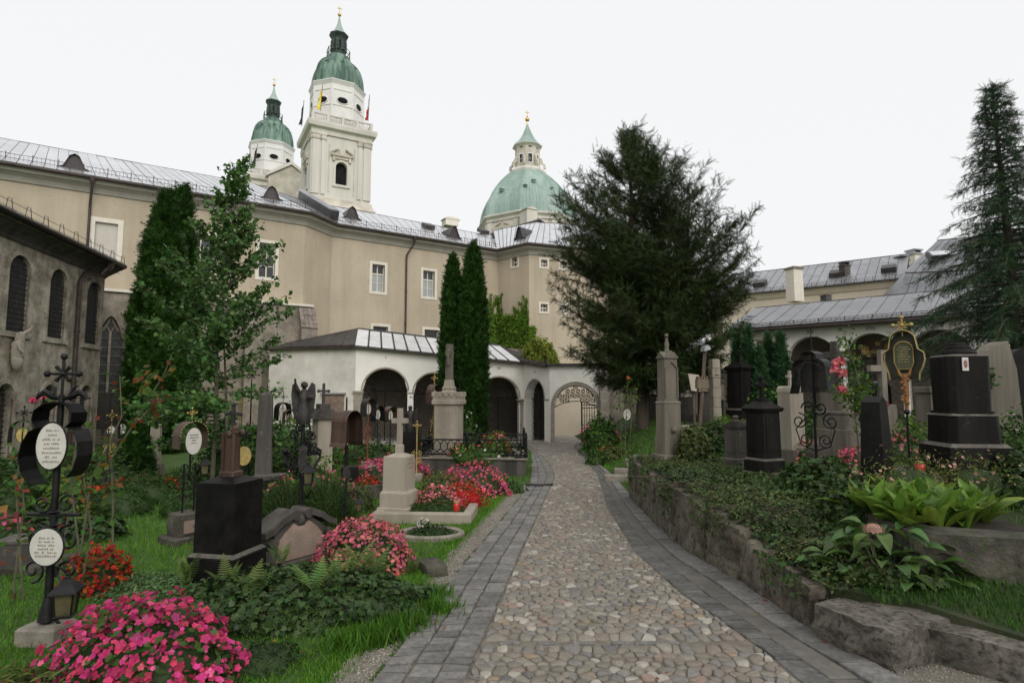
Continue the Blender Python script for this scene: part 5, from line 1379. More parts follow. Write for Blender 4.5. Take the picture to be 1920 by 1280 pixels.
for k, (px, yt, d, r, lb) in enumerate(((1386, 628, 19.0, .20, 'leftmost slim blue green conifer before the right arcade'), (1407, 615, 18.6, .24, 'tallest slim blue green conifer before the right arcade'), (1428, 655, 18.2, .2, 'shortest young conifer in the row before the right arcade'), (1445, 628, 18.6, .2, 'slim conifer fourth from the yew before the right arcade'), (1468, 626, 18.3, .24, 'rightmost slim conifer of the row before the right arcade'))):
    b = TX(px, d); thuja(lb, b, height(px, yt, d, b.z), r * 1.25, 1800, .2, TH2, 20 + k, 'conifer_blue', 'conifer_blue', 'young conifers before the right arcade', name='young_conifer')
d = 13.2; b = GX(252, d); thuja('small dark conical conifer among the graves by the white stone post', b, height(252, 785, d, b.z), .36, 2200, .13, TH2, 31, 'thuja', 'thuja', name='dwarf_conifer')

def limb(p0, dirh, length, rise, sag, n=7):
    pts = []
    for k in range(n):
        t = k / (n - 1); pts.append((p0[0] + dirh[0] * length * t, p0[1] + dirh[1] * length * t, p0[2] + rise * t + sag * math.sin(PI * t) * .5))
    return pts
# ---- the big yew
D = 20.0; yb = GX(1226, D); yb.z = terrain(yb.x, yb.y) - .05
yew = thing('yew_tree', 'huge dark yew tree with ragged crown in the middle of the cemetery', 'tree', yb)
H = height(1195, 248, D, yb.z); g = np.random.default_rng(8)
tr = MB(); axis = []
tops = [(-.75, 0, H), (.55, .3, H * .93), (1.4, -.3, H * .78)]
bases = [(-.35, 0, 0), (.35, .15, 0), (.55, -.25, 0)]
for (bx, by, bz), tp in zip(bases, tops):
    pts = [(bx + (tp[0] - bx) * (k / 9) ** 1.2 + .06 * math.sin(k * 2 + bx), by + (tp[1] - by) * k / 9, tp[2] * k / 9 - .1) for k in range(10)]
    tr.tube(pts, [.24 * (1 - k / 9.3) + .01 for k in range(10)], 8); axis.append(pts)
tr.build('trunk', 'bark', yew, smooth=60)
prof_h = [0, .12, .195, .26, .32, .447, .59, .735, .826, .89, .944, 1]; prof_r = [.8, 1.6, 2.3, 2.67, 2.75, 3.1, 3.23, 3.0, 2.2, 1.25, .7, .1]
lm = MB(); P_, D_, S_ = [], [], []
for i in range(380):
    f = .10 + .89 * (i + g.random()) / 380
    a = g.random() * 2 * PI; el = np.interp(f, [.1, .3, .6, .85, 1], [-.12, .25, .6, .85, 1.25]) + g.normal() * .12
    R_ = np.interp(f, prof_h, prof_r) * (g.uniform(.55, 1.06) if g.random() < .6 else g.uniform(.9, 1.12)); cxo = np.interp(f, [.3, .6, .735, .83, 1], [0, .1, -.1, -.5, -.62])
    tipx, tipy = cxo + R_ * math.cos(a), R_ * math.sin(a) * .95
    hh = max(.09 * H, f * H - R_ * math.tan(el)); ax = axis[int(g.integers(0, 3))]
    if hh > ax[-1][2] * .95: ax = axis[0]
    zs = [p[2] for p in ax]; x0 = np.interp(hh, zs, [p[0] for p in ax]); y0 = np.interp(hh, zs, [p[1] for p in ax])
    dx, dy = tipx - x0, tipy - y0; Ln = max(.3, math.hypot(dx, dy)); rise = f * H - hh
    pts = limb((x0, y0, hh), (dx / Ln, dy / Ln), Ln, rise, -.25 * Ln * (1 if f < .5 else .3), 8)
    lm.tube(pts, [max(.005, .036 * (1 - k / 8) * (Ln / 3)) for k in range(8)], 5)
    nt = int(6 + Ln * 8)
    for j in range(nt):
        t = .22 + .80 * (j + g.random()) / nt; q = np.array([np.interp(min(t, 1), np.linspace(0, 1, 8), [p[c] for p in pts]) for c in range(3)])
        dv = np.array([dx / Ln, dy / Ln, rise / Ln]); side = np.array([-dv[1], dv[0], 0]) * g.choice([-1, 1]); tw_ = dv * g.uniform(.3, 1) + side * g.uniform(.2, 1) + np.array([0, 0, g.uniform(-.25, .5)]); tw_ /= np.linalg.norm(tw_)
        tl = g.uniform(.25, .75) * (1 - .35 * t)
        if tl > .5: lm.tube([q, q + tw_ * tl * .9], [.009, .004], 3)
        m = int(4 + tl * 8.5)
        for s in range(m):
            u = (s + g.random()) / m; P_.append(q + tw_ * tl * u); D_.append(tw_ + g.normal(size=3) * .7); S_.append(g.uniform(.2, .35))
lm.build('limbs', 'bark', yew)
P_, D_, S_ = np.array(P_), np.array(D_), np.array(S_)
keep = P_[:, 2] > 1.1 + .35 * g.random(len(P_)); P_, D_, S_ = P_[keep], D_[keep], S_[keep]
mid = len(P_); tip = g.random(mid) < .28
R = frames(mid, nz(mid) + np.array([[0, 0, .5]]), aim=D_)
scatter('crown', SPR_Y, P_[~tip], R[~tip], S_[~tip], 'yew', yew); scatter('young_tips', SPR_Y, P_[tip], R[tip], S_[tip], 'yew_tips', yew)

# ---- the spruce on the right
D = 14.5; sb = TX(1918, D)
spr = thing('spruce_tree', 'tall drooping blue green spruce at the right edge', 'tree', sb)
H = height(1876, 158, D, sb.z); g = np.random.default_rng(9)
mb = MB(); mb.tube([(0, 0, -.2), (-.02, 0, H * .5), (-.16, 0, H)], [.17, .10, .012], 9); mb.build('trunk', 'bark', spr, smooth=60)
lm = MB(); P_, D_, S_ = [], [], []
nl = 200
for i in range(nl):
    f = .24 + .75 * (i + g.random()) / nl; hh = f * H; x0 = -.16 * max(0, f - .5) * 2
    a = i * 2.4 + g.normal() * .2; Ln = np.interp(f, [.2, .34, .45, .6, .75, .9, 1], [2.5, 2.4, 1.8, 1.1, .72, .36, .06]) * g.uniform(.55, 1.25)
    dv = (math.cos(a), math.sin(a)); rise = Ln * np.interp(f, [.2, .5, .8, 1], [-.30, -.16, .08, .6]) + g.normal() * .05
    pts = limb((x0, 0, hh), dv, Ln, rise, .32 * Ln * np.interp(f, [.2, .8, 1], [.8, .3, 0]), 7)
    lm.tube(pts, [max(.004, .028 * (1 - k / 7)) for k in range(7)], 4)
    nt = int(6 + Ln * 16)
    for j in range(nt):
        t = .10 + .92 * (j + g.random()) / nt; q = np.array([np.interp(min(1, t), np.linspace(0, 1, 7), [p[c] for p in pts]) for c in range(3)])
        side = np.array([-dv[1], dv[0], 0]) * g.choice([-1, 1]); tw_ = np.array([dv[0], dv[1], rise / Ln]) * g.uniform(.35, 1.1) + side * g.uniform(.1, 1) + np.array([0, 0, g.uniform(-.75, -.05)]); tw_ /= np.linalg.norm(tw_)
        tl = g.uniform(.15, .46) * (1.1 - .4 * t) * min(1, .45 + Ln / 2)
        m = int(3 + tl * 10)
        for s in range(m):
            u = (s + g.random()) / m; P_.append(q + tw_ * tl * u + np.array([0, 0, -.25 * tl * u * u])); D_.append(tw_ + np.array([0, 0, -.35 * u]) + g.normal(size=3) * .4); S_.append(g.uniform(.12, .24))
lm.build('limbs', 'bark', spr)
P_, D_, S_ = np.array(P_), np.array(D_), np.array(S_); mid = len(P_); tip = g.random(mid) < .3
R = frames(mid, nz(mid) + np.array([[0, 0, .35]]), aim=D_)
scatter('crown', SPR_S, P_[~tip], R[~tip], S_[~tip], 'spruce', spr); scatter('young_tips', SPR_S, P_[tip], R[tip], S_[tip], 'spruce_tips', spr)

# ---- the young broadleaf tree on the left
D = 12.0; tb = GX(398, D)
yt = thing('young_tree', 'slender young leafy tree with loose crown on the left', 'tree', tb)
H = height(425, 292, D, tb.z); g = np.random.default_rng(12)
tr = MB(); tp = [(.0, 0, -.1), (.03, 0, H * .2), (-.02, .02, H * .4), (.1, 0, H * .6), (.2, .0, H * .8), (.3, 0, H * .985)]
tr.tube(tp, [.05, .042, .034, .026, .016, .005], 8); tr.tube([(.25, .1, -.1), (.18, .1, H * .25), (.05, .08, H * .5)], [.04, .03, .01], 7); tr.build('trunk', 'bark_green', yt, smooth=60)
lm = MB(); P_, N_, A_, S_ = [], [], [], []
def leaves_on(q, tw_, tl, m):
    for s in range(m):
        u = (s + g.random()) / m; dirn = tw_ * .4 + g.normal(size=3) * .8 + np.array([0, 0, -.25])
        P_.append(q + tw_ * tl * u + g.normal(size=3) * .05); A_.append(dirn); N_.append(g.normal(size=3) + np.array([0, 0, .5])); S_.append(g.uniform(.05, .11))
for i in range(100):
    f = .12 + .85 * ((i + g.random()) / 100) ** 1.2; zs = [p[2] for p in tp]; hh = f * H; x0 = np.interp(hh, zs, [p[0] for p in tp])
    a = g.random() * 2 * PI; Ln = np.interp(f, [.15, .28, .4, .5, .62, .75, .88, 1], [1.7, 1.75, 1.6, 1.3, 1.1, .45, .18, .07]) * g.uniform(.6, 1.1)
    dv = (math.cos(a), math.sin(a) * .8); rise = Ln * np.interp(f, [.1, .4, .8, 1], [.35, .55, .95, 1.3]) * g.uniform(.7, 1.2)
    if f < .3: rise = Ln * g.uniform(-.05, .35)
    pts = limb((x0, 0, hh), dv, Ln, rise, -.05, 7); lm.tube(pts, [max(.003, .016 * (1 - k / 7.2)) for k in range(7)], 4)
    nt = int(4 + Ln * 9)
    for j in range(nt):
        t = .2 + .8 * (j + g.random()) / nt; q = np.array([np.interp(min(1, t), np.linspace(0, 1, 7), [p[c] for p in pts]) for c in range(3)])
        side = np.array([-dv[1], dv[0], 0]) * g.choice([-1, 1]); tw_ = np.array([dv[0], dv[1], rise / Ln]) * g.uniform(.3, 1) + side * g.uniform(.2, 1) + np.array([0, 0, g.uniform(-.3, .4)]); tw_ /= np.linalg.norm(tw_)
        tl = g.uniform(.1, .34) * (1.1 - .4 * t); lm.tube([q, q + tw_ * tl], [.004, .002], 3); leaves_on(q, tw_, tl, int(5 + tl * 30))
lm.build('limbs', 'bark_green', yt)
_gl = [(0, 0, 0), (.36, .38, .05), (.47, .78, .0), (.16, .98, -.04), (0, .82, -.02), (-.16, .98, -.04), (-.47, .78, .0), (-.36, .38, .05)]
GINK = (_gl, fan(_gl))
P_ = np.array(P_); scatter('crown', GINK, P_, frames(len(P_), np.array(N_), aim=np.array(A_)), np.array(S_), 'ginkgo', yt)
# ================================================================== GRAVES
def stack(t, tiers, z=0.0, rot=0.0):
    """blocks on top of each other: (part name, material, width, depth, height, taper, style)"""
    for tier in tiers:
        nm, mt, w_, d_, h_ = tier[:5]; tp = tier[5] if len(tier) > 5 else 1.0; st_ = tier[6] if len(tier) > 6 else ''
        mb = MB()
        if st_ == 'pyr': mb.box((0, 0, z + h_ / 2), (w_, d_, h_), 0, tp)
        elif st_ == 'round': mb.lathe([(w_ / 2, z), (w_ / 2 * 1.04, z + h_ * .3), (w_ / 2 * .96, z + h_ * .8), (w_ / 2 * tp, z + h_)], 24)
        elif st_ == 'cham':
            c = w_ * .12; P = []
            for zz, k in ((z, 1.0), (z + h_, tp)):
                x, y = w_ / 2 * k, d_ / 2 * k; P += [(-x + c, -y, zz), (x - c, -y, zz), (x, -y + c, zz), (x, y - c, zz), (x - c, y, zz), (-x + c, y, zz), (-x, y - c, zz), (-x, -y + c, zz)]
            mb.add(P, [tuple(range(7, -1, -1)), tuple(range(8, 16))] + [(i, (i + 1) % 8, 8 + (i + 1) % 8, 8 + i) for i in range(8)])
        elif abs(tp - 1) < 1e-3: mb.bbox((0, 0, z + h_ / 2), (w_, d_, h_), .012)
        else: mb.box((0, 0, z + h_ / 2), (w_, d_, h_), 0, tp)
        mb.build(nm, mt, t); z += h_
    return z
def lettering(t, x0, x1, y, z0, z1, rows, mat='lettering_faint', h=.012, seed=0, axis='y', dens=.62):
    """rows of small cut letters standing a hair proud of a face (too worn to read in the photograph)"""
    r_ = random.Random(seed); mb = MB()
    for k in range(rows):
        z = z1 - (z1 - z0) * (k + .5) / rows; ln = (x1 - x0) * r_.uniform(.5, .98); x = (x0 + x1) / 2 - ln / 2; xe = x + ln
        while x < xe:
            wd = h * r_.uniform(.35, .9)
            if r_.random() < .86:
                hh = h * r_.choice([.75, .8, 1.1]); c = (x + wd / 2, y, z + hh / 2 - h / 2)
                sz = (wd * dens, .0025, hh)
                if axis == 'x': c = (y, x + wd / 2, c[2]); sz = (.0025, wd * dens, hh)
                mb.box(c, sz)
            x += wd + h * .18
    o = mb.build('lettering', mat, t); o['kind'] = 'stuff'; return o
def stone_cross(t, z, h, mat, w=.07, span=.5, name='cross', rz=0, at_=.66, flare=False):
    mb = MB()
    mb.box((0, 0, z + h / 2), (w, w * .8, h), rz); 
    for sg in (-1, 1):
        c = (sg * (w / 2 + (span * h - w) / 4) * math.cos(rz), sg * (w / 2 + (span * h - w) / 4) * math.sin(rz), z + h * at_)
        mb.box(c, ((span * h - w) / 2, w * .78, w), rz)
    if flare:
        for p in ((0, 0, z + h), (span * h / 2, 0, z + h * at_), (-span * h / 2, 0, z + h * at_)): mb.ball(p, w * .75, 8, 5)
    return mb.build(name, mat, t)
def scroll_tube(mb, c, r, y=0, turns=1.4, start=0, flip=1, th=.008):
    mb.tube([(a, y, b) for a, b in spiral(c, r, turns, 16, start, flip)], th, 4); return mb
def band(mb, pts, depth, th=.006, y0=0.0):
    """bent sheet metal strip: outline pts (x,z), running depth metres in y"""
    n = len(pts)
    for i in range(n - 1):
        a, b = Vector((pts[i][0], 0, pts[i][1])), Vector((pts[i + 1][0], 0, pts[i + 1][1])); tv = (b - a).normalized(); nv = Vector((-tv.z, 0, tv.x)) * th
        P = [(a.x, y0 - depth / 2, a.z), (b.x, y0 - depth / 2, b.z), (b.x, y0 + depth / 2, b.z), (a.x, y0 + depth / 2, a.z)]
        mb.add(P + [(p[0] + nv.x, p[1], p[2] + nv.z) for p in P], [(0, 1, 2, 3), (7, 6, 5, 4), (0, 4, 5, 1), (1, 5, 6, 2), (2, 6, 7, 3), (3, 7, 4, 0)])
    return mb
def arc_pts(cx, cz, r, a0, a1, n=10, sx=1.0): return [(cx + sx * r * math.cos(math.radians(a0 + (a1 - a0) * k / n)), cz + r * math.sin(math.radians(a0 + (a1 - a0) * k / n))) for k in range(n + 1)]
def oval(t, c, rx, rz_, y, mat, name='plaque', th=.012, rim=None):
    mb = MB(); n = 24; e = [(c[0] + rx * math.cos(2 * PI * k / n), c[1] + rz_ * math.sin(2 * PI * k / n)) for k in range(n)]
    mb.prism(e, y - th / 2, y + th / 2, 'y'); o = mb.build(name, mat, t)
    if rim:
        m2 = MB(); m2.tube([(c[0] + (a - c[0]) * 1.03, y, c[1] + (b - c[1]) * 1.03) for a, b in e], max(.006, rx * .06), 5, closed=True); m2.build('rim', rim, o)
    return o
def fancy_cross(mb, z, h, t=.012, y=0.0, rays=True):
    cz = z + h * .58; a = h * .40
    mb.tube([(0, y, z), (0, y, z + h)], t, 6); mb.tube([(-a, y, cz), (a, y, cz)], t, 6)
    for p in ((0, z + h), (a, cz), (-a, cz)): mb.ball((p[0], y, p[1]), t * 2.3, 7, 5)
    if rays:
        for k in range(4):
            an = PI / 4 + PI / 2 * k
            mb.tube([(0, y, cz), (math.cos(an) * a * .62, y, cz + math.sin(an) * a * .62)], [t * .7, t * 1.5], 5)
    mb.ball((0, y, cz), t * 2.2, 8, 5)
def lantern(label, loc, s, rz=0.0, mat='iron', group='grave lanterns'):
    """six-sided grave lantern: roof, glass, posts, base"""
    t = thing('lantern', label, 'lantern', loc, rz, group); n = 4
    mb = MB(); mb.lathe([(s * .38, 0), (s * .42, s * .05), (s * .36, s * .09)], n, rot=PI / 4); mb.build('base', mat, t)
    mb = MB(); mb.lathe([(s * .31, s * .09), (s * .40, s * .85)], n, rot=PI / 4); mb.build('glass', 'lamp_glass', t)
    for k in range(n):
        a = PI / 4 + 2 * PI * k / n; mb = MB(); mb.tube([(s * .33 * math.cos(a), s * .33 * math.sin(a), s * .07), (s * .43 * math.cos(a), s * .43 * math.sin(a), s * .88)], s * .03, 4); mb.build('post', mat, t)
    mb = MB(); mb.lathe([(s * .62, s * .84), (s * .60, s * .90), (s * .30, s * 1.16), (s * .10, s * 1.30), (s * .10, s * 1.36), (s * .05, s * 1.40), (s * .07, s * 1.46), (s * .01, s * 1.52)], n, rot=PI / 4); mb.build('roof', mat, t)
    mb = MB(); mb.lathe([(s * .10, s * .1), (s * .10, s * .34)], 8); mb.build('candle', 'sign_white', t)
    return t

# ---------------- left side, near
p = GX(92, 4.35); t = thing('iron_grave_cross', 'nearest wrought iron grave cross with trefoil hood and two white oval plaques', 'grave cross', p, math.radians(-2))
zz = lambda y: W(88, y, 4.33).z - p.z
mb = MB(); mb.bbox((0, 0, .05), (.28, .24, .14), .015); mb.build('base_stone', 'kerb_stone', t)
mb = MB(); mb.tube([(0, 0, .1), (0, 0, zz(740))], [.028, .02], 8); mb.lathe([(.06, .14), (.05, .2), (.03, .3)], 8)
for zc in (zz(985), zz(960)): mb.lathe([(.02, zc - .02), (.04, zc), (.02, zc + .02)], 8)
mb.tube([(-.2, 0, zz(965)), (.2, 0, zz(965))], .014, 6)
for sg in (-1, 1):
    scroll_tube(mb, (sg * .12, zz(1010)), .1, 0, 1.3, PI / 2, sg, .010); scroll_tube(mb, (sg * .13, zz(1070)), .09, 0, 1.3, -PI / 2, -sg, .010); scroll_tube(mb, (sg * .09, zz(945)), .07, 0, 1.4, 0, sg, .009)
mb.tube([(0, 0, .15), (-.06, .05, .3), (-.09, .08, .42), (-.05, .1, .46), (-.02, .08, .42)], .012, 5); mb.tube([(0, 0, .22), (.09, 0, .12), (.12, 0, 0)], .012, 5)
mb.build('post', 'iron', t, smooth=60)
hd = MB(); zc = zz(835)
for pl_ in ([(62, 800), (52, 788), (54, 770), (70, 758), (90, 754), (112, 759), (125, 774), (124, 790), (114, 800)], [(62, 800), (46, 808), (34, 830), (30, 856), (36, 882), (48, 900), (58, 908)], [(114, 800), (130, 806), (139, 828), (140, 854), (133, 878), (122, 892)]): band(hd, [((a - 90) / 253, zz(b)) for a, b in pl_], .15); hd.build('hood', 'iron', t, smooth=50)
o = oval(t, (-.01, zz(835)), .112, .165, -.05, 'sign_white', rim='iron'); lettering(o, -.085, .07, -.0575, zz(868), zz(802), 8, 'lettering_faint', .014, 3)
o = oval(t, (.012, zz(1022)), .122, .128, -.06, 'sign_white', rim='iron'); lettering(o, -.08, .1, -.0675, zz(1042), zz(1002), 6, 'lettering_faint', .013, 4)
cx_ = MB(); fancy_cross(cx_, zz(745), zz(668) - zz(745), .011)
for sg in (-1, 1): cx_.tube([(0, 0, zz(748)), (sg * .07, 0, zz(744)), (sg * .13, 0, zz(735)), (sg * .17, 0, zz(740)), (sg * .19, 0, zz(748))], [.012, .022, .026, .02, .008], 6)
for sg in (-1, 1): cx_.tube([(sg * .05, 0, zz(744)), (sg * .07, .02, zz(728)), (sg * .1, .02, zz(722))], [.01, .014, .004], 5)
cx_.build('cross', 'iron', t, smooth=60)
q = GX(131, 4.3); lz = W(131, 1152, 4.3).z
lantern('dark iron lantern with pointed roof hanging from the nearest iron grave cross', (q.x, q.y - .03, lz), .20, .3)
mb = MB(); mb.tube([(0, 0, zz(1065)), (.08, -.02, zz(1063)), (.15, -.03, zz(1070))], .008, 5); mb.build('lantern_arm', 'iron', t)

p = GX(428, 5.78); t = thing('black_pedestal', 'black granite pedestal grave with carved brown cross post beside ivy mound', 'gravestone', p, math.radians(-12))
ztop = stack(t, [('plinth', 'black_granite', .50, .50, .30), ('ledge', 'worn_edge', .492, .492, .03, .86), ('shaft', 'black_granite', .42, .42, .64, .98), ('cap', 'black_granite', .405, .405, .05, .35)], -.02)
mb = MB(); mb.bbox((0, 0, ztop + .02), (.16, .16, .05), .01); mb.box((0, 0, ztop + .22), (.11, .11, .36), 0, .9)
for sg in (-1, 1): mb.tube([(sg * .055, -.06, ztop + .05), (sg * .06, -.06, ztop + .4)], .014, 6)
for k in range(7): mb.ball((random.uniform(-.07, .07), random.uniform(-.06, .06), ztop + .36 + k * .015), .035, 7, 5)
mb.build('carved_post', 'copper_brown', t); stone_cross(t, ztop + .42, .26, 'iron_worn', .03, .6, flare=True)

p = GX(352, 7.45); t = thing('iron_grave_cross', 'small iron grave sign with white oval plaque under a rounded hood on pinkish stone', 'grave cross', p, math.radians(56))
zz = lambda y: W(352, y, 7.45).z - p.z
mb = MB(); mb.bbox((0, .0, .05), (.50, .42, .10), .02); mb.build('slab', 'mossy_stone', t)
v, f = lump((.36, .30, .22), 3, .03, 4, .7); mb = MB(); mb.add([(x, y, z + .21) for x, y, z in v], f); mb.build('base_stone', 'mossy_stone', t, smooth=50)
mb = MB(); mb.box((.01, -.155, .21), (.26, .012, .15)); fp = mb.build('inscription_panel', 'pink_marble', t); lettering(fp, -.10, .12, -.1625, .15, .26, 4, 'lettering_faint', .02, 5)
mb = MB(); mb.bbox((0, 0, .34), (.34, .28, .05), .012); mb.build('top_slab', 'mossy_stone', t)
mb = MB()
for sg in (-1, 1): mb.tube([(sg * .07, 0, .35), (sg * .07, 0, zz(870))], .013, 6)
mb.tube([(0, 0, zz(900)), (0, 0, zz(800))], .014, 6)
for k in range(4):
    for sg in (-1, 1): scroll_tube(mb, (sg * .06, .55 + k * .12), .06, 0, 1.4, PI / 2 * k, sg, .007)
mb.build('frame', 'iron', t)
mb = MB(); band(mb, [(.17, zz(840))] + arc_pts(0, zz(815), .17, 0, 180, 14) + [(-.17, zz(840))], .20, .005, .02); mb.build('hood', 'copper_brown', t, smooth=50)
o = oval(t, (0, zz(826)), .10, .165, -.06, 'sign_white', rim='copper_brown'); lettering(o, -.06, .06, -.068, zz(832), zz(812), 4, 'lettering', .013, 6)
mb = MB(); fancy_cross(mb, zz(786), .14, .006); 
for k in range(15): a = PI * k / 14; mb.ball((.172 * math.cos(a), -.08, zz(815) + .172 * math.sin(a)), .008, 5, 4)
mb.build('gilt_trim', 'gold_old', t)
lantern('small flat roofed lantern beside the oval plaque grave sign', (GX(381, 7.6).x, 7.6, W(381, 889, 7.6).z), .15, .4)

p = GX(553, 6.55); t = thing('scroll_gravestone', 'scroll edged mossy gravestone with pinkish marble face beside pink begonias', 'gravestone', p, math.radians(56)); t.scale = (.8, .8, .82)
def part(nm, mt, f, sm_=0): mb = MB(); f(mb); return mb.build(nm, mt, t, smooth=sm_)
part('foot_slab', 'dark_stone', lambda m: m.bbox((0, 0, .0), (1.16, .44, .12), .02))
part('body', 'dark_stone', lambda m: m.prism([(.46, .05), (.40, .18), (.38, .34), (.40, .40), (.14, .58), (-.14, .58), (-.40, .40), (-.38, .34), (-.40, .18), (-.46, .05)], -.13, .16, 'y'))
fc = part('marble_face', 'pink_marble', lambda m: m.prism([(.40, .07), (.36, .2), (.33, .33), (.25, .42), (.12, .52), (.05, .47), (-.05, .47), (-.12, .52), (-.25, .42), (-.33, .33), (-.36, .2), (-.40, .07)], -.15, -.12, 'y'))
lettering(fc, -.24, .24, -.152, .12, .42, 8, 'lettering_faint', .02, 7)
for sg in (-1, 1):
    q = [(sg * .12, .60), (sg * .30, .53), (sg * .42, .44), (sg * .56, .40), (sg * .56, .47), (sg * .44, .52), (sg * .32, .61), (sg * .14, .69)]
    part('cover_stone', 'dark_stone', lambda m: m.prism(q if sg > 0 else q[::-1], -.19, .19, 'y'))
    for x_, z_, r_ in ((.10, .62, .065), (.47, .14, .085), (.44, .33, .055)): part('scroll', 'dark_stone', lambda m: m.tube([(sg * x_, -.175, z_), (sg * x_, .175, z_)], r_, 12), 60)
part('shell_boss', 'dark_stone', lambda m: m.ball((0, -.09, .54), .085, 10, 6), 60)

p = GX(563, 7.05); t = thing('angel_cross', 'ornate dark cast iron grave cross topped by a winged angel', 'grave cross', p, math.radians(25))
zz = lambda y: W(560, y, 7.05).z - p.z
mb = MB(); mb.tube([(0, 0, -.05), (0, 0, zz(790))], [.03, .022], 8)
mb.lathe([(.10, 0), (.11, .08), (.06, .14), (.09, .22), (.05, .3), (.03, .45)], 10)
rr = random.Random(4)
for k in range(26):
    z_ = zz(905) + (zz(795) - zz(905)) * rr.random(); sg = rr.choice([-1, 1]); scroll_tube(mb, (sg * rr.uniform(.03, .15) * (1.2 - abs(z_ - zz(850)) / .5), z_), rr.uniform(.03, .06), rr.uniform(-.03, .03), 1.3, rr.random() * 6, sg, .009)
for sg in (-1, 1):
    mb.tube([(0, 0, zz(870)), (sg * .12, 0, zz(880)), (sg * .2, 0, zz(860)), (sg * .21, 0, zz(845)), (sg * .16, 0, zz(840))], .014, 6); mb.tube([(sg * .07, 0, zz(830)), (sg * .09, 0, zz(810)), (sg * .06, 0, zz(790))], .013, 6)
    for k in range(8): mb.ball((sg * rr.uniform(.06, .2), rr.uniform(-.04, .04), zz(865) + rr.uniform(-.1, .14)), rr.uniform(.018, .032), 6, 4)
mb.build('post', 'iron', t, smooth=60)
mb = MB(); e = [(0, zz(893)), (.035, zz(880)), (.055, zz(862)), (.04, zz(848)), (.05, zz(838)), (0, zz(832))]; mb.prism(e + [(-x, z) for x, z in e[1:-1][::-1]], -.09, -.06, 'y'); mb.build('cartouche', 'iron_worn', t)
mb = MB(); z0 = zz(795)
mb.lathe([(.075, z0), (.085, z0 + .04), (.07, z0 + .16), (.05, z0 + .28), (.062, z0 + .36), (.03, z0 + .41), (.02, z0 + .425)], 10); mb.ball((0, -.005, z0 + .465), .042, 10, 7)
for sg in (-1, 1):
    w2 = [(sg * .03, z0 + .38), (sg * .09, z0 + .50), (sg * .13, z0 + .47), (sg * .14, z0 + .34), (sg * .12, z0 + .16), (sg * .09, z0 + .06), (sg * .06, z0 + .18)]
    mb.prism(w2 if sg > 0 else w2[::-1], .035, .065, 'y')
mb.tube([(.05, 0, z0 + .36), (.09, -.06, z0 + .30), (.04, -.1, z0 + .33)], [.022, .018, .014], 6); mb.tube([(-.05, 0, z0 + .36), (-.10, -.04, z0 + .42), (-.11, -.05, z0 + .54)], [.022, .018, .012], 6)
mb.build('angel_figure', 'iron_worn', t, smooth=60)
lantern('dark lantern with amber glass under the cast iron angel cross', (GX(576, 6.85).x, 6.85, W(576, 908, 6.85).z), .17, .2)
mb = MB(); mb.tube([(0, 0, zz(935)), (.05, -.1, zz(930)), (.1, -.18, zz(915))], .01, 5); mb.build('lantern_arm', 'iron', t)
# thin iron sign and lantern right of it
p = GX(648, 7.3); t = thing('iron_grave_sign', 'thin iron grave stake with small oval and curled lantern arm', 'grave sign', p, .3)
zz = lambda y: W(648, y, 7.3).z - p.z
mb = MB(); mb.tube([(0, 0, -.05), (0, 0, zz(895))], .014, 6)
for k in range(3): scroll_tube(mb, (.06 + k * .05, zz(930)), .045 - k * .006, 0, 1.4, k, 1, .006); scroll_tube(mb, (-.04, zz(960) + k * .08), .04, 0, 1.3, k, -1, .006)
mb.tube([(0, 0, zz(925)), (.1, 0, zz(920)), (.17, 0, zz(927))], .008, 5); mb.build('stake', 'iron', t); oval(t, (0, zz(885)), .045, .075, 0, 'iron_worn')
lantern('small black pendant lantern on the thin iron stake above pink begonias', (GX(673, 7.25).x, 7.25, W(673, 958, 7.25).z), .12, .2)

# white pedestal with cross and its bed
p = GX(748, 9.15); t = thing('white_pedestal', 'pale stepped stone pedestal with small cross beside red and pink flowers', 'gravestone', p, math.radians(-14))
zz = lambda y: W(748, y, 9.15).z - p.z
h0 = zz(940); h1 = zz(915) ; h2 = zz(905)
z1 = stack(t, [('foot', 'cream_stone', .50, .50, .17), ('step', 'cream_stone', .44, .44, .20), ('step_top', 'cream_stone', .437, .437, .04, .86), ('shaft', 'cream_stone', .365, .365, .50, .985), ('shaft_top', 'cream_stone', .355, .355, .05, .30)], 0)
mb = MB(); mb.bbox((0, 0, z1 + .06), (.11, .11, .13), .01); mb.build('cross_foot', 'cream_stone', t); stone_cross(t, z1 + .12, zz(765) - z1 - .12, 'pale_stone', .075, .46)
lettering(t, -.11, .11, .187, .72, .90, 3, 'lettering_faint', .022, 8, 'x')
kb = thing('grave_kerb', 'low stone grave border in front of the pale pedestal', 'grave border', GX(800, 9.0), math.radians(-3))
for c, s in (((0, -.33, .06), (1.45, .16, .18)), ((.66, .1, .06), (.14, .70, .18)), ((-.66, .1, .06), (.14, .70, .18))): mb = MB(); mb.bbox(c, s, .012); mb.build('kerb_stone', 'cream_stone', kb)

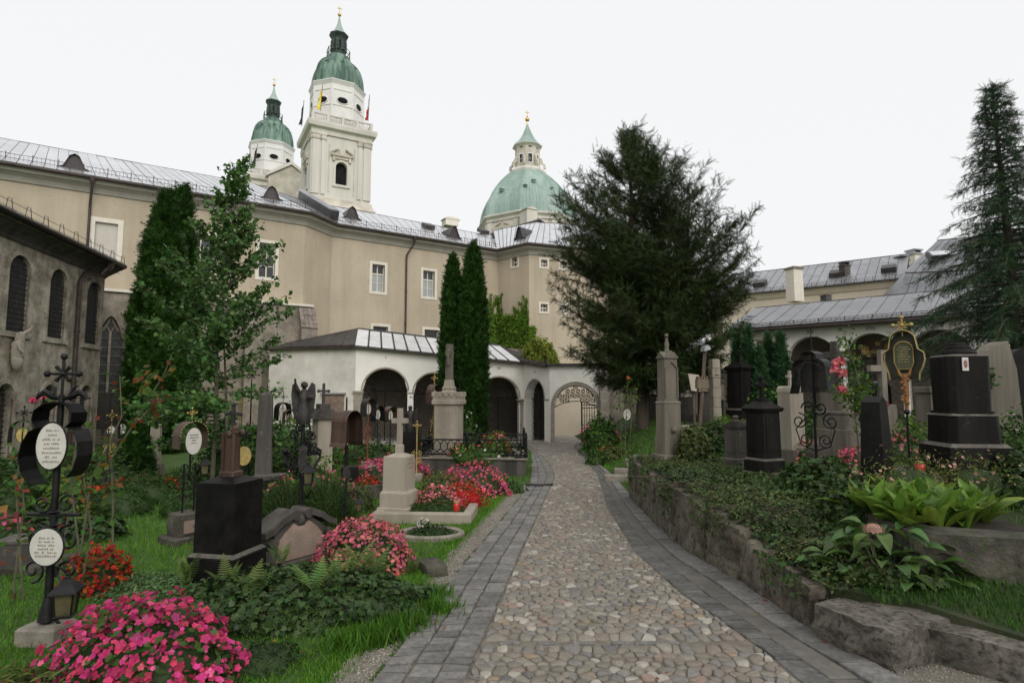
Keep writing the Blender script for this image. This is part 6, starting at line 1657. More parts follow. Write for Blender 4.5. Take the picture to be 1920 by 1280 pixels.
# fenced monument with crucifix
C0 = G(990, 893); C0 = Vector((C0.x - .06, C0.y, C0.z))
pl = thing('fence_plinth', 'stone plinth with worn coping carrying the black iron fence', 'plinth')
fl, fr_ = Vector((G(815, 880).x - .25, C0.y + .35)), C0.xy; bkx = Vector((.10, 2.2)); 
wfr = Wall(fl, fr_); wsd = Wall(fr_, fr_ + Vector((.02, 2.3))); wls = Wall(fl + Vector((.0, 2.3)), fl); wbk = Wall(fr_ + Vector((.02, 2.3)), fl + Vector((0, 2.3)))
zpl = W(990, 862, C0.y).z
for wl in (wfr, wsd, wls, wbk):
    mb = MB(); wl.block(mb, 0, wl.L, low(14) - .12, zpl, 0, .22); o = mb.build('wall', 'dark_stone', pl)
    mb = MB(); wl.block(mb, -.04, wl.L + .04, zpl + .002, zpl + .05, -.05, .27); mb.build('coping', 'kerb_stone', o)
fe_ = thing('iron_fence', 'low black cast iron fence of diamond and arch bars around the crucifix monument', 'fence', (0, 0, 0))
zf1 = W(990, 826, C0.y).z
for wl in (wfr, wsd, wls, wbk):
    n = max(4, int(wl.L / .17)); mb = MB()
    for zz_ in (zpl + .10, zf1): mb.tube([wl.at(0, zz_, .1), wl.at(wl.L, zz_, .1)], .02, 5)
    mb.build('rail', 'iron', fe_)
    for k in range(n):
        u0, u1 = wl.L * k / n, wl.L * (k + 1) / n; um = (u0 + u1) / 2; mb = MB(); za, zb_ = zpl + .1, zf1; zm = za + (zb_ - za) * .38; zn = za + (zb_ - za) * .68
        mb.tube([wl.at(u0, za, .1), wl.at(u1, zm, .1), wl.at(u1, zn, .1), wl.at(um, zb_, .1), wl.at(u0, zn, .1)], .013, 4); mb.tube([wl.at(u1, za, .1), wl.at(u0, zm, .1), wl.at(u0, zn, .1)], .013, 4); mb.build('bar_panel', 'iron', fe_)
for c in (wfr.at(0, 0, .1), wfr.at(wfr.L, 0, .1), wbk.at(0, 0, .1), wbk.at(wbk.L, 0, .1), wfr.at(wfr.L * .45, 0, .1)):
    mb = MB(); mb.lathe([(.05, zpl + .05), (.05, zpl + .12), (.035, zpl + .14), (.035, zf1 + .06), (.055, zf1 + .08), (.03, zf1 + .11), (.035, zf1 + .15), (.005, zf1 + .2)], 8, (c.x, c.y, 0)); mb.build('post', 'iron', fe_)
p = GX(841, 15.2); t = thing('crucifix_monument', 'tall pale stone crucifix on inscribed pedestal with battlement cap', 'monument', p, math.radians(-10))
zz = lambda y: W(841, y, 15.2).z - p.z
z1 = stack(t, [('foot', 'pale_stone', .9, .8, .35), ('foot_top', 'pale_stone', .8, .7, .10, .9), ('pedestal', 'pale_stone', .62, .55, zz(757) - .45)], 0)
z2 = stack(t, [('cap', 'pale_stone', .74, .66, .10), ('cap_band', 'pale_stone', .70, .62, .10)], z1)
for k in range(5):
    for sg in (-1, 1):
        mb = MB(); mb.bbox((-.32 + .16 * k, sg * .27, z2 + .05), (.10, .12, .12), .008); mb.build('merlon', 'pale_stone', t)
for sg in (-1, 1):
    mb = MB(); mb.bbox((sg * .32, 0, z2 + .05), (.1, .14, .12), .008); mb.build('merlon', 'pale_stone', t)
z3 = stack(t, [('cross_base', 'pale_stone', .46, .42, .18, .55), ('cross_ring', 'pale_stone', .30, .28, .06), ('cross_foot', 'pale_stone', .24, .22, .18, .8)], z2)
mb = MB(); hs = zz(645) - z3; mb.box((0, 0, z3 + hs / 2), (.17, .16, hs), 0, .92); mb.box((.0, .0, z3 + hs * .74), (.14, .30, .15)); mb.build('cross', 'grey_stone', t)
mb = MB(); mb.lathe([(.035, z3 + hs * .40), (.05, z3 + hs * .5), (.045, z3 + hs * .62), (.07, z3 + hs * .72), (.03, z3 + hs * .76)], 8, (0, -.11, 0)); mb.ball((0, -.12, z3 + hs * .79), .05, 8, 6)
for sg in (-1, 1): mb.tube([(sg * .05, -.10, z3 + hs * .72), (sg * .09, -.09, z3 + hs * .78)], [.03, .018], 6)
mb.build('christ_figure', 'grey_stone', t, smooth=60)
lettering(t, -.24, .24, -.279, z1 - .75, z1 - .18, 9, 'lettering_faint', .035, 9)

# copper barrel hood grave sign
p = GX(648, 9.9); t = thing('copper_hood_sign', 'brown copper barrel shaped hood on an iron grave post', 'grave sign', p, math.radians(62))
zz = lambda y: W(645, y, 9.9).z - p.z
mb = MB(); mb.tube([(0, 0, -.05), (0, 0, zz(835))], .03, 8); mb.tube([(0, .02, zz(835)), (0, .02, zz(745))], .014, 6); 
for k in range(4): scroll_tube(mb, (.05 * (-1) ** k, .35 + k * .1), .05, 0, 1.3, k, 1, .008)
mb.build('post', 'iron', t)
mb = MB(); band(mb, [(-.22, zz(836)), (-.19, zz(828)), (-.18, zz(805))] + arc_pts(0, zz(790), .18, 178, 2, 14) + [(.18, zz(805)), (.19, zz(828)), (.22, zz(836))], .34, .006, 0); mb.build('hood', 'copper_brown', t, smooth=50)
mb = MB(); mb.prism([(-.17, zz(832)), (-.17, zz(795))] + arc_pts(0, zz(790), .17, 175, 5, 10) + [(.17, zz(795)), (.17, zz(832))], .12, .135, 'y'); mb.build('back_plate', 'copper_brown', t)
# flower box stones
def simple_grave(name, label, cat, loc, rz, tiers, extra=None):
    t = thing(name, label, cat, loc, rz); z = stack(t, tiers, -.03)
    if extra: extra(t, z)
    return t
def zof(px, y, d): return W(px, y, d).z - low(d)
p = GX(494, 11.5); simple_grave('dark_obelisk', 'tall slim dark obelisk behind the ivy under the young tree', 'gravestone', p, .3, [('base', 'dark_stone', .42, .42, .3), ('shaft', 'dark_stone', .30, .26, zof(492, 732, 11.5) - .35, .8), ('tip', 'dark_stone', .235, .2, .06, .3)])
p = GX(505, 9.4); simple_grave('low_gravestone', 'low dark block gravestone overgrown with leaves left of the iron angel', 'gravestone', p, .2, [('base', 'black_stone', .55, .45, .15), ('block', 'black_stone', .48, .38, .42, .95), ('dish', 'dark_stone', .44, .36, .06, 1.05)])
p = GX(603, 13.0)
def shrine_extra(t, z):
    mb = MB(); mb.prism([(-.27, z), (.27, z), (0.14, z + .22), (-.14, z + .22)], -.24, .24, 'y'); mb.build('roof', 'dark_stone', t)
    mb = MB(); mb.bbox((0, 0, z + .27), (.24, .24, .12), .01); mb.build('roof_block', 'dark_stone', t); stone_cross(t, z + .33, .42, 'dark_stone', .05, .55, flare=True)
simple_grave('stone_shrine', 'small pillar shrine with pitched stone roof and cross near the white wall', 'shrine', p, math.radians(40), [('base', 'grey_stone', .42, .42, .3), ('pillar', 'pale_stone', .34, .34, zof(603, 778, 13) - .35)], shrine_extra)
p = GX(656, 11.3); simple_grave('low_gravestone', 'plain dark upright block below the copper hood', 'gravestone', p, .25, [('base', 'black_stone', .4, .4, .12), ('block', 'black_stone', .32, .34, .46)])

def iron_cross(label, px, ytop, d, ground='low', hood=None, plaque=None, mat='iron', size=1.0, rz=.2, base=True, group=None, rod=None, top=True):
    """a slim wrought iron grave cross with optional hood and plaque"""
    loc = GX(px, d) if ground == 'low' else TX(px, d); H_ = W(px, ytop, d).z - loc.z
    t = thing('iron_grave_cross', label, 'grave cross', loc, rz, group); s = size
    if base: mb = MB(); mb.bbox((0, 0, .08), (.26, .22, .18), .02); mb.build('base_stone', 'kerb_stone', t)
    mb = MB(); zc = H_ - .42 * s; mb.tube([(0, 0, .05), (0, 0, H_ - .2 * s)], [.02, .014], 6)
    for sg in (-1, 1):
        scroll_tube(mb, (sg * .09 * s, zc * .45), .08 * s, 0, 1.4, PI / 2, sg, .008); scroll_tube(mb, (sg * .1 * s, zc * .62), .07 * s, 0, 1.4, -PI / 2, -sg, .008)
        mb.tube([(0, 0, zc * .38), (sg * .14 * s, 0, zc * .5), (sg * .04, 0, zc * .7)], .008, 4)
    mb.build('post', rod or mat, t)
    if top: mb = MB(); fancy_cross(mb, H_ - .26 * s, .26 * s, .009); mb.build('cross', mat, t)
    if hood:
        mb = MB(); r_ = .17 * s; zc2 = H_ - (.42 if top else .2) * s
        band(mb, [(-r_ * 1.05, zc2 - .26 * s)] + arc_pts(0, zc2, r_, 180, 0, 12) + [(r_ * 1.05, zc2 - .26 * s)], .2 * s, .005); mb.build('hood', hood, t, smooth=50)
        oval(t, (0, zc2 - .08 * s), .09 * s, .13 * s, 0, plaque or 'sign_white', rim=mat)
    elif plaque: oval(t, (0, zc), .10 * s, .14 * s, -.03, plaque, rim=mat)
    return t
# more crosses standing further back on the left
iron_cross('dark round hooded iron cross far left behind the roses by the chapel wall', 145, 735, 11.0, hood='iron', plaque='pink_marble', rz=.6)
iron_cross('small golden topped iron cross beside the chapel door', 205, 770, 14.5, hood='iron', mat='gold_old', rz=.9)
iron_cross('thin iron cross near the small conifer with a black hood', 226, 768, 15.5, hood='iron_worn', rz=.3)
iron_cross('gilded oval grave sign on a thin iron cross behind the black pedestal', 455, 800, 8.8, plaque='gold_old', rz=.3)
iron_cross('tall lacy iron cross behind the young tree trunk', 466, 690, 12.8, mat='iron', size=1.4, rz=.1)
iron_cross('slim gilded iron cross glinting among the leaves', 448, 745, 14.2, mat='gold_old', rz=.4)
iron_cross('black hooded iron cross close to the gallery side wall', 528, 735, 20.0, hood='iron', size=1.4, rz=1.0)
iron_cross('pinkish hooded grave sign low beside the gallery side wall', 541, 752, 19.5, hood='copper_brown', plaque='pink_marble', size=1.1, rz=.8)
iron_cross('iron cross with a slim black hood before the first gallery arch', 689, 728, 16.5, hood='iron_worn', mat='iron', size=1.15, rz=1.1, rod='red_rod')
iron_cross('black barrel hooded cross in front of the first arch grille', 707, 758, 18.0, hood='iron', size=1.1, rz=1.0, top=False)
iron_cross('brown barrel hooded cross in front of the first arch grille', 731, 760, 18.5, hood='copper_brown', size=1.1, rz=1.0, top=False)
iron_cross('tall blue black iron cross between the first two gallery arches', 777, 735, 16.5, mat='iron', size=1.3, rz=.3)
iron_cross('slender gilded iron cross beside the pale crucifix monument', 781, 790, 13.5, mat='gold_old', size=.8, rz=.2)
iron_cross('ornate pale hooded cross just left of the crucifix pedestal', 813, 700, 15.9, hood='copper_brown', mat='gold_old', size=1.2, rz=1.1)
iron_cross('thin black iron stake cross behind the fence by the tall thuja', 861, 705, 19.5, mat='iron', size=1.0, rz=.4)
iron_cross('dark lattice iron cross left behind the white flowers near the chapel', 36, 762, 10.5, hood='iron', plaque='gold_old', rz=.4)
iron_cross('old iron cross low between the red flowers and the conifer', 198, 805, 10.2, mat='iron_worn', size=.8, rz=.2)
p = GX(768, 15.8); simple_grave('dark_gravestone', 'dark angel topped gravestone before the second gallery arch', 'gravestone', p, .4, [('base', 'black_stone', .45, .4, .3), ('block', 'black_stone', .36, .32, .75)], lambda t, z: (lambda mb: (mb.lathe([(.12, z), (.13, z + .1), (.09, z + .35), (.11, z + .5), (.04, z + .58)], 9), mb.ball((0, 0, z + .63), .06, 8, 6), mb.prism([(-.05, z + .45), (-.22, z + .6), (-.24, z + .3), (-.12, z + .1)], .06, .1, 'y'), mb.prism([(.05, z + .45), (.12, z + .1), (.24, z + .3), (.22, z + .6)], .06, .1, 'y'), mb.build('angel_figure', 'iron_worn', t, smooth=60)))(MB()))
p = GX(290, 14.2)
t = simple_grave('stone_post', 'slim white stone column grave in front of the broad thuja', 'gravestone', p, .3, [('base', 'grey_stone', .4, .4, .35, .8), ('shaft', 'pale_stone', .22, .22, zof(290, 786, 14.2) - .45, .9), ('head', 'pale_stone', .3, .3, .10)])
p = GX(232, 13.0); simple_grave('low_gravestone', 'small pale upright stone left of the dwarf conifer', 'gravestone', p, .3, [('block', 'pale_stone', .22, .2, .55)])
p = GX(50, 6.2); simple_grave('low_gravestone', 'low dark block with flat slab behind the nearest iron cross', 'gravestone', p, .12, [('slab', 'mossy_stone', .8, .5, .12), ('block', 'dark_stone', .4, .3, .2), ('top', 'worn_edge', .42, .32, .04)])
p = GX(627, 13.8); simple_grave('low_gravestone', 'pale flat grave slab between the pink flowers before the first arch', 'gravestone', GX(703, 15.4), .1, [('slab', 'pale_stone', .6, .4, .14), ('top', 'pale_stone', .5, .34, .05)])
p = GX(690, 11.0)
pb = thing('stone_planter', 'small dark stone planter with red flowers between lawn patches', 'planter', p, .5)
for c, s in (((0, -.22, .12), (.8, .08, .28)), ((0, .22, .12), (.8, .08, .28)), ((.4, 0, .12), (.08, .36, .28)), ((-.4, 0, .12), (.08, .36, .28))): mb = MB(); mb.bbox(c, s, .01); mb.build('side', 'mossy_stone', pb)
mb = MB(); mb.box((0, 0, .2), (.72, .36, .04)); mb.build('soil', 'soil', pb)

# ---------------- right side
p = T(1255, 868); d = p.y; t = thing('gothic_stele', 'tall weathered grey stone stele with small figure on top beside the yew', 'gravestone', p, math.radians(20))
zz = lambda y: W(1255, y, d).z - p.z
z1 = stack(t, [('foot', 'grey_stone', .46, .42, .16), ('base', 'grey_stone', .36, .32, zz(818) - .16, .96), ('lower_shaft', 'grey_stone', .33, .27, zz(755) - zz(818), 1.0), ('ledge', 'grey_stone', .35, .29, .03, .85), ('shaft', 'grey_stone', .27, .22, zz(672) - zz(755) - .03, .95)], 0)
mb = MB(); mb.prism([(-.15, z1), (.15, z1), (.0, z1 + .13)], -.13, .13, 'y'); mb.prism([(-.13, z1), (.13, z1), (.0, z1 + .12)], -.15, .15, 'x'); mb.build('gable', 'grey_stone', t)
mb = MB(); mb.lathe([(.06, z1 + .05), (.04, z1 + .15), (.035, z1 + .2), (.045, z1 + .24), (.025, z1 + .32), (.03, z1 + .36)], 8); mb.ball((0, 0, z1 + .40), .035, 8, 6); mb.build('finial_figure', 'grey_stone', t, smooth=60)
mb = MB(); mb.tube([(-.115, -.125, zz(745)), (-.12, -.12, zz(690)), (0, -.12, zz(678)), (.12, -.12, zz(690)), (.115, -.125, zz(745))], .014, 5); mb.lathe([(.05, zz(808)), (.06, zz(804)), (.03, zz(798))], 8, (0, -.15, 0)); mb.build('carving', 'grey_stone', t)
p = T(1309, 815); p = TX(1309, 12.6); t = thing('wooden_crucifix', 'leaning brown wooden crucifix with little castle like bracket before the yew', 'cross', p, .2)
zt_ = W(1325, 650, 12.6).z - p.z; mb = MB(); mb.tube([(0, 0, -.1), (.22, 0, zt_)], .04, 4); mb.build('post', 'wood_grey', t)
mb = MB(); mb.box((.12, 0, zt_ * .62), (.26, .12, .20)); 
for k in range(4): mb.box((.03 + k * .06, 0, zt_ * .62 + .13), (.035, .12, .06))
mb.box((.12, 0, zt_ * .62 - .13), (.2, .1, .06)); mb.build('bracket', 'wood_grey', t)
mb = MB(); mb.prism([(.15, zt_ - .10), (.30, zt_ - .06), (.29, zt_), (.22, zt_ + .04), (.16, zt_ - .02)], -.09, .09, 'y'); mb.build('hood', 'zinc_grey', t)

def hip_stele(label, px, ybase, ytop, wpx, rz, mat, finial='cross', edge='worn_edge', ground=None, inset=True, cap='black_stone'):
    p = T(px, ybase); d = p.y; H_ = W(px, ytop, d).z - p.z; w_ = wpx * d / F
    t = thing('black_stele', label, 'gravestone', p, rz)
    fin = .30 if finial == 'cross' else .10
    hs = H_ - fin
    z = stack(t, [('foot', 'mossy_stone', w_ * 1.12, w_ * 1.12, hs * .13), ('base', mat, w_ * 1.02, w_ * 1.02, hs * .14), ('ledge', edge, w_ * 1.0, w_ * 1.0, hs * .025, .86), ('shaft', mat, w_ * .84, w_ * .84, hs * .57, .97), ('cornice', mat, w_ * .95, w_ * .95, hs * .04, 1.12), ('cap', cap, w_ * 1.10, w_ * 1.10, hs * .09, .3)], -.03)
    if finial == 'cross':
        mb = MB(); mb.bbox((0, 0, z + .02), (w_ * .34, w_ * .34, .05), .008); mb.build('finial_foot', mat, t); stone_cross(t, z + .04, fin - .02, mat, .05, .62, flare=True)
    else:
        mb = MB(); mb.lathe([(w_ * .2, z), (w_ * .2, z + .03), (w_ * .12, z + .04), (w_ * .18, z + .07), (w_ * .1, z + .1)], 10); mb.build('finial', mat, t)
    if inset:
        for ax in ('y', 'x'):
            mb = MB(); s_ = w_ * .84 / 2; z0, z1 = hs * .36, hs * .80
            if ax == 'y': mb.box((0, -s_ * .985 - .004, (z0 + z1) / 2), (w_ * .6, .012, z1 - z0), 0, .97)
            else: mb.box((-s_ * .985 - .004, 0, (z0 + z1) / 2), (.012, w_ * .6, z1 - z0), 0, 1)
            o = mb.build('inscription_panel', mat, t)
    return t
hip_stele('larger black stone stele with hipped cap and cross finial on the ivy terrace', 1434, 898, 706, 50, math.radians(24), 'black_stone')
hip_stele('shorter black stone stele with hipped cap left of the larger one', 1382, 882, 774, 34, math.radians(24), 'dark_stone', 'knob')
hip_stele('dark stele with thin cross standing before the young conifers', 1390, 800, 658, 38, math.radians(30), 'black_stone')
# white stone grave group
p = T(1487, 872); d = p.y; t = thing('white_grave_slab', 'pale hooded upright grave slab left of the black iron hood', 'gravestone', p, math.radians(30))
zz = lambda y: W(1487, y, d).z - p.z
z = stack(t, [('foot', 'grey_stone', .42, .34, zz(840)), ('slab', 'pale_stone', .36, .24, zz(735) - zz(840), .96)], 0)
mb = MB(); e = [(-.18, z)] + arc_pts(-.09, z + .02, .085, 180, 20, 6) + arc_pts(.09, z + .02, .085, 160, 0, 6) + [(.18, z)]; mb.prism(e, -.13, .13, 'y'); mb.build('head', 'pale_stone', t)
stone_cross(t, z + .08, .28, 'pale_stone', .045, .6)
# black hooded iron cross
p = T(1532, 868); p = TX(1530, 8.4); d = 8.4; t = thing('iron_grave_cross', 'black iron cross with large beaded trefoil hood on the right terrace', 'grave cross', p, math.radians(-52))
zz = lambda y: W(1530, y, d).z - p.z
mb = MB(); mb.tube([(0, 0, -.05), (0, 0, zz(655))], [.022, .014], 6); mb.tube([(-.1, 0, zz(632)), (.1, 0, zz(632))], .006, 5); mb.tube([(0, 0, zz(655)), (0, 0, zz(615))], .007, 5)
for sg in (-1, 1):
    scroll_tube(mb, (sg * .085, zz(765)), .10, 0, 1.5, PI, sg, .012); scroll_tube(mb, (sg * .22, zz(790)), .12, 0, 1.5, PI / 2, sg, .010); scroll_tube(mb, (sg * .14, zz(825)), .10, 0, 1.5, -PI / 2, -sg, .010)
    mb.tube([(0, 0, zz(845)), (sg * .2, 0, zz(835)), (sg * .27, 0, zz(805)), (sg * .1, 0, zz(780))], .010, 5)
mb.build('post', 'iron', t)
mb = MB(); band(mb, [(-.27, zz(738)), (-.24, zz(722)), (-.225, zz(700))] + arc_pts(-.1, zz(690), .125, 190, 95, 6)[1:] + arc_pts(0, zz(676), .13, 140, 40, 8) + arc_pts(.1, zz(690), .125, 85, -10, 6) + [(.225, zz(700)), (.24, zz(722)), (.27, zz(738))], .26, .008, 0); mb.build('hood', 'iron', t, smooth=50)
mb = MB(); mb.prism([(-.2, zz(735))] + arc_pts(0, zz(700), .2, 180, 0, 12) + [(.2, zz(735))], .05, .062, 'y'); mb.build('door_panel', 'iron_worn', t)
mb = MB()
for k in range(22): a = PI * k / 21; mb.ball((.215 * math.cos(a), -.13, zz(706) + .2 * math.sin(a)), .011, 6, 4)
mb.build('beads', 'iron_worn', t)
# stone pedestal with cross behind
p = TX(1573, 11.0); t = thing('stone_pedestal', 'grey inscribed stone pedestal with slim cross behind the pink roses', 'gravestone', p, math.radians(35))
zz = lambda y: W(1573, y, 11).z - p.z
z = stack(t, [('foot', 'grey_stone', .7, .6, zz(803)), ('block', 'grey_stone', .58, .5, zz(775) - zz(803)), ('ledge', 'grey_stone', .62, .54, .05), ('shaft', 'grey_stone', .46, .42, zz(728) - zz(775) - .05)], 0)
mb = MB(); mb.box((0, 0, (z + zz(640)) / 2), (.12, .12, zz(640) - z)); mb.box((0, 0, zz(665)), (.14, .5, .12)); mb.build('cross', 'dark_stone', t); lettering(t, -.2, .2, -.2125, z - .36, z - .06, 6, 'lettering_faint', .03, 12)
# green hood with gilt rim
p = TX(1704, 9.2); d = 9.2; t = thing('green_hood_sign', 'olive green gilt edged grave hood with oval sign on a carved orange post', 'grave sign', p, math.radians(-38))
zz = lambda y: W(1704, y, d).z - p.z
mb = MB(); mb.tube([(0, 0, -.05), (0, 0, zz(775))], .016, 6); mb.lathe([(.03, zz(776)), (.04, zz(772)), (.03, zz(768))], 8); mb.build('post', 'iron', t)
mb = MB(); mb.tube([(0, 0, zz(775)), (.01, 0, zz(740)), (0, 0, zz(700))], [.02, .04, .05], 8)
for k in range(10): mb.ball((random.uniform(-.05, .05), -.03, zz(755) + k * .045), .028, 6, 4)
for sg in (-1, 1): mb.tube([(0, 0, zz(712)), (sg * .06, -.02, zz(702)), (sg * .09, -.02, zz(692))], [.03, .028, .012], 6)
mb.build('carved_post', 'orange_wood', t)
side = [(.19, zz(655)), (.265, zz(662)), (.275, zz(675)), (.24, zz(690)), (.20, zz(700)), (.19, zz(712))]
full = [(-x, z_) for x, z_ in side[::-1]] + arc_pts(0, zz(640), .17, 160, 20, 10) + side
mb = MB(); band(mb, full, .22, .008, 0); hd = mb.build('hood', 'green_paint', t, smooth=50)
mb = MB(); mb.tube([(x, -.112, z_) for x, z_ in full], .009, 5); mb.build('gilt_edge', 'gold_old', hd)
mb = MB(); e = arc_pts(0, zz(655), .125, 180, 0, 12) + [(.125, zz(680)), (.09, zz(692)), (-.09, zz(692)), (-.125, zz(680))]; mb.prism(e, -.01, .01, 'y'); sg_ = mb.build('sign', 'green_paint', t)
mb = MB(); mb.tube([(x, -.014, z_) for x, z_ in e], .010, 5, closed=True); mb.build('gilt_rim', 'gold_old', sg_); lettering(sg_, -.09, .09, -.0115, zz(680), zz(648), 7, 'lettering_gold', .018, 13)
mb = MB(); mb.prism([(x * .95, z_ * .98 + zz(668) * .02) for x, z_ in full], .09, .10, 'y'); mb.build('back_plate', 'green_paint', t)
mb = MB(); fancy_cross(mb, zz(630), .3, .014, 0, True); mb.build('cross', 'gold_old', t)
# black four sided obelisk
p = TX(1646, 6.15); d = 6.15; t = thing('black_obelisk', 'plain tapering black obelisk with gabled tip behind the hostas', 'gravestone', p, math.radians(38))
H_ = W(1646, 748, d).z - p.z
mb = MB(); mb.box((0, 0, H_ / 2 - .03), (.30, .26, H_), 0, .66); mb.build('shaft', 'black_granite', t)
mb = MB(); a, b = .30 * .66 / 2, .26 * .66 / 2; mb.add([(-a, -b, H_ - .03), (a, -b, H_ - .03), (a, b, H_ - .03), (-a, b, H_ - .03), (0, -b, H_ + .03), (0, b, H_ + .03)], [(0, 1, 4), (2, 3, 5), (1, 2, 5, 4), (3, 0, 4, 5)]); mb.build('tip', 'black_granite', t)
# big black column monument
p = TX(1810, 6.9, .1); d = 6.9; t = thing('black_column_monument', 'massive black stone monument with rounded cap and small portrait photo', 'monument', p, math.radians(-6)); t.scale = (.78, .78, 1)
zz = lambda y: W(1810, y, d).z - p.z
z = stack(t, [('base', 'black_stone', .86, .80, zz(835), .97), ('base_edge', 'worn_edge', .83, .77, .04, .88), ('middle', 'black_stone', .72, .68, zz(778) - zz(835) - .04, .96, 'cham'), ('middle_edge', 'worn_edge', .69, .64, .025, .9), ('ring', 'black_stone', .63, .60, .025, 1.0, 'cham'), ('shaft', 'black_stone', .57, .54, zz(668) - zz(772) - .02, 1.03, 'cham'), ('cap_edge', 'worn_edge', .585, .555, .022, .95, 'cham'), ('cap_roll', 'black_stone', .44, .44, .07, .9, 'round'), ('cap_step', 'black_stone', .32, .32, .045, .92, 'round'), ('cap_top', 'black_stone', .20, .2, .03, .8, 'round')], 0)
mb = MB(); zc = zz(684); mb.box((-.09, -.295, zc), (.085, .012, .15)); ph = mb.build('photo_plate', 'photo_print', t)
mb = MB(); e = [(-.09 + .026 * math.cos(a), zc + .045 * math.sin(a)) for a in np.linspace(0, 2 * PI, 17)[:-1]]; mb.prism(e, -.3035, -.3015, 'y'); mb.build('portrait', 'photo_face', ph)
# grey stele behind and dark stele at the edge
p = TX(1868, 7.9); t = thing('grey_stele', 'broad tapering grey stone stele behind the massive black monument', 'gravestone', p, math.radians(10))
H_ = W(1870, 640, 7.9).z - p.z; mb = MB(); mb.prism([(-.36, -.05), (.36, -.05), (.27, H_ * .8), (.16, H_), (.02, H_ * .97), (-.24, H_ * .86)], -.13, .13, 'y'); mb.build('slab', 'grey_stone', t); mb = MB(); mb.bbox((0, 0, .1), (.8, .4, .22), .02); mb.build('base', 'grey_stone', t)
p = TX(1925, 8.4); t = thing('dark_rounded_stele', 'dark rounded gravestone cut by the right picture edge', 'gravestone', p, math.radians(-5))
H_ = W(1915, 640, 8.4).z - p.z; e = [(-.3, 0), (-.3, H_ * .62)] + arc_pts(-.18, H_ * .68, .12, 180, 100, 5) + arc_pts(0, H_ * .84, .2, 150, 30, 8) + arc_pts(.18, H_ * .68, .12, 80, 0, 5) + [(.3, H_ * .62), (.3, 0)]
mb = MB(); mb.prism(e, -.1, .1, 'y'); mb.build('slab', 'black_granite', t); mb = MB(); mb.bbox((0, 0, .1), (.8, .4, .22), .02); mb.build('base', 'dark_stone', t)
# smaller and farther things on the right
iron_cross('small black iron cross in front of the middle right arch', 1652, 690, 14.5, 'terrace', hood='iron', plaque='iron_worn', size=1.3, rz=.3)
iron_cross('slim dark iron cross between the yew and the leaning crucifix', 1283, 705, 16.5, 'terrace', size=1.2, rz=.3)
iron_cross('iron cross with white plaque at the foot of the yew trunk', 1176, 745, 19.2, 'low', plaque='sign_white', size=1.3, rz=.2)
iron_cross('thin dark iron cross right of the yew trunk by the gravel', 1262, 745, 18.2, 'terrace', size=1.1, rz=.1)
p = TX(1302, 17.5); t = thing('tilted_tablet', 'pale tilted tablet on a dark post in the shade of the yew', 'memorial tablet', p, .2)
mb = MB(); mb.tube([(0, 0, -.1), (0, 0, 1.2)], .04, 5); mb.build('post', 'wood_grey', t); mb = MB(); mb.box((0, 0, 0), (.34, .03, .58)); o = mb.build('tablet', 'pale_stone', t); o.location = (0, -.08, 1.35); o.rotation_euler = (-.5, .12, 0)
p = TX(1342, 18.3); t = thing('stone_post', 'pale post of stacked stones in the shade right of the yew trunk', 'pier', p, .2)
for k in range(7): mb = MB(); mb.bbox((0, 0, .15 + k * .3), (.26 + .02 * (k % 2), .26, .285), .02); mb.build('block', 'pale_stone', t)
for k, (px, d, yt_, lb) in enumerate(((1218, 22.5, 735, 'dim dark gravestone left of the tilted tablet behind the yew'), (1290, 21.5, 740, 'dim grey gravestone directly behind the tilted tablet'), (1322, 22, 730, 'dim dark gravestone behind the leaning crucifix'), (1362, 20.5, 745, 'dim gravestone at the right of the stacked stone post'))):
    p = TX(px, d); h_ = W(px, yt_, d).z - p.z; simple_grave('shaded_gravestone', lb, 'gravestone', p, .2 * k, [('base', 'dark_stone', .7, .3, .25), ('slab', 'grey_stone' if k % 2 else 'dark_stone', .55, .18, max(.4, h_ - .3), .92)])
p = TX(1748, 12.2); simple_grave('pale_gravestone', 'pale pedestal gravestone between green hood and massive monument', 'gravestone', p, .3, [('base', 'grey_stone', .6, .5, .3), ('shaft', 'grey_stone', .42, .34, .85, .95), ('head', 'grey_stone', .5, .4, .12)])
p = TX(1660, 12.5); t = simple_grave('grey_cross_grave', 'tall grey stone cross before the middle right arch', 'gravestone', p, .25, [('base', 'grey_stone', .6, .45, .4), ('shaft', 'grey_stone', .4, .3, .5, .9)], lambda t, z: stone_cross(t, z, 1.15, 'grey_stone', .13, .6))
p = TX(1540, 8.9); t = thing('small_headstone', 'small rounded brown headstone behind the black iron cross', 'gravestone', p, .3); mb = MB(); mb.prism([(-.2, 0), (-.2, .28)] + arc_pts(0, .26, .2, 170, 10, 8, 1.0) + [(.2, .28), (.2, 0)], -.06, .06, 'y'); mb.build('slab', 'dark_stone', t)
p = TX(1700, 7.3); t = thing('small_headstone', 'little round topped stone behind the red candle', 'gravestone', p, .1); mb = MB(); mb.prism([(-.17, 0), (-.17, .12)] + arc_pts(0, .12, .17, 175, 5, 8, 1.0) + [(.17, .12), (.17, 0)], -.05, .05, 'y'); mb.build('slab', 'grey_stone', t)
t = thing('grave_kerb', 'pale worn kerb stones of the grave with the red candle', 'grave border', TX(1712, 6.9), -.1)
for k in range(3): mb = MB(); mb.bbox((-.35 + k * .36, 0, .12), (.345, .16, .25), .02); mb.build('kerb_stone', 'kerb_stone', t)
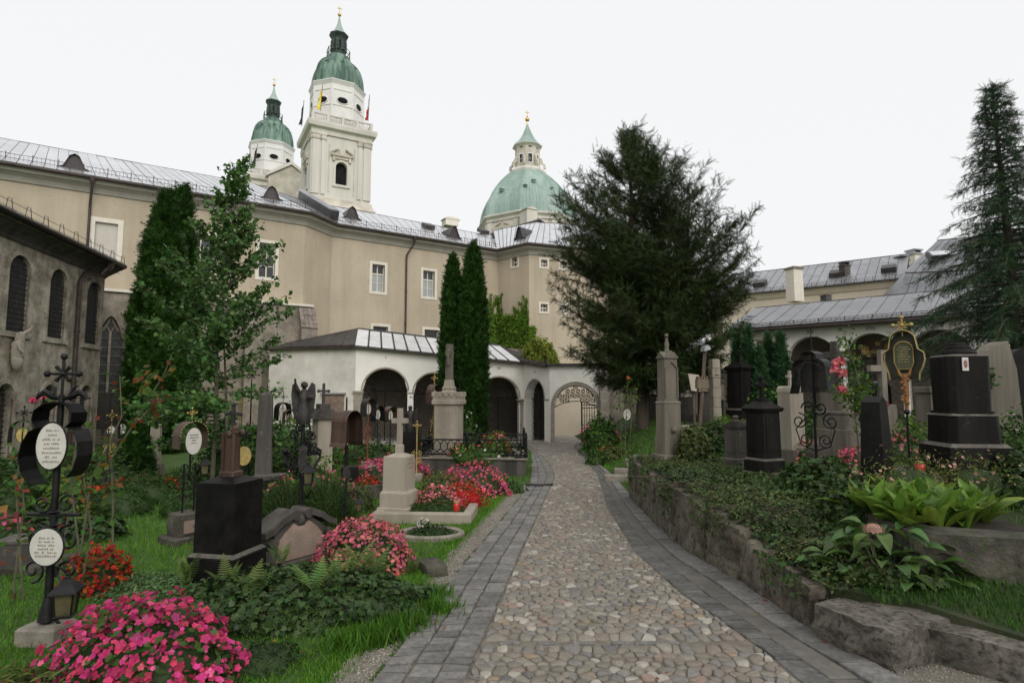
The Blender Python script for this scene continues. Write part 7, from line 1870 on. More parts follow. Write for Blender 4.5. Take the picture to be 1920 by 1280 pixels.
def candle(label, loc, s=.055):
    t = thing('grave_candle', label, 'candle', loc, 0, 'red grave candles'); mb = MB(); mb.lathe([(s * .8, 0), (s, s * .2), (s, s * 2.3), (s * .8, s * 2.6)], 14); mb.build('glass', 'candle_red', t, smooth=50)
    mb = MB(); mb.lathe([(s * .85, s * 2.6), (s * .95, s * 2.7), (s * .9, s * 3.1), (s * .3, s * 3.2)], 14); mb.build('lid', 'gold_old', t, smooth=50)
candle('red grave candle with gold lid on the terrace kerb stones', (TX(1722, 6.9).x, 6.87, TX(1722, 6.9).z + .245), .05)
candle('red grave candle with gold lid on the border of the pale pedestal grave', (GX(856, 8.75).x, 8.75, low(8.75) + .15), .045)
# planter wall for the hostas
pw_ = thing('hosta_planter', 'raised stone planter wall holding the hostas', 'planter')
z0p, z1p = ZT(4.6) - .1, .56
wp = Wall((GX(1722, 4.7).x, 4.75), (GX(2040, 4.5).x, 4.35)); wp2 = Wall((GX(1560, 6.3).x - .0, 6.6), (GX(1722, 4.7).x, 4.75))
for wl in (wp, wp2):
    u = 0; k = 0
    while u < wl.L:
        L_ = min(random.uniform(.7, 1.1), wl.L - u + .02)
        o = put_lump('stone', wl.at(u + L_ / 2, (z0p + z1p) / 2, .12), (L_ * 1.03, .30, z1p - z0p), wl.rz(), 'mossy_stone', pw_, 200 + k + int(wl.L * 10), .035, 6, .88); u += L_; k += 1
q = [(*wp2.P0, z1p - .05), (*wp.P0, z1p - .05), (*wp.P1, z1p - .05), (wp.P1[0] + .2, 7.2, z1p - .02), (wp2.P0[0], 7.2, z1p - .02)]
mb = MB(); mb.add(q, [(0, 1, 2, 3, 4)]); mb.build('soil', 'soil', pw_)
# ================================================================== PLANTS
mk('hosta_leaf', (.10, .185, .024), (.165, .27, .04), .42, 14, .2, 60, rnd='object', rv=.4, hue=.025, trans=.35, blotch=.15, streak=False)
mk('hydrangea_leaf', (.055, .11, .025), (.085, .155, .035), .42, 12, .2, 60, rnd='object', rv=.4, hue=.025, trans=.3, blotch=.15)
mk('begonia_petal', (.50, .035, .13), (.68, .13, .26), .5, 30, rnd='object', rv=.45, hue=.025, trans=.35, blotch=0)
mk('fern_frond', (.10, .17, .035), (.15, .23, .055), .5, 10, rnd='object', rv=.4, hue=.03, trans=.4, blotch=.1)
def dome_pts(n, rx, ry, h, g, shell=.25, lumps=.14, phase=0.0):
    u = g.normal(size=(n, 3)); u[:, 2] = np.abs(u[:, 2]); u /= np.linalg.norm(u, axis=1, keepdims=True)
    az = np.arctan2(u[:, 1], u[:, 0])
    k = 1 + lumps * np.sin(az * 3 + phase) * (1 - u[:, 2]) + lumps * .8 * np.sin(az * 7 + u[:, 2] * 9 + phase * 2) + lumps * .6 * np.sin(u[:, 0] * 11 + phase) * np.cos(u[:, 1] * 9)
    r = k * (1 - shell * g.random(n) ** 1.6)
    P = u * r[:, None] * np.array([[rx, ry, h]])
    nrm = u / np.array([[rx, ry, h]]); nrm /= np.linalg.norm(nrm, axis=1, keepdims=True)
    return P, nrm
_seed = [100]
def bush(name, label, cat, loc, size, leaf, flowers=(), group=None, core='shrub_dark', rz=0.0, individual=0, tmpl=LEAF, up=.4, lumps=.12, corek=.8, sink=0.0):
    _seed[0] += 1; g = np.random.default_rng(_seed[0]); rx, ry, h = size; ph = _seed[0] * 1.7
    t = thing(name, label, cat, loc, rz, group)
    if corek:
        v, f = lump((rx * 1.68 * corek, ry * 1.68 * corek, h * 1.5 * corek), _seed[0], .08, 4, .25); mb = MB(); mb.add(v, f); mb.build('stems', core, t, smooth=60)  # solid dark filler lump, added to hide gaps between leaves, not stems
    lm_, ls, ln = leaf
    P, N_ = dome_pts(ln, rx, ry, h, g, .32, lumps, ph); aim = N_ * .6 + g.normal(size=(ln, 3)) + np.array([[0, 0, .3]])
    o = scatter('leaves', tmpl, P, frames(ln, N_ * .9 + g.normal(size=(ln, 3)) * .55 + np.array([[0, 0, up]]), aim=aim), ls * (.65 + .7 * g.random(ln)), lm_, t, True)
    for fm, fn, fs in flowers:
        P, N_ = dome_pts(fn, rx * 1.03, ry * 1.03, h * 1.04, g, .10, lumps, ph)
        R = frames(fn, N_ + g.normal(size=(fn, 3)) * .6 + np.array([[0, -.15, .25]]))
        sc = fs * (.5 + .85 * g.random(fn) ** 1.3)
        if individual:
            k = min(individual, fn); fme = scatter_mesh('blossom', FLOWER[0], FLOWER[1], np.zeros((1, 3)), np.eye(3)[None], np.ones(1)); fme.materials.append(M['begonia_petal'])
            fm2 = scatter_mesh('blossom', CUP[0], CUP[1], np.zeros((1, 3)), np.eye(3)[None], np.ones(1)); fm2.materials.append(M['begonia_petal'])
            for i in range(k):
                b = bpy.data.objects.new('blossom', fme if i % 5 < 3 else fm2); C.objects.link(b); b.parent = t; b.location = P[i]; b.scale = (sc[i],) * 3; b.rotation_euler = Matrix(R[i].tolist()).to_euler()
            P, R, sc = P[k:], R[k:], sc[k:]
        if len(P):
            h_ = len(P) // 5 * 3; scatter('blossoms', FLOWER, P[:h_], R[:h_], sc[:h_], fm, t, True); scatter('cupped_blossoms', CUP, P[h_:], R[h_:], sc[h_:], fm, t, True)
    return t
BG = 'begonia clumps'
def gb_(px, d, dz=-.02): return GX(px, d, dz)
bush('begonia_bush', 'big magenta begonia clump in the near left corner', 'flowers', gb_(272, 3.72), (.55, .42, .47), ('shrub', .055, 1300), [('fl_magenta', 1500, .0245)], BG, individual=295, lumps=.12)
bush('begonia_bush', 'compact scarlet begonia clump right of the nearest iron cross', 'flowers', gb_(188, 5.5), (.28, .26, .38), ('shrub', .05, 500), [('fl_red', 900, .0195)], BG)
bush('begonia_bush', 'large round salmon pink begonia clump in front of the scroll gravestone', 'flowers', gb_(684, 6.25), (.50, .42, .50), ('shrub', .05, 900), [('fl_salmon', 1200, .0205), ('fl_pink', 520, .02)], BG, lumps=.07)
bush('begonia_bush', 'salmon pink begonia clump inside the border of the pale pedestal', 'flowers', gb_(822, 9.35), (.44, .32, .46), ('shrub', .05, 500), [('fl_salmon', 600, .024)], BG)
bush('begonia_bush', 'dark red begonia clump between two pink ones', 'flowers', gb_(868, 10.1), (.40, .3, .40), ('autumn_leaf', .05, 300), [('fl_red', 620, .022)], BG, core='fl_red')
bush('begonia_bush', 'broad pink begonia clump in front of the fence plinth', 'flowers', gb_(888, 11.3), (.70, .38, .60), ('shrub', .05, 500), [('fl_pink', 1000, .027)], BG)
bush('begonia_bush', 'pink begonia patch left of the pale pedestal, farthest left of its row', 'flowers', gb_(703, 13.4), (.55, .4, .5), ('shrub', .05, 300), [('fl_pink', 520, .028)], BG)
bush('begonia_bush', 'pink begonia patch directly behind the pale pedestal', 'flowers', gb_(745, 14.2), (.7, .4, .55), ('shrub', .05, 300), [('fl_pink', 520, .03)], BG)
bush('begonia_bush', 'magenta begonia patch right behind the pale pedestal cross', 'flowers', gb_(778, 13.9), (.35, .3, .38), ('shrub', .05, 250), [('fl_magenta', 360, .028)], BG)
bush('begonia_bush', 'small red flower clump in the dark stone planter', 'flowers', GX(689, 11.0, .16), (.26, .16, .22), ('shrub', .05, 150), [('fl_red', 230, .026)], BG)
bush('begonia_bush', 'long red salvia patch behind the dark mounds on the left', 'flowers', gb_(176, 10.1), (.46, .3, .34), ('shrub_olive', .06, 250), [('fl_red', 420, .026)], BG)
bush('begonia_bush', 'red salvia patch at the centre of the left beds', 'flowers', gb_(232, 11.4), (.40, .3, .30), ('shrub_olive', .06, 200), [('fl_red', 300, .028)], BG)
bush('begonia_bush', 'small bright pink flowers beside the red salvia', 'flowers', gb_(266, 11.9), (.2, .2, .36), ('shrub', .06, 150), [('fl_magenta', 110, .03)], BG)
bush('begonia_bush', 'small red flower clump near the small oval grave sign', 'flowers', gb_(316, 11.3), (.22, .2, .36), ('shrub', .06, 150), [('fl_red', 140, .03)], BG)
bush('begonia_bush', 'pink and white flowers at the far left edge', 'flowers', gb_(8, 6.9), (.3, .3, .42), ('shrub', .07, 350), [('fl_pink', 110, .03)], BG)
bush('begonia_bush', 'red flowers behind the hooded cross by the chapel', 'flowers', gb_(160, 12.5), (.35, .3, .62), ('shrub', .08, 350), [('fl_red', 90, .035)], BG)
bush('geranium_bush', 'lime green plant with red blossoms inside the fence, right one', 'flowers', GX(930, 15.0, .45), (.40, .32, .58), ('shrub_light', .09, 520), [('fl_red', 60, .04), ('fl_salmon', 60, .04)], 'plants inside the iron fence', core='shrub')
bush('geranium_bush', 'lime green plant with pink blossoms inside the fence, left one', 'flowers', GX(872, 14.75, .4), (.42, .25, .36), ('shrub_light', .08, 480), [('fl_salmon', 46, .04)], 'plants inside the iron fence', core='shrub')
bush('geranium_bush', 'low green plants along the front of the iron fence', 'flowers', GX(900, 14.6, .4), (.8, .2, .26), ('shrub', .08, 480), [('fl_white', 16, .035)], 'plants inside the iron fence', core='shrub')
bush('lily_shrub', 'tall white budded shrub right of the crucifix pedestal', 'shrub', GX(879, 17.0), (.38, .35, 1.55), ('shrub', .10, 650), [('fl_white', 22, .05)])
bush('rose_shrub', 'pink flowering shrub left of the iron angel cross', 'flowers', gb_(531, 9.2), (.36, .3, .62), ('rose_leaf', .06, 520), [('fl_salmon', 130, .03), ('fl_magenta', 40, .03)], 'flower shrubs around the iron angel')
bush('rose_shrub', 'pink flowering shrub right of the iron angel cross', 'flowers', gb_(622, 9.3), (.40, .3, .66), ('rose_leaf', .06, 560), [('fl_pink', 120, .03), ('fl_salmon', 90, .03)], 'flower shrubs around the iron angel')
bush('low_hedge', 'trimmed low green hedge in the bed of the pale pedestal', 'shrub', GX(815, 9.05, .06), (.50, .2, .20), ('shrub', .04, 1300), (), None, lumps=.05)
bush('low_hedge', 'small dark rectangular ground cover bed with white blossoms', 'shrub', gb_(808, 7.75), (.32, .24, .16), ('shrub_dark', .035, 1300), (), None, lumps=.05)
bush('white_flowers', 'little bunch of white blossoms on the dark ground cover bed', 'flowers', GX(795, 7.72, .14), (.09, .07, .09), ('shrub', .04, 50), [('fl_white', 24, .028)], corek=.5)
bush('mottled_shrub', 'variegated yellow green shrub right of the pale pedestal', 'shrub', gb_(820, 11.0), (.38, .35, .50), ('shrub_olive', .055, 1100))
bush('low_shrub', 'low dark green shrub below the fence corner', 'shrub', gb_(940, 11.7), (.50, .32, .26), ('shrub', .06, 900))
HM = 'dark evergreen mounds on the left lawn'
bush('heather_mound', 'dark evergreen mound closest to the lawn on the left', 'shrub', gb_(222, 9.3), (.52, .4, .46), ('shrub', .07, 3200), (), HM, tmpl=LEAF_LONG, corek=.92)
bush('heather_mound', 'dark evergreen mound behind the nearest mound on the left', 'shrub', gb_(270, 10.3), (.52, .42, .55), ('shrub', .07, 3200), (), HM, tmpl=LEAF_LONG, corek=.92)
bush('heather_mound', 'dark evergreen mound beside the small oval grave sign', 'shrub', gb_(345, 9.2), (.30, .3, .48), ('shrub', .07, 2000), (), HM, tmpl=LEAF_LONG, corek=.92)
bush('heather_mound', 'small dark evergreen mound behind the lantern of the oval sign', 'shrub', gb_(335, 11.6), (.36, .3, .45), ('shrub', .06, 900), (), HM, tmpl=LEAF_LONG)
bush('ivy_mound', 'glossy ivy mound at the left edge of the lawn', 'shrub', gb_(178, 7.6), (.38, .34, .30), ('ivy', .065, 900), (), 'ivy mounds', tmpl=IVY)
bush('ivy_mound', 'dark ivy growing behind the nearest iron cross', 'shrub', gb_(62, 7.5), (.65, .4, .38), ('ivy', .065, 1100), (), 'ivy mounds', tmpl=IVY)
bush('leafy_shrub', 'bright leafy shrub left of the nearest iron cross', 'shrub', gb_(5, 8.3), (.6, .5, .98), ('shrub', .09, 1300), (), 'leafy shrubs on the left')
bush('leafy_shrub', 'light green shrub behind the nearest iron cross plaque', 'shrub', gb_(118, 8.6), (.40, .4, .72), ('shrub_light', .08, 700), (), 'leafy shrubs on the left')
bush('leafy_shrub', 'green shrub between the hooded cross and the dwarf conifer', 'shrub', gb_(205, 12.6), (.6, .4, .75), ('shrub', .08, 1000), (), 'leafy shrubs on the left')
bush('leafy_shrub', 'dark shrub in front of the chapel doors', 'shrub', gb_(85, 13.5), (1.1, .5, .8), ('shrub', .10, 1400), (), 'leafy shrubs on the left')
bush('leafy_shrub', 'dark shrub below the young tree', 'shrub', gb_(415, 13.0), (.6, .45, 1.0), ('shrub', .10, 1300), (), 'leafy shrubs on the left')
bush('leafy_shrub', 'tall green hedge shrub behind the dark obelisk', 'shrub', gb_(520, 14.6), (.9, .5, 1.15), ('shrub', .10, 1900), (), 'leafy shrubs on the left')
bush('leafy_shrub', 'tall green hedge shrub right of the stone shrine', 'shrub', gb_(575, 14.9), (.8, .5, 1.25), ('shrub', .10, 1800), (), 'leafy shrubs on the left')
bush('leafy_shrub', 'light leafed shrub in front of the stone shrine', 'shrub', gb_(590, 11.2), (.45, .35, .75), ('shrub_light', .085, 520), (), 'leafy shrubs on the left', lumps=.2)
bush('leafy_shrub', 'pale feathery shrub beside the thin iron stake', 'shrub', gb_(668, 9.6), (.34, .3, .48), ('shrub_olive', .07, 700), (), 'leafy shrubs on the left', tmpl=LEAF_LONG)
bush('leafy_shrub', 'green plants before the first gallery arch', 'shrub', gb_(690, 17.5), (1.0, .4, .7), ('shrub', .1, 1000), [('fl_pink', 30, .045)], 'leafy shrubs on the left')
bush('leafy_shrub', 'green plants before the second gallery arch', 'shrub', gb_(795, 18.6), (1.0, .4, .75), ('shrub', .1, 1000), [('fl_red', 20, .05)], 'leafy shrubs on the left')
bush('juniper_mat', 'flat grey green juniper mat between scarlet begonia and black pedestal', 'shrub', gb_(285, 5.45), (.46, .34, .16), ('sedum', .05, 2200), (), None, tmpl=LEAF_LONG, core='shrub')
bush('corner_plant', 'orange tinged feathery plant in the near left corner', 'shrub', gb_(55, 3.35), (.42, .3, .24), ('shrub_olive', .07, 700), [('fl_orange', 40, .02)], None, tmpl=LEAF_LONG)
bush('low_shrub', 'dark low ground cover right of the magenta begonias', 'shrub', gb_(478, 3.95), (.34, .26, .14), ('shrub_dark', .04, 1300), (), None, tmpl=LEAF_LONG)
# dwarf pine: long upright needles
for k, (px, d, h, lb) in enumerate(((538, 7.6, .74, 'dwarf pine with upright needles behind the scroll gravestone'), (612, 7.6, .80, 'dwarf pine with upright needles right of the iron angel'))):
    _seed[0] += 1; g = np.random.default_rng(_seed[0]); t = thing('dwarf_pine', lb, 'shrub', GX(px, d, -.02), 0, 'dwarf pines')
    n = 4600; a = g.random(n) * 2 * PI; r = .38 * np.sqrt(g.random(n)); hh = h * (1 - (r / .5) ** 2) * (.35 + .6 * g.random(n)); P = np.stack([r * np.cos(a), r * np.sin(a) * .8, hh], 1)
    aim = np.stack([np.cos(a) * r * 1.4, np.sin(a) * r * 1.4, np.full(n, .75)], 1) + g.normal(size=(n, 3)) * .22
    NEED = ([(-.03, 0, 0), (.03, 0, 0), (0, 1, .02)], [(0, 1, 2)]); scatter('needles', NEED, P, frames(n, nz(n), aim=aim), .16 * (.7 + .6 * g.random(n)), 'pine', t, True)
    mb = MB(); rr = random.Random(k)
    for _ in range(16): aa = rr.random() * 6.28; r_ = rr.uniform(.05, .3); mb.tube([(0, 0, 0), (r_ * .6 * math.cos(aa), r_ * .6 * math.sin(aa), h * .4), (r_ * math.cos(aa), r_ * math.sin(aa), h * .85)], [.014, .01, .004], 4)
    mb.build('stems', 'bark', t)
# border stones of the small bed
t = thing('grave_kerb', 'rounded stone border of the small dark ground cover bed', 'grave border', GX(808, 7.75), 0)
mb = MB(); mb.tube([(.38 * math.cos(a) * (1.05 if abs(math.cos(a)) > .7 else 1), .30 * math.sin(a), .03) for a in np.linspace(0, 2 * PI, 25)[:-1]], .045, 6, closed=True); mb.build('kerb_stone', 'kerb_stone', t)
tag(put_lump('edge_stone', GX(812, 6.1, .03), (.22, .4, .14), .4, 'mossy_stone', None, 301, .08), 'mossy edging stone right of the salmon begonia clump', 'stone')

# ---- ivy bank with ferns beside the black pedestal
g = np.random.default_rng(60)
t = thing('ivy_bank', 'ivy covered low bank in front of the black pedestal', 'ivy', GX(560, 4.95, 0), .12)
v, f = lump((1.42, .76, .33), 61, .10, 6, .35); mb = MB(); mb.add(v, f); mb.build('soil_mound', 'soil', t, smooth=60)
nI = 7000; P, N_ = dome_pts(nI, 1.02, .58, .31, g, .16, .13, 2.0); aim = N_ * .5 + g.normal(size=(nI, 3)) + np.array([[0, -.3, -.5]])
scatter('leaves', IVY, P, frames(nI, N_ + g.normal(size=(nI, 3)) * .45 + np.array([[0, -.1, .3]]), aim=aim), .05 * (.6 + .7 * g.random(nI)), 'ivy', t, True)
def frond_mesh(L_, n=13, wid=.26, curl=.55):
    V_, F_ = [], []
    for i in range(n):
        tt = (i + 1) / (n + 1); y = L_ * (tt - .12 * curl * tt ** 3); z = L_ * (.55 * tt - curl * .75 * tt ** 2.3)
        wd = wid * L_ * math.sin(PI * (.12 + .88 * tt) ** .8) * (1.05 - tt * .4); dl_ = L_ / n * .62
        for sg in (-1, 1):
            o = len(V_); V_ += [(0, y - dl_ * .5, z), (0, y + dl_ * .5, z), (sg * wd * .6, y + dl_ * 1.1, z - wd * .08), (sg * wd, y + dl_ * 1.35, z - wd * .26), (sg * wd * .55, y + dl_ * .1, z - wd * .06)]
            F_ += [(o, o + 1, o + 2), (o, o + 2, o + 4), (o + 4, o + 2, o + 3)]
    me = bpy.data.meshes.new('frond'); me.from_pydata(V_, [], F_); me.update(); me.materials.append(M['fern_frond']); return me
FR = [frond_mesh(1.0, 15, .24, .5), frond_mesh(1.0, 17, .20, .75), frond_mesh(1.0, 13, .28, .35)]
def fern(label, loc, s, n, spread=1.0, a0=0, a1=2 * PI, stand=.35):
    _seed[0] += 1; rr = random.Random(_seed[0]); t = thing('fern', label, 'fern', loc, 0, 'ferns')
    for k in range(n):
        o = bpy.data.objects.new('frond', rr.choice(FR)); C.objects.link(o); o.parent = t
        o.rotation_euler = (rr.uniform(.05, .5) + stand, rr.uniform(-.2, .2), a0 + (a1 - a0) * (k + rr.random()) / n); q = s * rr.uniform(.65, 1.1); o.scale = (q, q, q)
    return t
fern('tall pale green fern on the right end of the ivy bank', GX(702, 5.3, .16), .36, 11, stand=.4)
fern('fern leaning over the middle of the ivy bank', GX(632, 5.0, .24), .26, 9)
fern('fern at the left end of the ivy bank below the black pedestal', GX(425, 5.0, .18), .30, 9)
fern('yellowish fern tuft climbing at the left edge of the black pedestal', GX(352, 5.35, .12), .28, 7, stand=.6)
fern('fern among ivy behind the shaded ivy bank, near the scroll stone', GX(530, 5.45, .26), .24, 8)
fern('broad pale fern in the centre front of the ivy bank', GX(590, 4.75, .2), .32, 9)
fern('arching fern on the back right of the ivy bank', GX(668, 5.35, .2), .36, 9)
fern('dark fern at the front left of the ivy bank', GX(468, 4.75, .18), .30, 9)
fern('small spiky fern tuft beside the gravel strip', GX(775, 6.0, .02), .2, 9, stand=.5)
fern('long leaved fern below the black iron hood on the terrace', TX(1598, 7.2, .05), .38, 10, stand=.55)
fern('small fern rooted in the retaining wall face', (XB(6.4) - .05, 6.4, .18), .16, 8)

# ---- roses
def rose(label, loc, stems, leafs, mats, nleaf, lsize, blooms=(), group='rose bushes', tm=LEAF):
    """stems: polylines in local metres"""
    _seed[0] += 1; g = np.random.default_rng(_seed[0]); t = thing('rose_bush', label, 'rose bush', loc, 0, group)
    mb = MB()
    for s in stems: mb.tube(s, [.011 * (1 - .7 * k / len(s)) for k in range(len(s))], 5)
    mb.build('stems', 'bark_green', t, smooth=60)
    P, A_ = [], []
    for _ in range(nleaf):
        s = stems[g.integers(len(stems))]; k = g.random() ** .7 * (len(s) - 1.001); i = int(k); p = np.array(s[i]) + (np.array(s[i + 1]) - np.array(s[i])) * (k - i)
        P.append(p + g.normal(size=3) * leafs); A_.append(g.normal(size=3) + np.array([0, 0, -.2]))
    P, A_ = np.array(P), np.array(A_); lab = g.integers(len(mats), size=nleaf)
    for j, m_ in enumerate(mats):
        k = lab == j
        if k.any(): scatter('leaves', tm, P[k], frames(int(k.sum()), g.normal(size=(int(k.sum()), 3)) + np.array([[0, -.2, .6]]), aim=A_[k]), lsize * (.6 + .7 * g.random(int(k.sum()))), m_, t, True)
    for (x, y, z, r, m_) in blooms:
        n = 26; u = nz(n); u[:, 2] = np.abs(u[:, 2]) * .8; o = scatter('bloom', ([(0, 0, 0), (.5, .5, .15), (0, 1, .25), (-.5, .5, .15)], [(0, 1, 2), (0, 2, 3)]), np.array([[x, y, z]]) + u * r * .45, frames(n, u + nz(n) * .3, aim=nz(n)), np.full(n, r * .75), m_, t)
    return t
p = GX(205, 5.9); zz = lambda y: W(230, y, 5.9).z - p.z; xx = lambda px: (px - 205) / F * 5.9
rose('straggly rose bush with orange tinted leaves reaching up on the left', p,
     [[(xx(215), 0, 0), (xx(205), .02, zz(940)), (xx(200), 0, zz(860)), (xx(235), 0, zz(800)), (xx(265), 0, zz(745)), (xx(288), .02, zz(700)), (xx(302), 0, zz(665))],
      [(xx(150), 0, 0), (xx(165), 0, zz(900)), (xx(195), 0, zz(830)), (xx(215), 0, zz(780)), (xx(210), 0, zz(735)), (xx(207), 0, zz(705))],
      [(xx(235), 0, zz(800)), (xx(268), 0, zz(765)), (xx(280), .02, zz(750))], [(xx(160), 0, 0), (xx(120), .05, zz(900)), (xx(130), .03, zz(820)), (xx(150), .05, zz(770))], [(xx(265), 0, zz(745)), (xx(255), 0, zz(720)), (xx(262), 0, zz(700))]],
     .045, ['rose_leaf', 'autumn_leaf', 'rose_leaf'], 190, .085)
p = GX(48, 5.2); zz = lambda y: W(48, y, 5.2).z - p.z; xx = lambda px: (px - 48) / F * 5.2
rose('red rose bush tangled behind the nearest iron cross', p, [[(0, 0, 0), (xx(20), 0, zz(900)), (xx(48), 0, zz(745))], [(xx(110), 0, 0), (xx(125), 0, zz(900)), (xx(127), .05, zz(785))], [(xx(35), 0, 0), (xx(30), 0, zz(1100)), (xx(38), 0, zz(950)), (xx(25), 0, zz(830))], [(xx(135), .1, 0), (xx(150), .1, zz(1000)), (xx(128), .1, zz(890))]],
     .05, ['rose_leaf', 'rose_leaf', 'autumn_leaf'], 150, .08, [(xx(46), -.02, zz(752), .04, 'fl_magenta'), (xx(60), 0, zz(745), .03, 'fl_pink'), (xx(127), .03, zz(782), .04, 'fl_magenta')])
p = TX(1612, 7.8); zz = lambda y: W(1610, y, 7.8).z - p.z; xx = lambda px: (px - 1612) / F * 7.8
rose('tall pink rose in bloom in front of the grey stone pedestal', p, [[(xx(1612), 0, 0), (xx(1610), 0, zz(820)), (xx(1606), 0, zz(760)), (xx(1585), 0, zz(715)), (xx(1580), 0, zz(675))], [(xx(1606), 0, zz(780)), (xx(1620), 0, zz(730)), (xx(1612), 0, zz(690)), (xx(1600), 0, zz(650)), (xx(1596), 0, zz(632))], [(xx(1608), 0, zz(760)), (xx(1590), 0, zz(740)), (xx(1582), 0, zz(730))], [(xx(1610), 0, zz(780)), (xx(1632), 0, zz(725))]],
     .06, ['rose_leaf', 'shrub', 'shrub_light'], 520, .065, [(xx(1579), -.03, zz(680), .095, 'fl_salmon'), (xx(1572), -.02, zz(694), .08, 'fl_salmon'), (xx(1581), -.03, zz(702), .085, 'fl_salmon'), (xx(1592), 0, zz(697), .04, 'fl_pink'), (xx(1582), -.02, zz(732), .08, 'fl_pink'), (xx(1571), -.02, zz(688), .04, 'fl_magenta')])
bush('hanging_begonia', 'dark pink blossoms in a bowl right of the tall pink rose', 'flowers', TX(1637, 10.2, .92), (.26, .22, .18), ('shrub', .05, 160), [('fl_magenta', 130, .03)], BG)
t = thing('flower_bowl', 'stone bowl on a stem carrying dark pink blossoms', 'planter', TX(1637, 10.2), 0); mb = MB(); mb.lathe([(.15, 0), (.13, .08), (.06, .14), (.05, .7), (.09, .76), (.22, .86), (.25, .93), (.2, .93)], 14); mb.build('bowl', 'grey_stone', t, smooth=50)
p = GX(1172, 17.3); zz = lambda y: W(1172, y, 17.3).z - p.z; xx = lambda px: (px - 1172) / F * 17.3
rose('slim climbing rose with a single pale bloom left of the yew trunk', (p.x, p.y, terrain(p.x, p.y)), [[(0, 0, 0), (xx(1176), 0, zz(780)), (xx(1180), 0, zz(725))], [(.1, 0, 0), (xx(1188), 0, zz(770)), (xx(1196), 0, zz(745))], [(-.1, 0, 0), (xx(1165), 0, zz(780)), (xx(1163), 0, zz(755))]], .09, ['rose_leaf', 'shrub_light'], 190, .10, [(xx(1180), 0, zz(722), .07, 'fl_orange')])

# ---- right side shrubs and beds
RB = 'plants on the right terrace'
def tb_(px, d, dz=-.03): return TX(px, d, dz)
def bank(px, d): p = GX(px, d); p.z = terrain(p.x, p.y) - .04; return p
bush('hydrangea_bush', 'round dark green hydrangea bush with pink heads beside the gate', 'shrub', bank(1128, 20.5), (.68, .55, 1.30), ('hydrangea', .13, 1500), [('fl_pink', 22, .07)], RB)
bush('leafy_shrub', 'low mixed shrub with orange flowers below the hydrangea bush', 'shrub', bank(1140, 17.8), (.55, .4, .55), ('shrub_olive', .09, 900), [('fl_orange', 26, .045)], RB)
bush('leafy_shrub', 'dark rounded shrub at the left foot of the grass bank', 'shrub', bank(1118, 17.2), (.32, .4, .50), ('shrub', .08, 800), (), RB)
bush('leafy_shrub', 'pinkish heather patch in front of the yew trunks', 'shrub', bank(1214, 14.2), (.36, .3, .26), ('shrub_olive', .06, 400), [('fl_faded', 160, .025)], RB)
bush('leafy_shrub', 'light green shrub right of the yew trunk', 'shrub', tb_(1352, 15.5), (.45, .4, .55), ('shrub_light', .08, 800), (), RB, tmpl=LEAF_LONG)
bush('leafy_shrub', 'yellowish loose shrub between the dark stele and the white slab', 'shrub', tb_(1440, 12.8), (.55, .4, 1.25), ('shrub_light', .08, 420), (), RB, lumps=.25, corek=.3)
bush('ivy_heap', 'tall ivy heap beside the tall weathered stele', 'ivy', tb_(1300, 9.9), (.30, .28, .66), ('cotoneaster', .055, 1900), (), RB, tmpl=IVY)
bush('ivy_heap', 'dark ivy heap behind the first ivy heap', 'ivy', tb_(1345, 11.2), (.42, .3, .62), ('ivy', .06, 1600), (), RB, tmpl=IVY)
bush('ivy_heap', 'ivy heap below the black iron hood', 'ivy', tb_(1535, 7.0), (.46, .36, .42), ('ivy', .06, 2200), (), RB, tmpl=IVY)
bush('ivy_heap', 'ivy heap at the foot of the small black obelisk', 'ivy', tb_(1590, 6.4), (.28, .26, .34), ('ivy', .055, 1000), (), RB, tmpl=IVY)
bush('ivy_heap', 'ivy spilling down left of the hosta planter', 'ivy', tb_(1600, 5.75), (.34, .5, .46), ('ivy', .05, 2000), (), RB, tmpl=IVY)
bush('box_ball', 'small clipped round boxwood ball right of the black iron hood', 'shrub', tb_(1562, 8.0, .13), (.15, .15, .20), ('shrub', .03, 1300), (), RB, lumps=.02)
bush('begonia_bush', 'pink begonia clump between boxwood ball and black obelisk', 'flowers', tb_(1604, 8.5), (.36, .26, .40), ('shrub', .05, 300), [('fl_pink', 420, .025)], BG)
bush('begonia_bush', 'small pink flowers behind the black iron cross', 'flowers', tb_(1520, 9.6), (.26, .2, .48), ('shrub', .05, 200), [('fl_salmon', 70, .028)], BG)
bush('begonia_bush', 'faded pink flowers behind the green hood post', 'flowers', tb_(1690, 10.2), (.45, .3, .55), ('shrub', .06, 420), [('fl_salmon', 130, .03)], BG)
bush('begonia_bush', 'red flowers behind the hostas next to the black obelisk', 'flowers', tb_(1690, 6.5), (.32, .25, .24), ('shrub', .06, 240), [('fl_red', 120, .02)], BG)
bush('leafy_shrub', 'green shrub around the orange carved post', 'shrub', tb_(1715, 10.8), (.5, .4, .7), ('shrub_light', .08, 900), (), RB)
bush('leafy_shrub', 'tall loose shrub before the middle right arch', 'shrub', tb_(1612, 11.6), (.34, .3, 1.65), ('shrub', .08, 900), (), RB, lumps=.25, corek=.45)
bush('leafy_shrub', 'climbing plant on top of the broad grey stele', 'shrub', TX(1842, 7.75, 1.25), (.20, .14, .26), ('shrub', .07, 320), (), RB, lumps=.25, corek=.5)
bush('leafy_shrub', 'flowering shrub at the right picture edge', 'shrub', tb_(1908, 7.4), (.34, .3, .95), ('shrub', .07, 950), [('fl_white', 36, .022)], RB)
bush('leafy_shrub', 'dark ivy at the right edge below the rounded stele', 'shrub', tb_(1912, 6.4), (.26, .26, .6), ('ivy', .06, 900), (), RB, tmpl=IVY)
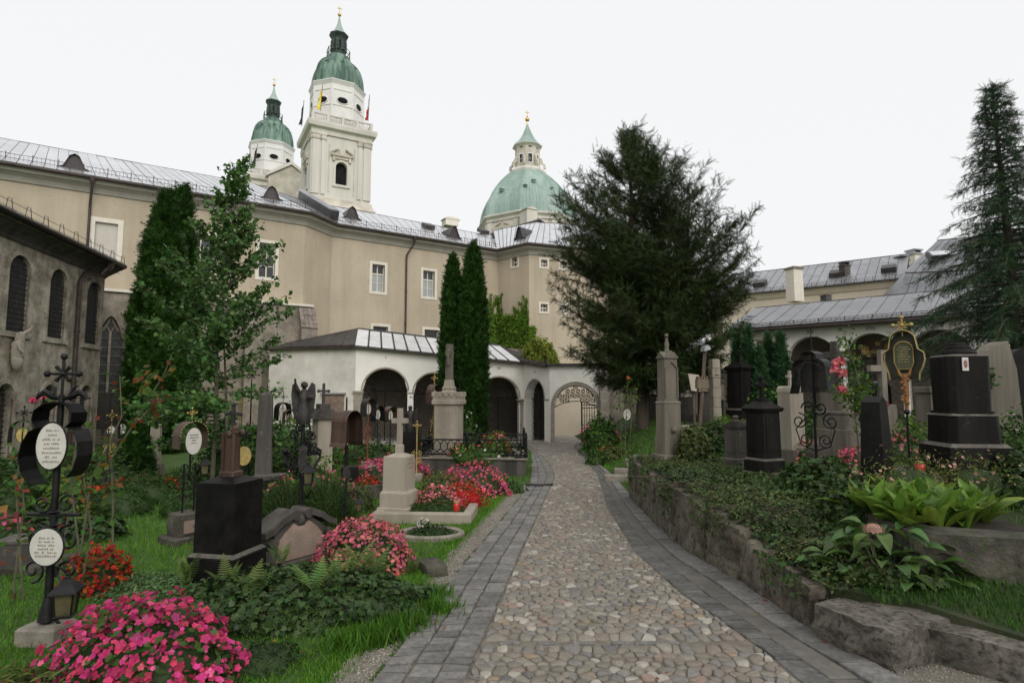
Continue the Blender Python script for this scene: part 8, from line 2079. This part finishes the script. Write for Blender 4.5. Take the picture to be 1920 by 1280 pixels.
bush('leafy_shrub', 'green plants on the terrace in front of the right arcade columns', 'shrub', tb_(1560, 14.5), (1.0, .5, .8), ('shrub', .1, 1200), (), RB)
bush('leafy_shrub', 'dim shrubs before the arch beside the spruce', 'shrub', tb_(1760, 14.0), (1.0, .5, .9), ('shrub', .1, 1200), (), RB)
bush('astilbe', 'faded feathery astilbe plumes behind the hostas', 'flowers', TX(1700, 6.0, .30), (.50, .2, .36), ('shrub_olive', .05, 700), [('fl_faded', 60, .018)], RB, lumps=.25, corek=.6, tmpl=LEAF_LONG)
bush('astilbe', 'faded feathery astilbe plumes before the massive black monument', 'flowers', TX(1830, 6.1, .30), (.42, .15, .30), ('shrub_olive', .05, 420), [('fl_faded', 50, .018)], RB, lumps=.25, corek=.6, tmpl=LEAF_LONG)

# ivy carpet over the terrace edge
g = np.random.default_rng(70); n = 23000
yy = 4.35 + 6.1 * g.random(n) ** .85; uu = .03 + 1.75 * g.random(n) ** 1.2 * np.interp(yy, [4.3, 5, 7, 10.5], [.45, .8, 1, .75])
hang = (g.random(n) < .09) & (np.sin(yy * 2.3) ** 2 > .45)
hgt = np.array([terrain(XB(y) + max(u, .2), y) for y, u in zip(yy, uu)])
bumpy = .035 + .05 * np.sin(yy * 5 + uu * 3) ** 2 + .04 * np.sin(uu * 9 + yy * 2) ** 2
P = np.stack([np.array([XB(y) for y in yy]) + uu, yy, hgt + bumpy * g.random(n) + .02], 1)
drop = g.random(n) ** 2.2 * np.interp(yy, [4.3, 6, 10], [.16, .34, .5]) * (.45 + .55 * np.sin(yy * 2.3) ** 2)
P[hang, 0] = np.array([XB(y) for y in yy])[hang] - .10 - .06 * g.random(hang.sum()); P[hang, 2] -= drop[hang]
N_ = np.where(hang[:, None], np.array([[-1, -.2, .35]]), np.array([[-.15, -.1, 1]])) + g.normal(size=(n, 3)) * .5
t = thing('ivy_carpet', 'dense ivy and cotoneaster carpet spilling over the retaining wall', 'ivy')
sel = g.random(n) + .25 * np.sin(yy * 2.1 + uu * 1.7)
for k, m_, s_ in ((sel < .42, 'ivy', .044), ((sel >= .42) & (sel < .85), 'cotoneaster', .034), (sel >= .85, 'shrub_olive', .034)):
    scatter('leaves', IVY if m_ == 'ivy' else LEAF, P[k], frames(int(k.sum()), N_[k], aim=g.normal(size=(int(k.sum()), 3)) + np.array([[-.4, 0, -.3]])), s_ * (.55 + .8 * g.random(int(k.sum()))), m_, t, True)
m2 = MB()
for _ in range(60):
    y = random.uniform(4.6, 10); x = XB(y) + random.uniform(-.08, .9); z = terrain(max(x, XB(y) + .2), y) + .04; pts = [(x + random.uniform(-.2, .2) * k, y + random.uniform(-.15, .15) * k, z + random.uniform(-.02, .05)) for k in range(4)]; m2.tube(pts, .005, 4)
m2.build('runners', 'bark', t)
bush('cotoneaster_bush', 'reddish cotoneaster tuft at the low end of the ivy carpet', 'shrub', (XB(5.0) + .22, 5.0, ZT(5) - .05), (.26, .34, .24), ('cotoneaster', .035, 1500), [('fl_faded', 90, .01)], None, tmpl=LEAF)

# ---- hostas: every leaf its own piece
def blade_leaf(L_=1.0, w_=.36, fold=.10, curl=.35, ns=6):
    V_, F_ = [], []
    for i in range(ns + 1):
        t_ = i / ns; wd = w_ * math.sin(PI * min(1, t_ * 1.0)) ** .75 * (1.15 - .45 * t_) if 0 < t_ < 1 else (.03 if t_ == 0 else .0)
        y = L_ * t_; z = curl * L_ * (t_ - t_ ** 2 * 1.35)
        V_ += [(-wd, y, z + fold * wd * 2), (0, y, z), (wd, y, z + fold * wd * 2)]
    for i in range(ns):
        a = 3 * i; F_ += [(a, a + 1, a + 4, a + 3), (a + 1, a + 2, a + 5, a + 4)]
    me = bpy.data.meshes.new('leaf'); me.from_pydata(V_, [], F_); me.update(); me.polygons.foreach_set('use_smooth', [True] * len(me.polygons)); return me
HL = [blade_leaf(1, .17, .3, .25), blade_leaf(1, .20, .25, .45), blade_leaf(1, .15, .35, .12)]
for m_ in HL: m_.materials.append(M['hosta_leaf'])
rr = random.Random(5)
HX = [(1625, 5.55), (1655, 5.25), (1690, 5.5), (1700, 5.05), (1735, 5.3), (1765, 5.0), (1790, 5.4), (1815, 5.05), (1850, 5.25), (1665, 5.8), (1760, 5.75)]
HN = ['at the left end of the planter', 'second from the left end of the planter', 'behind the left front clump', 'just above the bare planter corner', 'in the middle of the planter', 'at the front middle of the planter edge', 'in the back of the planter middle', 'at the front right of the planter', 'at the right end spilling outwards', 'at the back left near the black obelisk', 'at the back right near the massive monument']
for (px, d), nm in zip(HX, HN):
    c = GX(px, d); t = thing('hosta', 'yellow green hosta clump ' + nm, 'hosta', (c.x, d, .50), rr.random() * 6, 'hostas in the stone planter')
    for k in range(22):
        o = bpy.data.objects.new('leaf', rr.choice(HL)); C.objects.link(o); o.parent = t; a = 2 * PI * k / 22 * 1.6 + rr.random(); s = rr.uniform(.26, .40); el = 1.45 - .95 * k / 22 + rr.uniform(-.2, .15)
        o.rotation_euler = (el, rr.uniform(-.4, .4), a); o.scale = (s, s, s); o.location = (-math.sin(a) * .04, math.cos(a) * .04, rr.uniform(0, .05))
YL = [blade_leaf(1, .30, .18, .45), blade_leaf(1, .27, .22, .7)]
for m_ in YL: m_.materials.append(M['hydrangea_leaf'])
c = GX(1655, 4.75); t = thing('hydrangea', 'large leaved hydrangea with one faded pink bloom hanging over the planter corner', 'shrub', (c.x, 4.75, .18))
mb = MB()
for k in range(150):
    a = rr.random() * 2 * PI; r_ = .44 * math.sqrt(rr.random()); h_ = max(.04, .42 * (1 - (r_ / .5) ** 2) * rr.uniform(.45, 1.05)); x, y = r_ * math.cos(a) * 1.15 , r_ * math.sin(a) * .8
    if y < -.15: h_ -= .10
    o = bpy.data.objects.new('leaf', rr.choice(YL)); C.objects.link(o); o.parent = t; s = rr.uniform(.14, .215); o.location = (x, y, h_); o.scale = (s, s, s); o.rotation_euler = (rr.uniform(-.55, .45), rr.uniform(-.3, .3), math.atan2(-x, y) + rr.uniform(-.7, .7))
    if k % 5 == 0: mb.tube([(x * .15, y * .15, 0), (x * .6, y * .6, h_ * .7), (x, y, h_)], [.008, .006, .004], 5)
mb.build('stems', 'bark_green', t)
q = W(1637, 988, 4.42) - Vector((c.x, 4.75, .18)); g = np.random.default_rng(80); u = nz(160); u[:, 2] = np.abs(u[:, 2]) * .9 - .1
scatter('bloom', FLOWER, np.array([[q.x, q.y, q.z - .02]]) + u * np.array([[.068, .06, .055]]), frames(160, u), np.full(160, .014), 'fl_faded', t)

# ---- creeper on the building corner
g = np.random.default_rng(90); P, N_ = [], []
t = thing('wall_creeper', 'light green creeper climbing the corner of the beige building', 'creeper')
def creeper(wl, px0, px1, top, n, p_low=650):
    for _ in range(n):
        px = g.uniform(px0, px1); yt = top(px); y = g.uniform(yt, p_low); u = wl.u(px); q = wl.at(u, wl.z(px, y), -.05 - .12 * g.random()); P.append(q); N_.append((-wl.inw.x, -wl.inw.y, .35))
topw = lambda px: np.interp(px, [903, 915, 930, 945, 975, 985, 1000], [600, 588, 588, 592, 590, 592, 600]) + g.normal() * 3
creeper(wB, 903, 934, topw, 1300); creeper(wC, 934, 992, topw, 2600); creeper(wD, 992, 1003, lambda px: 610, 260)
st_ = []
for px0, px1, y0, y1, wl in ((908, 905, 590, 540, wB), (914, 918, 590, 550, wB), (920, 930, 590, 552, wB), (936, 941, 592, 550, wC), (938, 928, 592, 560, wC), (983, 976, 594, 565, wC), (986, 990, 594, 562, wC), (989, 984, 600, 555, wC), (972, 966, 592, 575, wC), (990, 988, 620, 580, wC)):
    for k in range(90):
        f = g.random() ** 1.2; px = px0 + (px1 - px0) * f + g.normal() * (1.6 * (1 - f) + .6) + 2.2 * math.sin(f * 7 + px0); y = y0 + (y1 - y0) * f; px = min(max(px, 900 if wl is wB else 935), 933 if wl is wB else 991)
        P.append(wl.at(wl.u(px), wl.z(px, y), -.04 - .06 * g.random())); N_.append((-wl.inw.x, -wl.inw.y, .35))
P = arr(P); N_ = np.array(N_) + g.normal(size=(len(P), 3)) * .4
scatter('leaves', LEAF, P, frames(len(P), N_, aim=g.normal(size=(len(P), 3)) * .6 + np.array([[0, 0, -1]])), .20 * (.6 + .7 * g.random(len(P))), 'creeper', t, True)
mb = MB()
for px0, px1, y0, y1, wl in ((911, 908, 660, 545, wB), (925, 925, 660, 555, wB), (945, 940, 660, 550, wC), (965, 972, 660, 590, wC), (985, 988, 660, 560, wC)):
    mb.tube([wl.at(wl.u(px0 + (px1 - px0) * f), wl.z(px0 + (px1 - px0) * f, y0 + (y1 - y0) * f), -.03) for f in np.linspace(0, 1, 6)], .02, 4)
mb.build('stems', 'bark', t)
q = W(1012, 690, 31.2); bush('roof_creeper', 'yellowish creeper mound hanging over the end of the gallery roof', 'creeper', (q.x, q.y, q.z), (1.0, .9, 1.55), ('creeper_gold', .17, 2600), (), None, core='creeper')

# ---- grass
def grass(label, name, n, gen, hmin, hmax, mat):
    P = gen(n); m = len(P); g = np.random.default_rng(n)
    nr = np.stack([g.normal(size=m) * .28, g.normal(size=m) * .28, np.ones(m)], 1); h = hmin + (hmax - hmin) * g.random(m) ** 1.5
    sc = np.stack([h * .0 + np.clip(h * 1.0, .05, .12), h, h], 1)
    o = scatter(name, BLADE, P, frames(m, nr), sc, mat); o['kind'] = 'stuff'; o['label'] = label; o['category'] = 'grass'; return o
g = np.random.default_rng(100)
def lawn(n, y0, y1, w0, dens=None):
    def gen(n):
        y = y0 + (y1 - y0) * g.random(n); xr = np.array([LO(v) - grav_w(v) + .04 for v in y]); xl = np.maximum(-.95 * y - .4, -9)
        e = g.random(n); x = xl + (xr - xl) * (1 - (1 - e) ** 1.0)
        x += .05 * np.sin(y * 9) * (x > xr - .3)
        return np.stack([x, y, -SLOPE * y], 1)
    return gen
grass('short green lawn grass near the path on the left', 'lawn_grass', 52000, lawn(0, 2.6, 6.5, 0), .02, .052, 'grass_bright')
grass('short green lawn grass between the graves farther back', 'lawn_grass', 46000, lawn(0, 6.5, 13, 0), .03, .085, 'grass_bright')
grass('rough grass among the far graves', 'lawn_grass', 16000, lawn(0, 13, 24, 0), .05, .16, 'grass')
def edge(n):
    y = 3.2 + 9 * g.random(n); x = np.array([LO(v) - grav_w(v) for v in y]) + g.normal(size=n) * .07 - .03; return np.stack([x, y, -SLOPE * y], 1)
grass('longer grass along the gravel strip', 'edge_grass', 9000, edge, .02, .06, 'grass_bright')
def joint(n):
    y = 2.8 + 9 * g.random(n) ** 1.3; x = np.array([LO(v) for v in y]) + g.normal(size=n) * .012 - .012; k = (np.sin(y * 5) + np.sin(y * 13.7)) > .1; return np.stack([x, y, -SLOPE * y], 1)[k]
grass('tiny grass tufts in the joint beside the granite setts', 'edge_grass', 5000, joint, .012, .035, 'grass')
def tuft(n):
    k = g.integers(5, size=n); cx = np.array([-.95, -.80, -1.1, -.62, -.75])[k]; cy = np.array([4.35, 4.55, 4.25, 4.9, 5.25])[k]; return np.stack([cx + g.normal(size=n) * .09, cy + g.normal(size=n) * .08, -SLOPE * cy], 1)
grass('tall grass tufts at the right end of the ivy bank', 'edge_grass', 3000, tuft, .06, .16, 'grass')
def bankg(n):
    y = 10.8 + 11 * g.random(n); u = 3.0 * g.random(n) ** 1.1; x = np.array([XB(v) for v in y]) + u; return np.stack([x, y, np.array([terrain(a, b) for a, b in zip(x, y)])], 1)
grass('grass on the bank between gate and retaining wall', 'bank_grass', 16000, bankg, .04, .13, 'grass_bright')
def terg(n):
    y = 4.6 + 9 * g.random(n); x = np.array([XB(v) for v in y]) + .9 + 7 * g.random(n); return np.stack([x, y, np.array([ZT(b) for b in y])], 1)
grass('grass between the graves on the right terrace', 'bank_grass', 20000, terg, .04, .14, 'grass')
def stripg(n):
    f = g.random(n); x = 2.55 + 2.8 * f; y = 3.6 + 1.08 * g.random(n); k = x > np.array([XB(v) for v in y]) + .1; return np.stack([x, y, np.array([ZT(b) for b in y])], 1)[k]
grass('grass strip in front of the hosta planter', 'bank_grass', 13000, stripg, .025, .07, 'thuja_tips')
def weeds(n):
    y = 3.4 + 7 * g.random(n); x = np.array([RO(v) for v in y]) + .03 + .04 * g.random(n); k = (np.sin(y * 4.1) + np.sin(y * 9.3 + 1)) > .7; return np.stack([x, y, -SLOPE * y + .02], 1)[k]
P = weeds(900); o = scatter('wall_weeds', LEAF, P, frames(len(P), nz(len(P)) * .6 + np.array([[-.4, -.2, .8]])), .05 * (.5 + g.random(len(P))), 'shrub_light'); o['kind'] = 'stuff'; o['label'] = 'small green weeds at the foot of the retaining wall'; o['category'] = 'weeds'
# pebbles on the gravel strips
OCT = ([(1, 0, 0), (0, 1, 0), (-1, 0, 0), (0, -1, 0), (0, 0, .6), (0, 0, -.6)], [(0, 1, 4), (1, 2, 4), (2, 3, 4), (3, 0, 4), (1, 0, 5), (2, 1, 5), (3, 2, 5), (0, 3, 5)])
n = 7000; y = 2.6 + 9.8 * g.random(n) ** 1.4; x = np.array([LO(v) - grav_w(v) * r for v, r in zip(y, g.random(n))]); k = np.array([grav_w(v) > .05 for v in y])
P = np.stack([x, y, -SLOPE * y + .007], 1)[k]
o = scatter('gravel_stones', OCT, P, frames(len(P), nz(len(P)) * .4 + np.array([[0, 0, 1]])), .0055 + .007 * g.random(len(P)) ** 2, 'pebble'); o['kind'] = 'stuff'; o['label'] = 'loose pale gravel beside the granite setts'; o['category'] = 'gravel'
n = 4500; y = 2.4 + 1.9 * g.random(n); x0 = np.array([RO(v) for v in y]); x1 = np.array([2.79 + .7 * (4.2 - v) for v in y]); x = x0 + (x1 - x0) * g.random(n); k = x1 > x0 + .05
P = np.stack([x, y, -SLOPE * y + .008], 1)[k]
P2 = np.stack([3.2 + 2.2 * g.random(2500), 3.0 + 1.0 * g.random(2500), np.full(2500, ZT(3.4) + .018)], 1); P = np.concatenate([P, P2[P2[:, 0] > 2.95 + .7 * (4.2 - P2[:, 1])]])
o = scatter('gravel_stones', OCT, P, frames(len(P), nz(len(P)) * .4 + np.array([[0, 0, 1]])), .004 + .006 * g.random(len(P)) ** 2, 'pebble'); o['kind'] = 'stuff'; o['label'] = 'loose grey gravel in the near right corner'; o['category'] = 'gravel'
# fallen leaves on the lawn
P = lawn(0, 3, 11, 0)(160); P[:, 2] += .03; o = scatter('fallen_leaves', LEAF, P, frames(160, nz(160) * .4 + np.array([[0, 0, 1]])), .03 + .03 * g.random(160), 'autumn_leaf'); o['kind'] = 'stuff'; o['label'] = 'few fallen brown leaves on the lawn'; o['category'] = 'leaves'
n = 90; y = 3.4 + 12 * g.random(n); x = np.array([LO(v) + (RO(v) - LO(v)) * r for v, r in zip(y, g.random(n))]); P = np.stack([x, y, -SLOPE * y + .045], 1)
o = scatter('fallen_leaves', LEAF, P, frames(n, nz(n) * .25 + np.array([[0, 0, 1]])), .02 + .03 * g.random(n), 'autumn_leaf'); o['kind'] = 'stuff'; o['label'] = 'few small dead leaves lying on the cobbled path'; o['category'] = 'leaves'
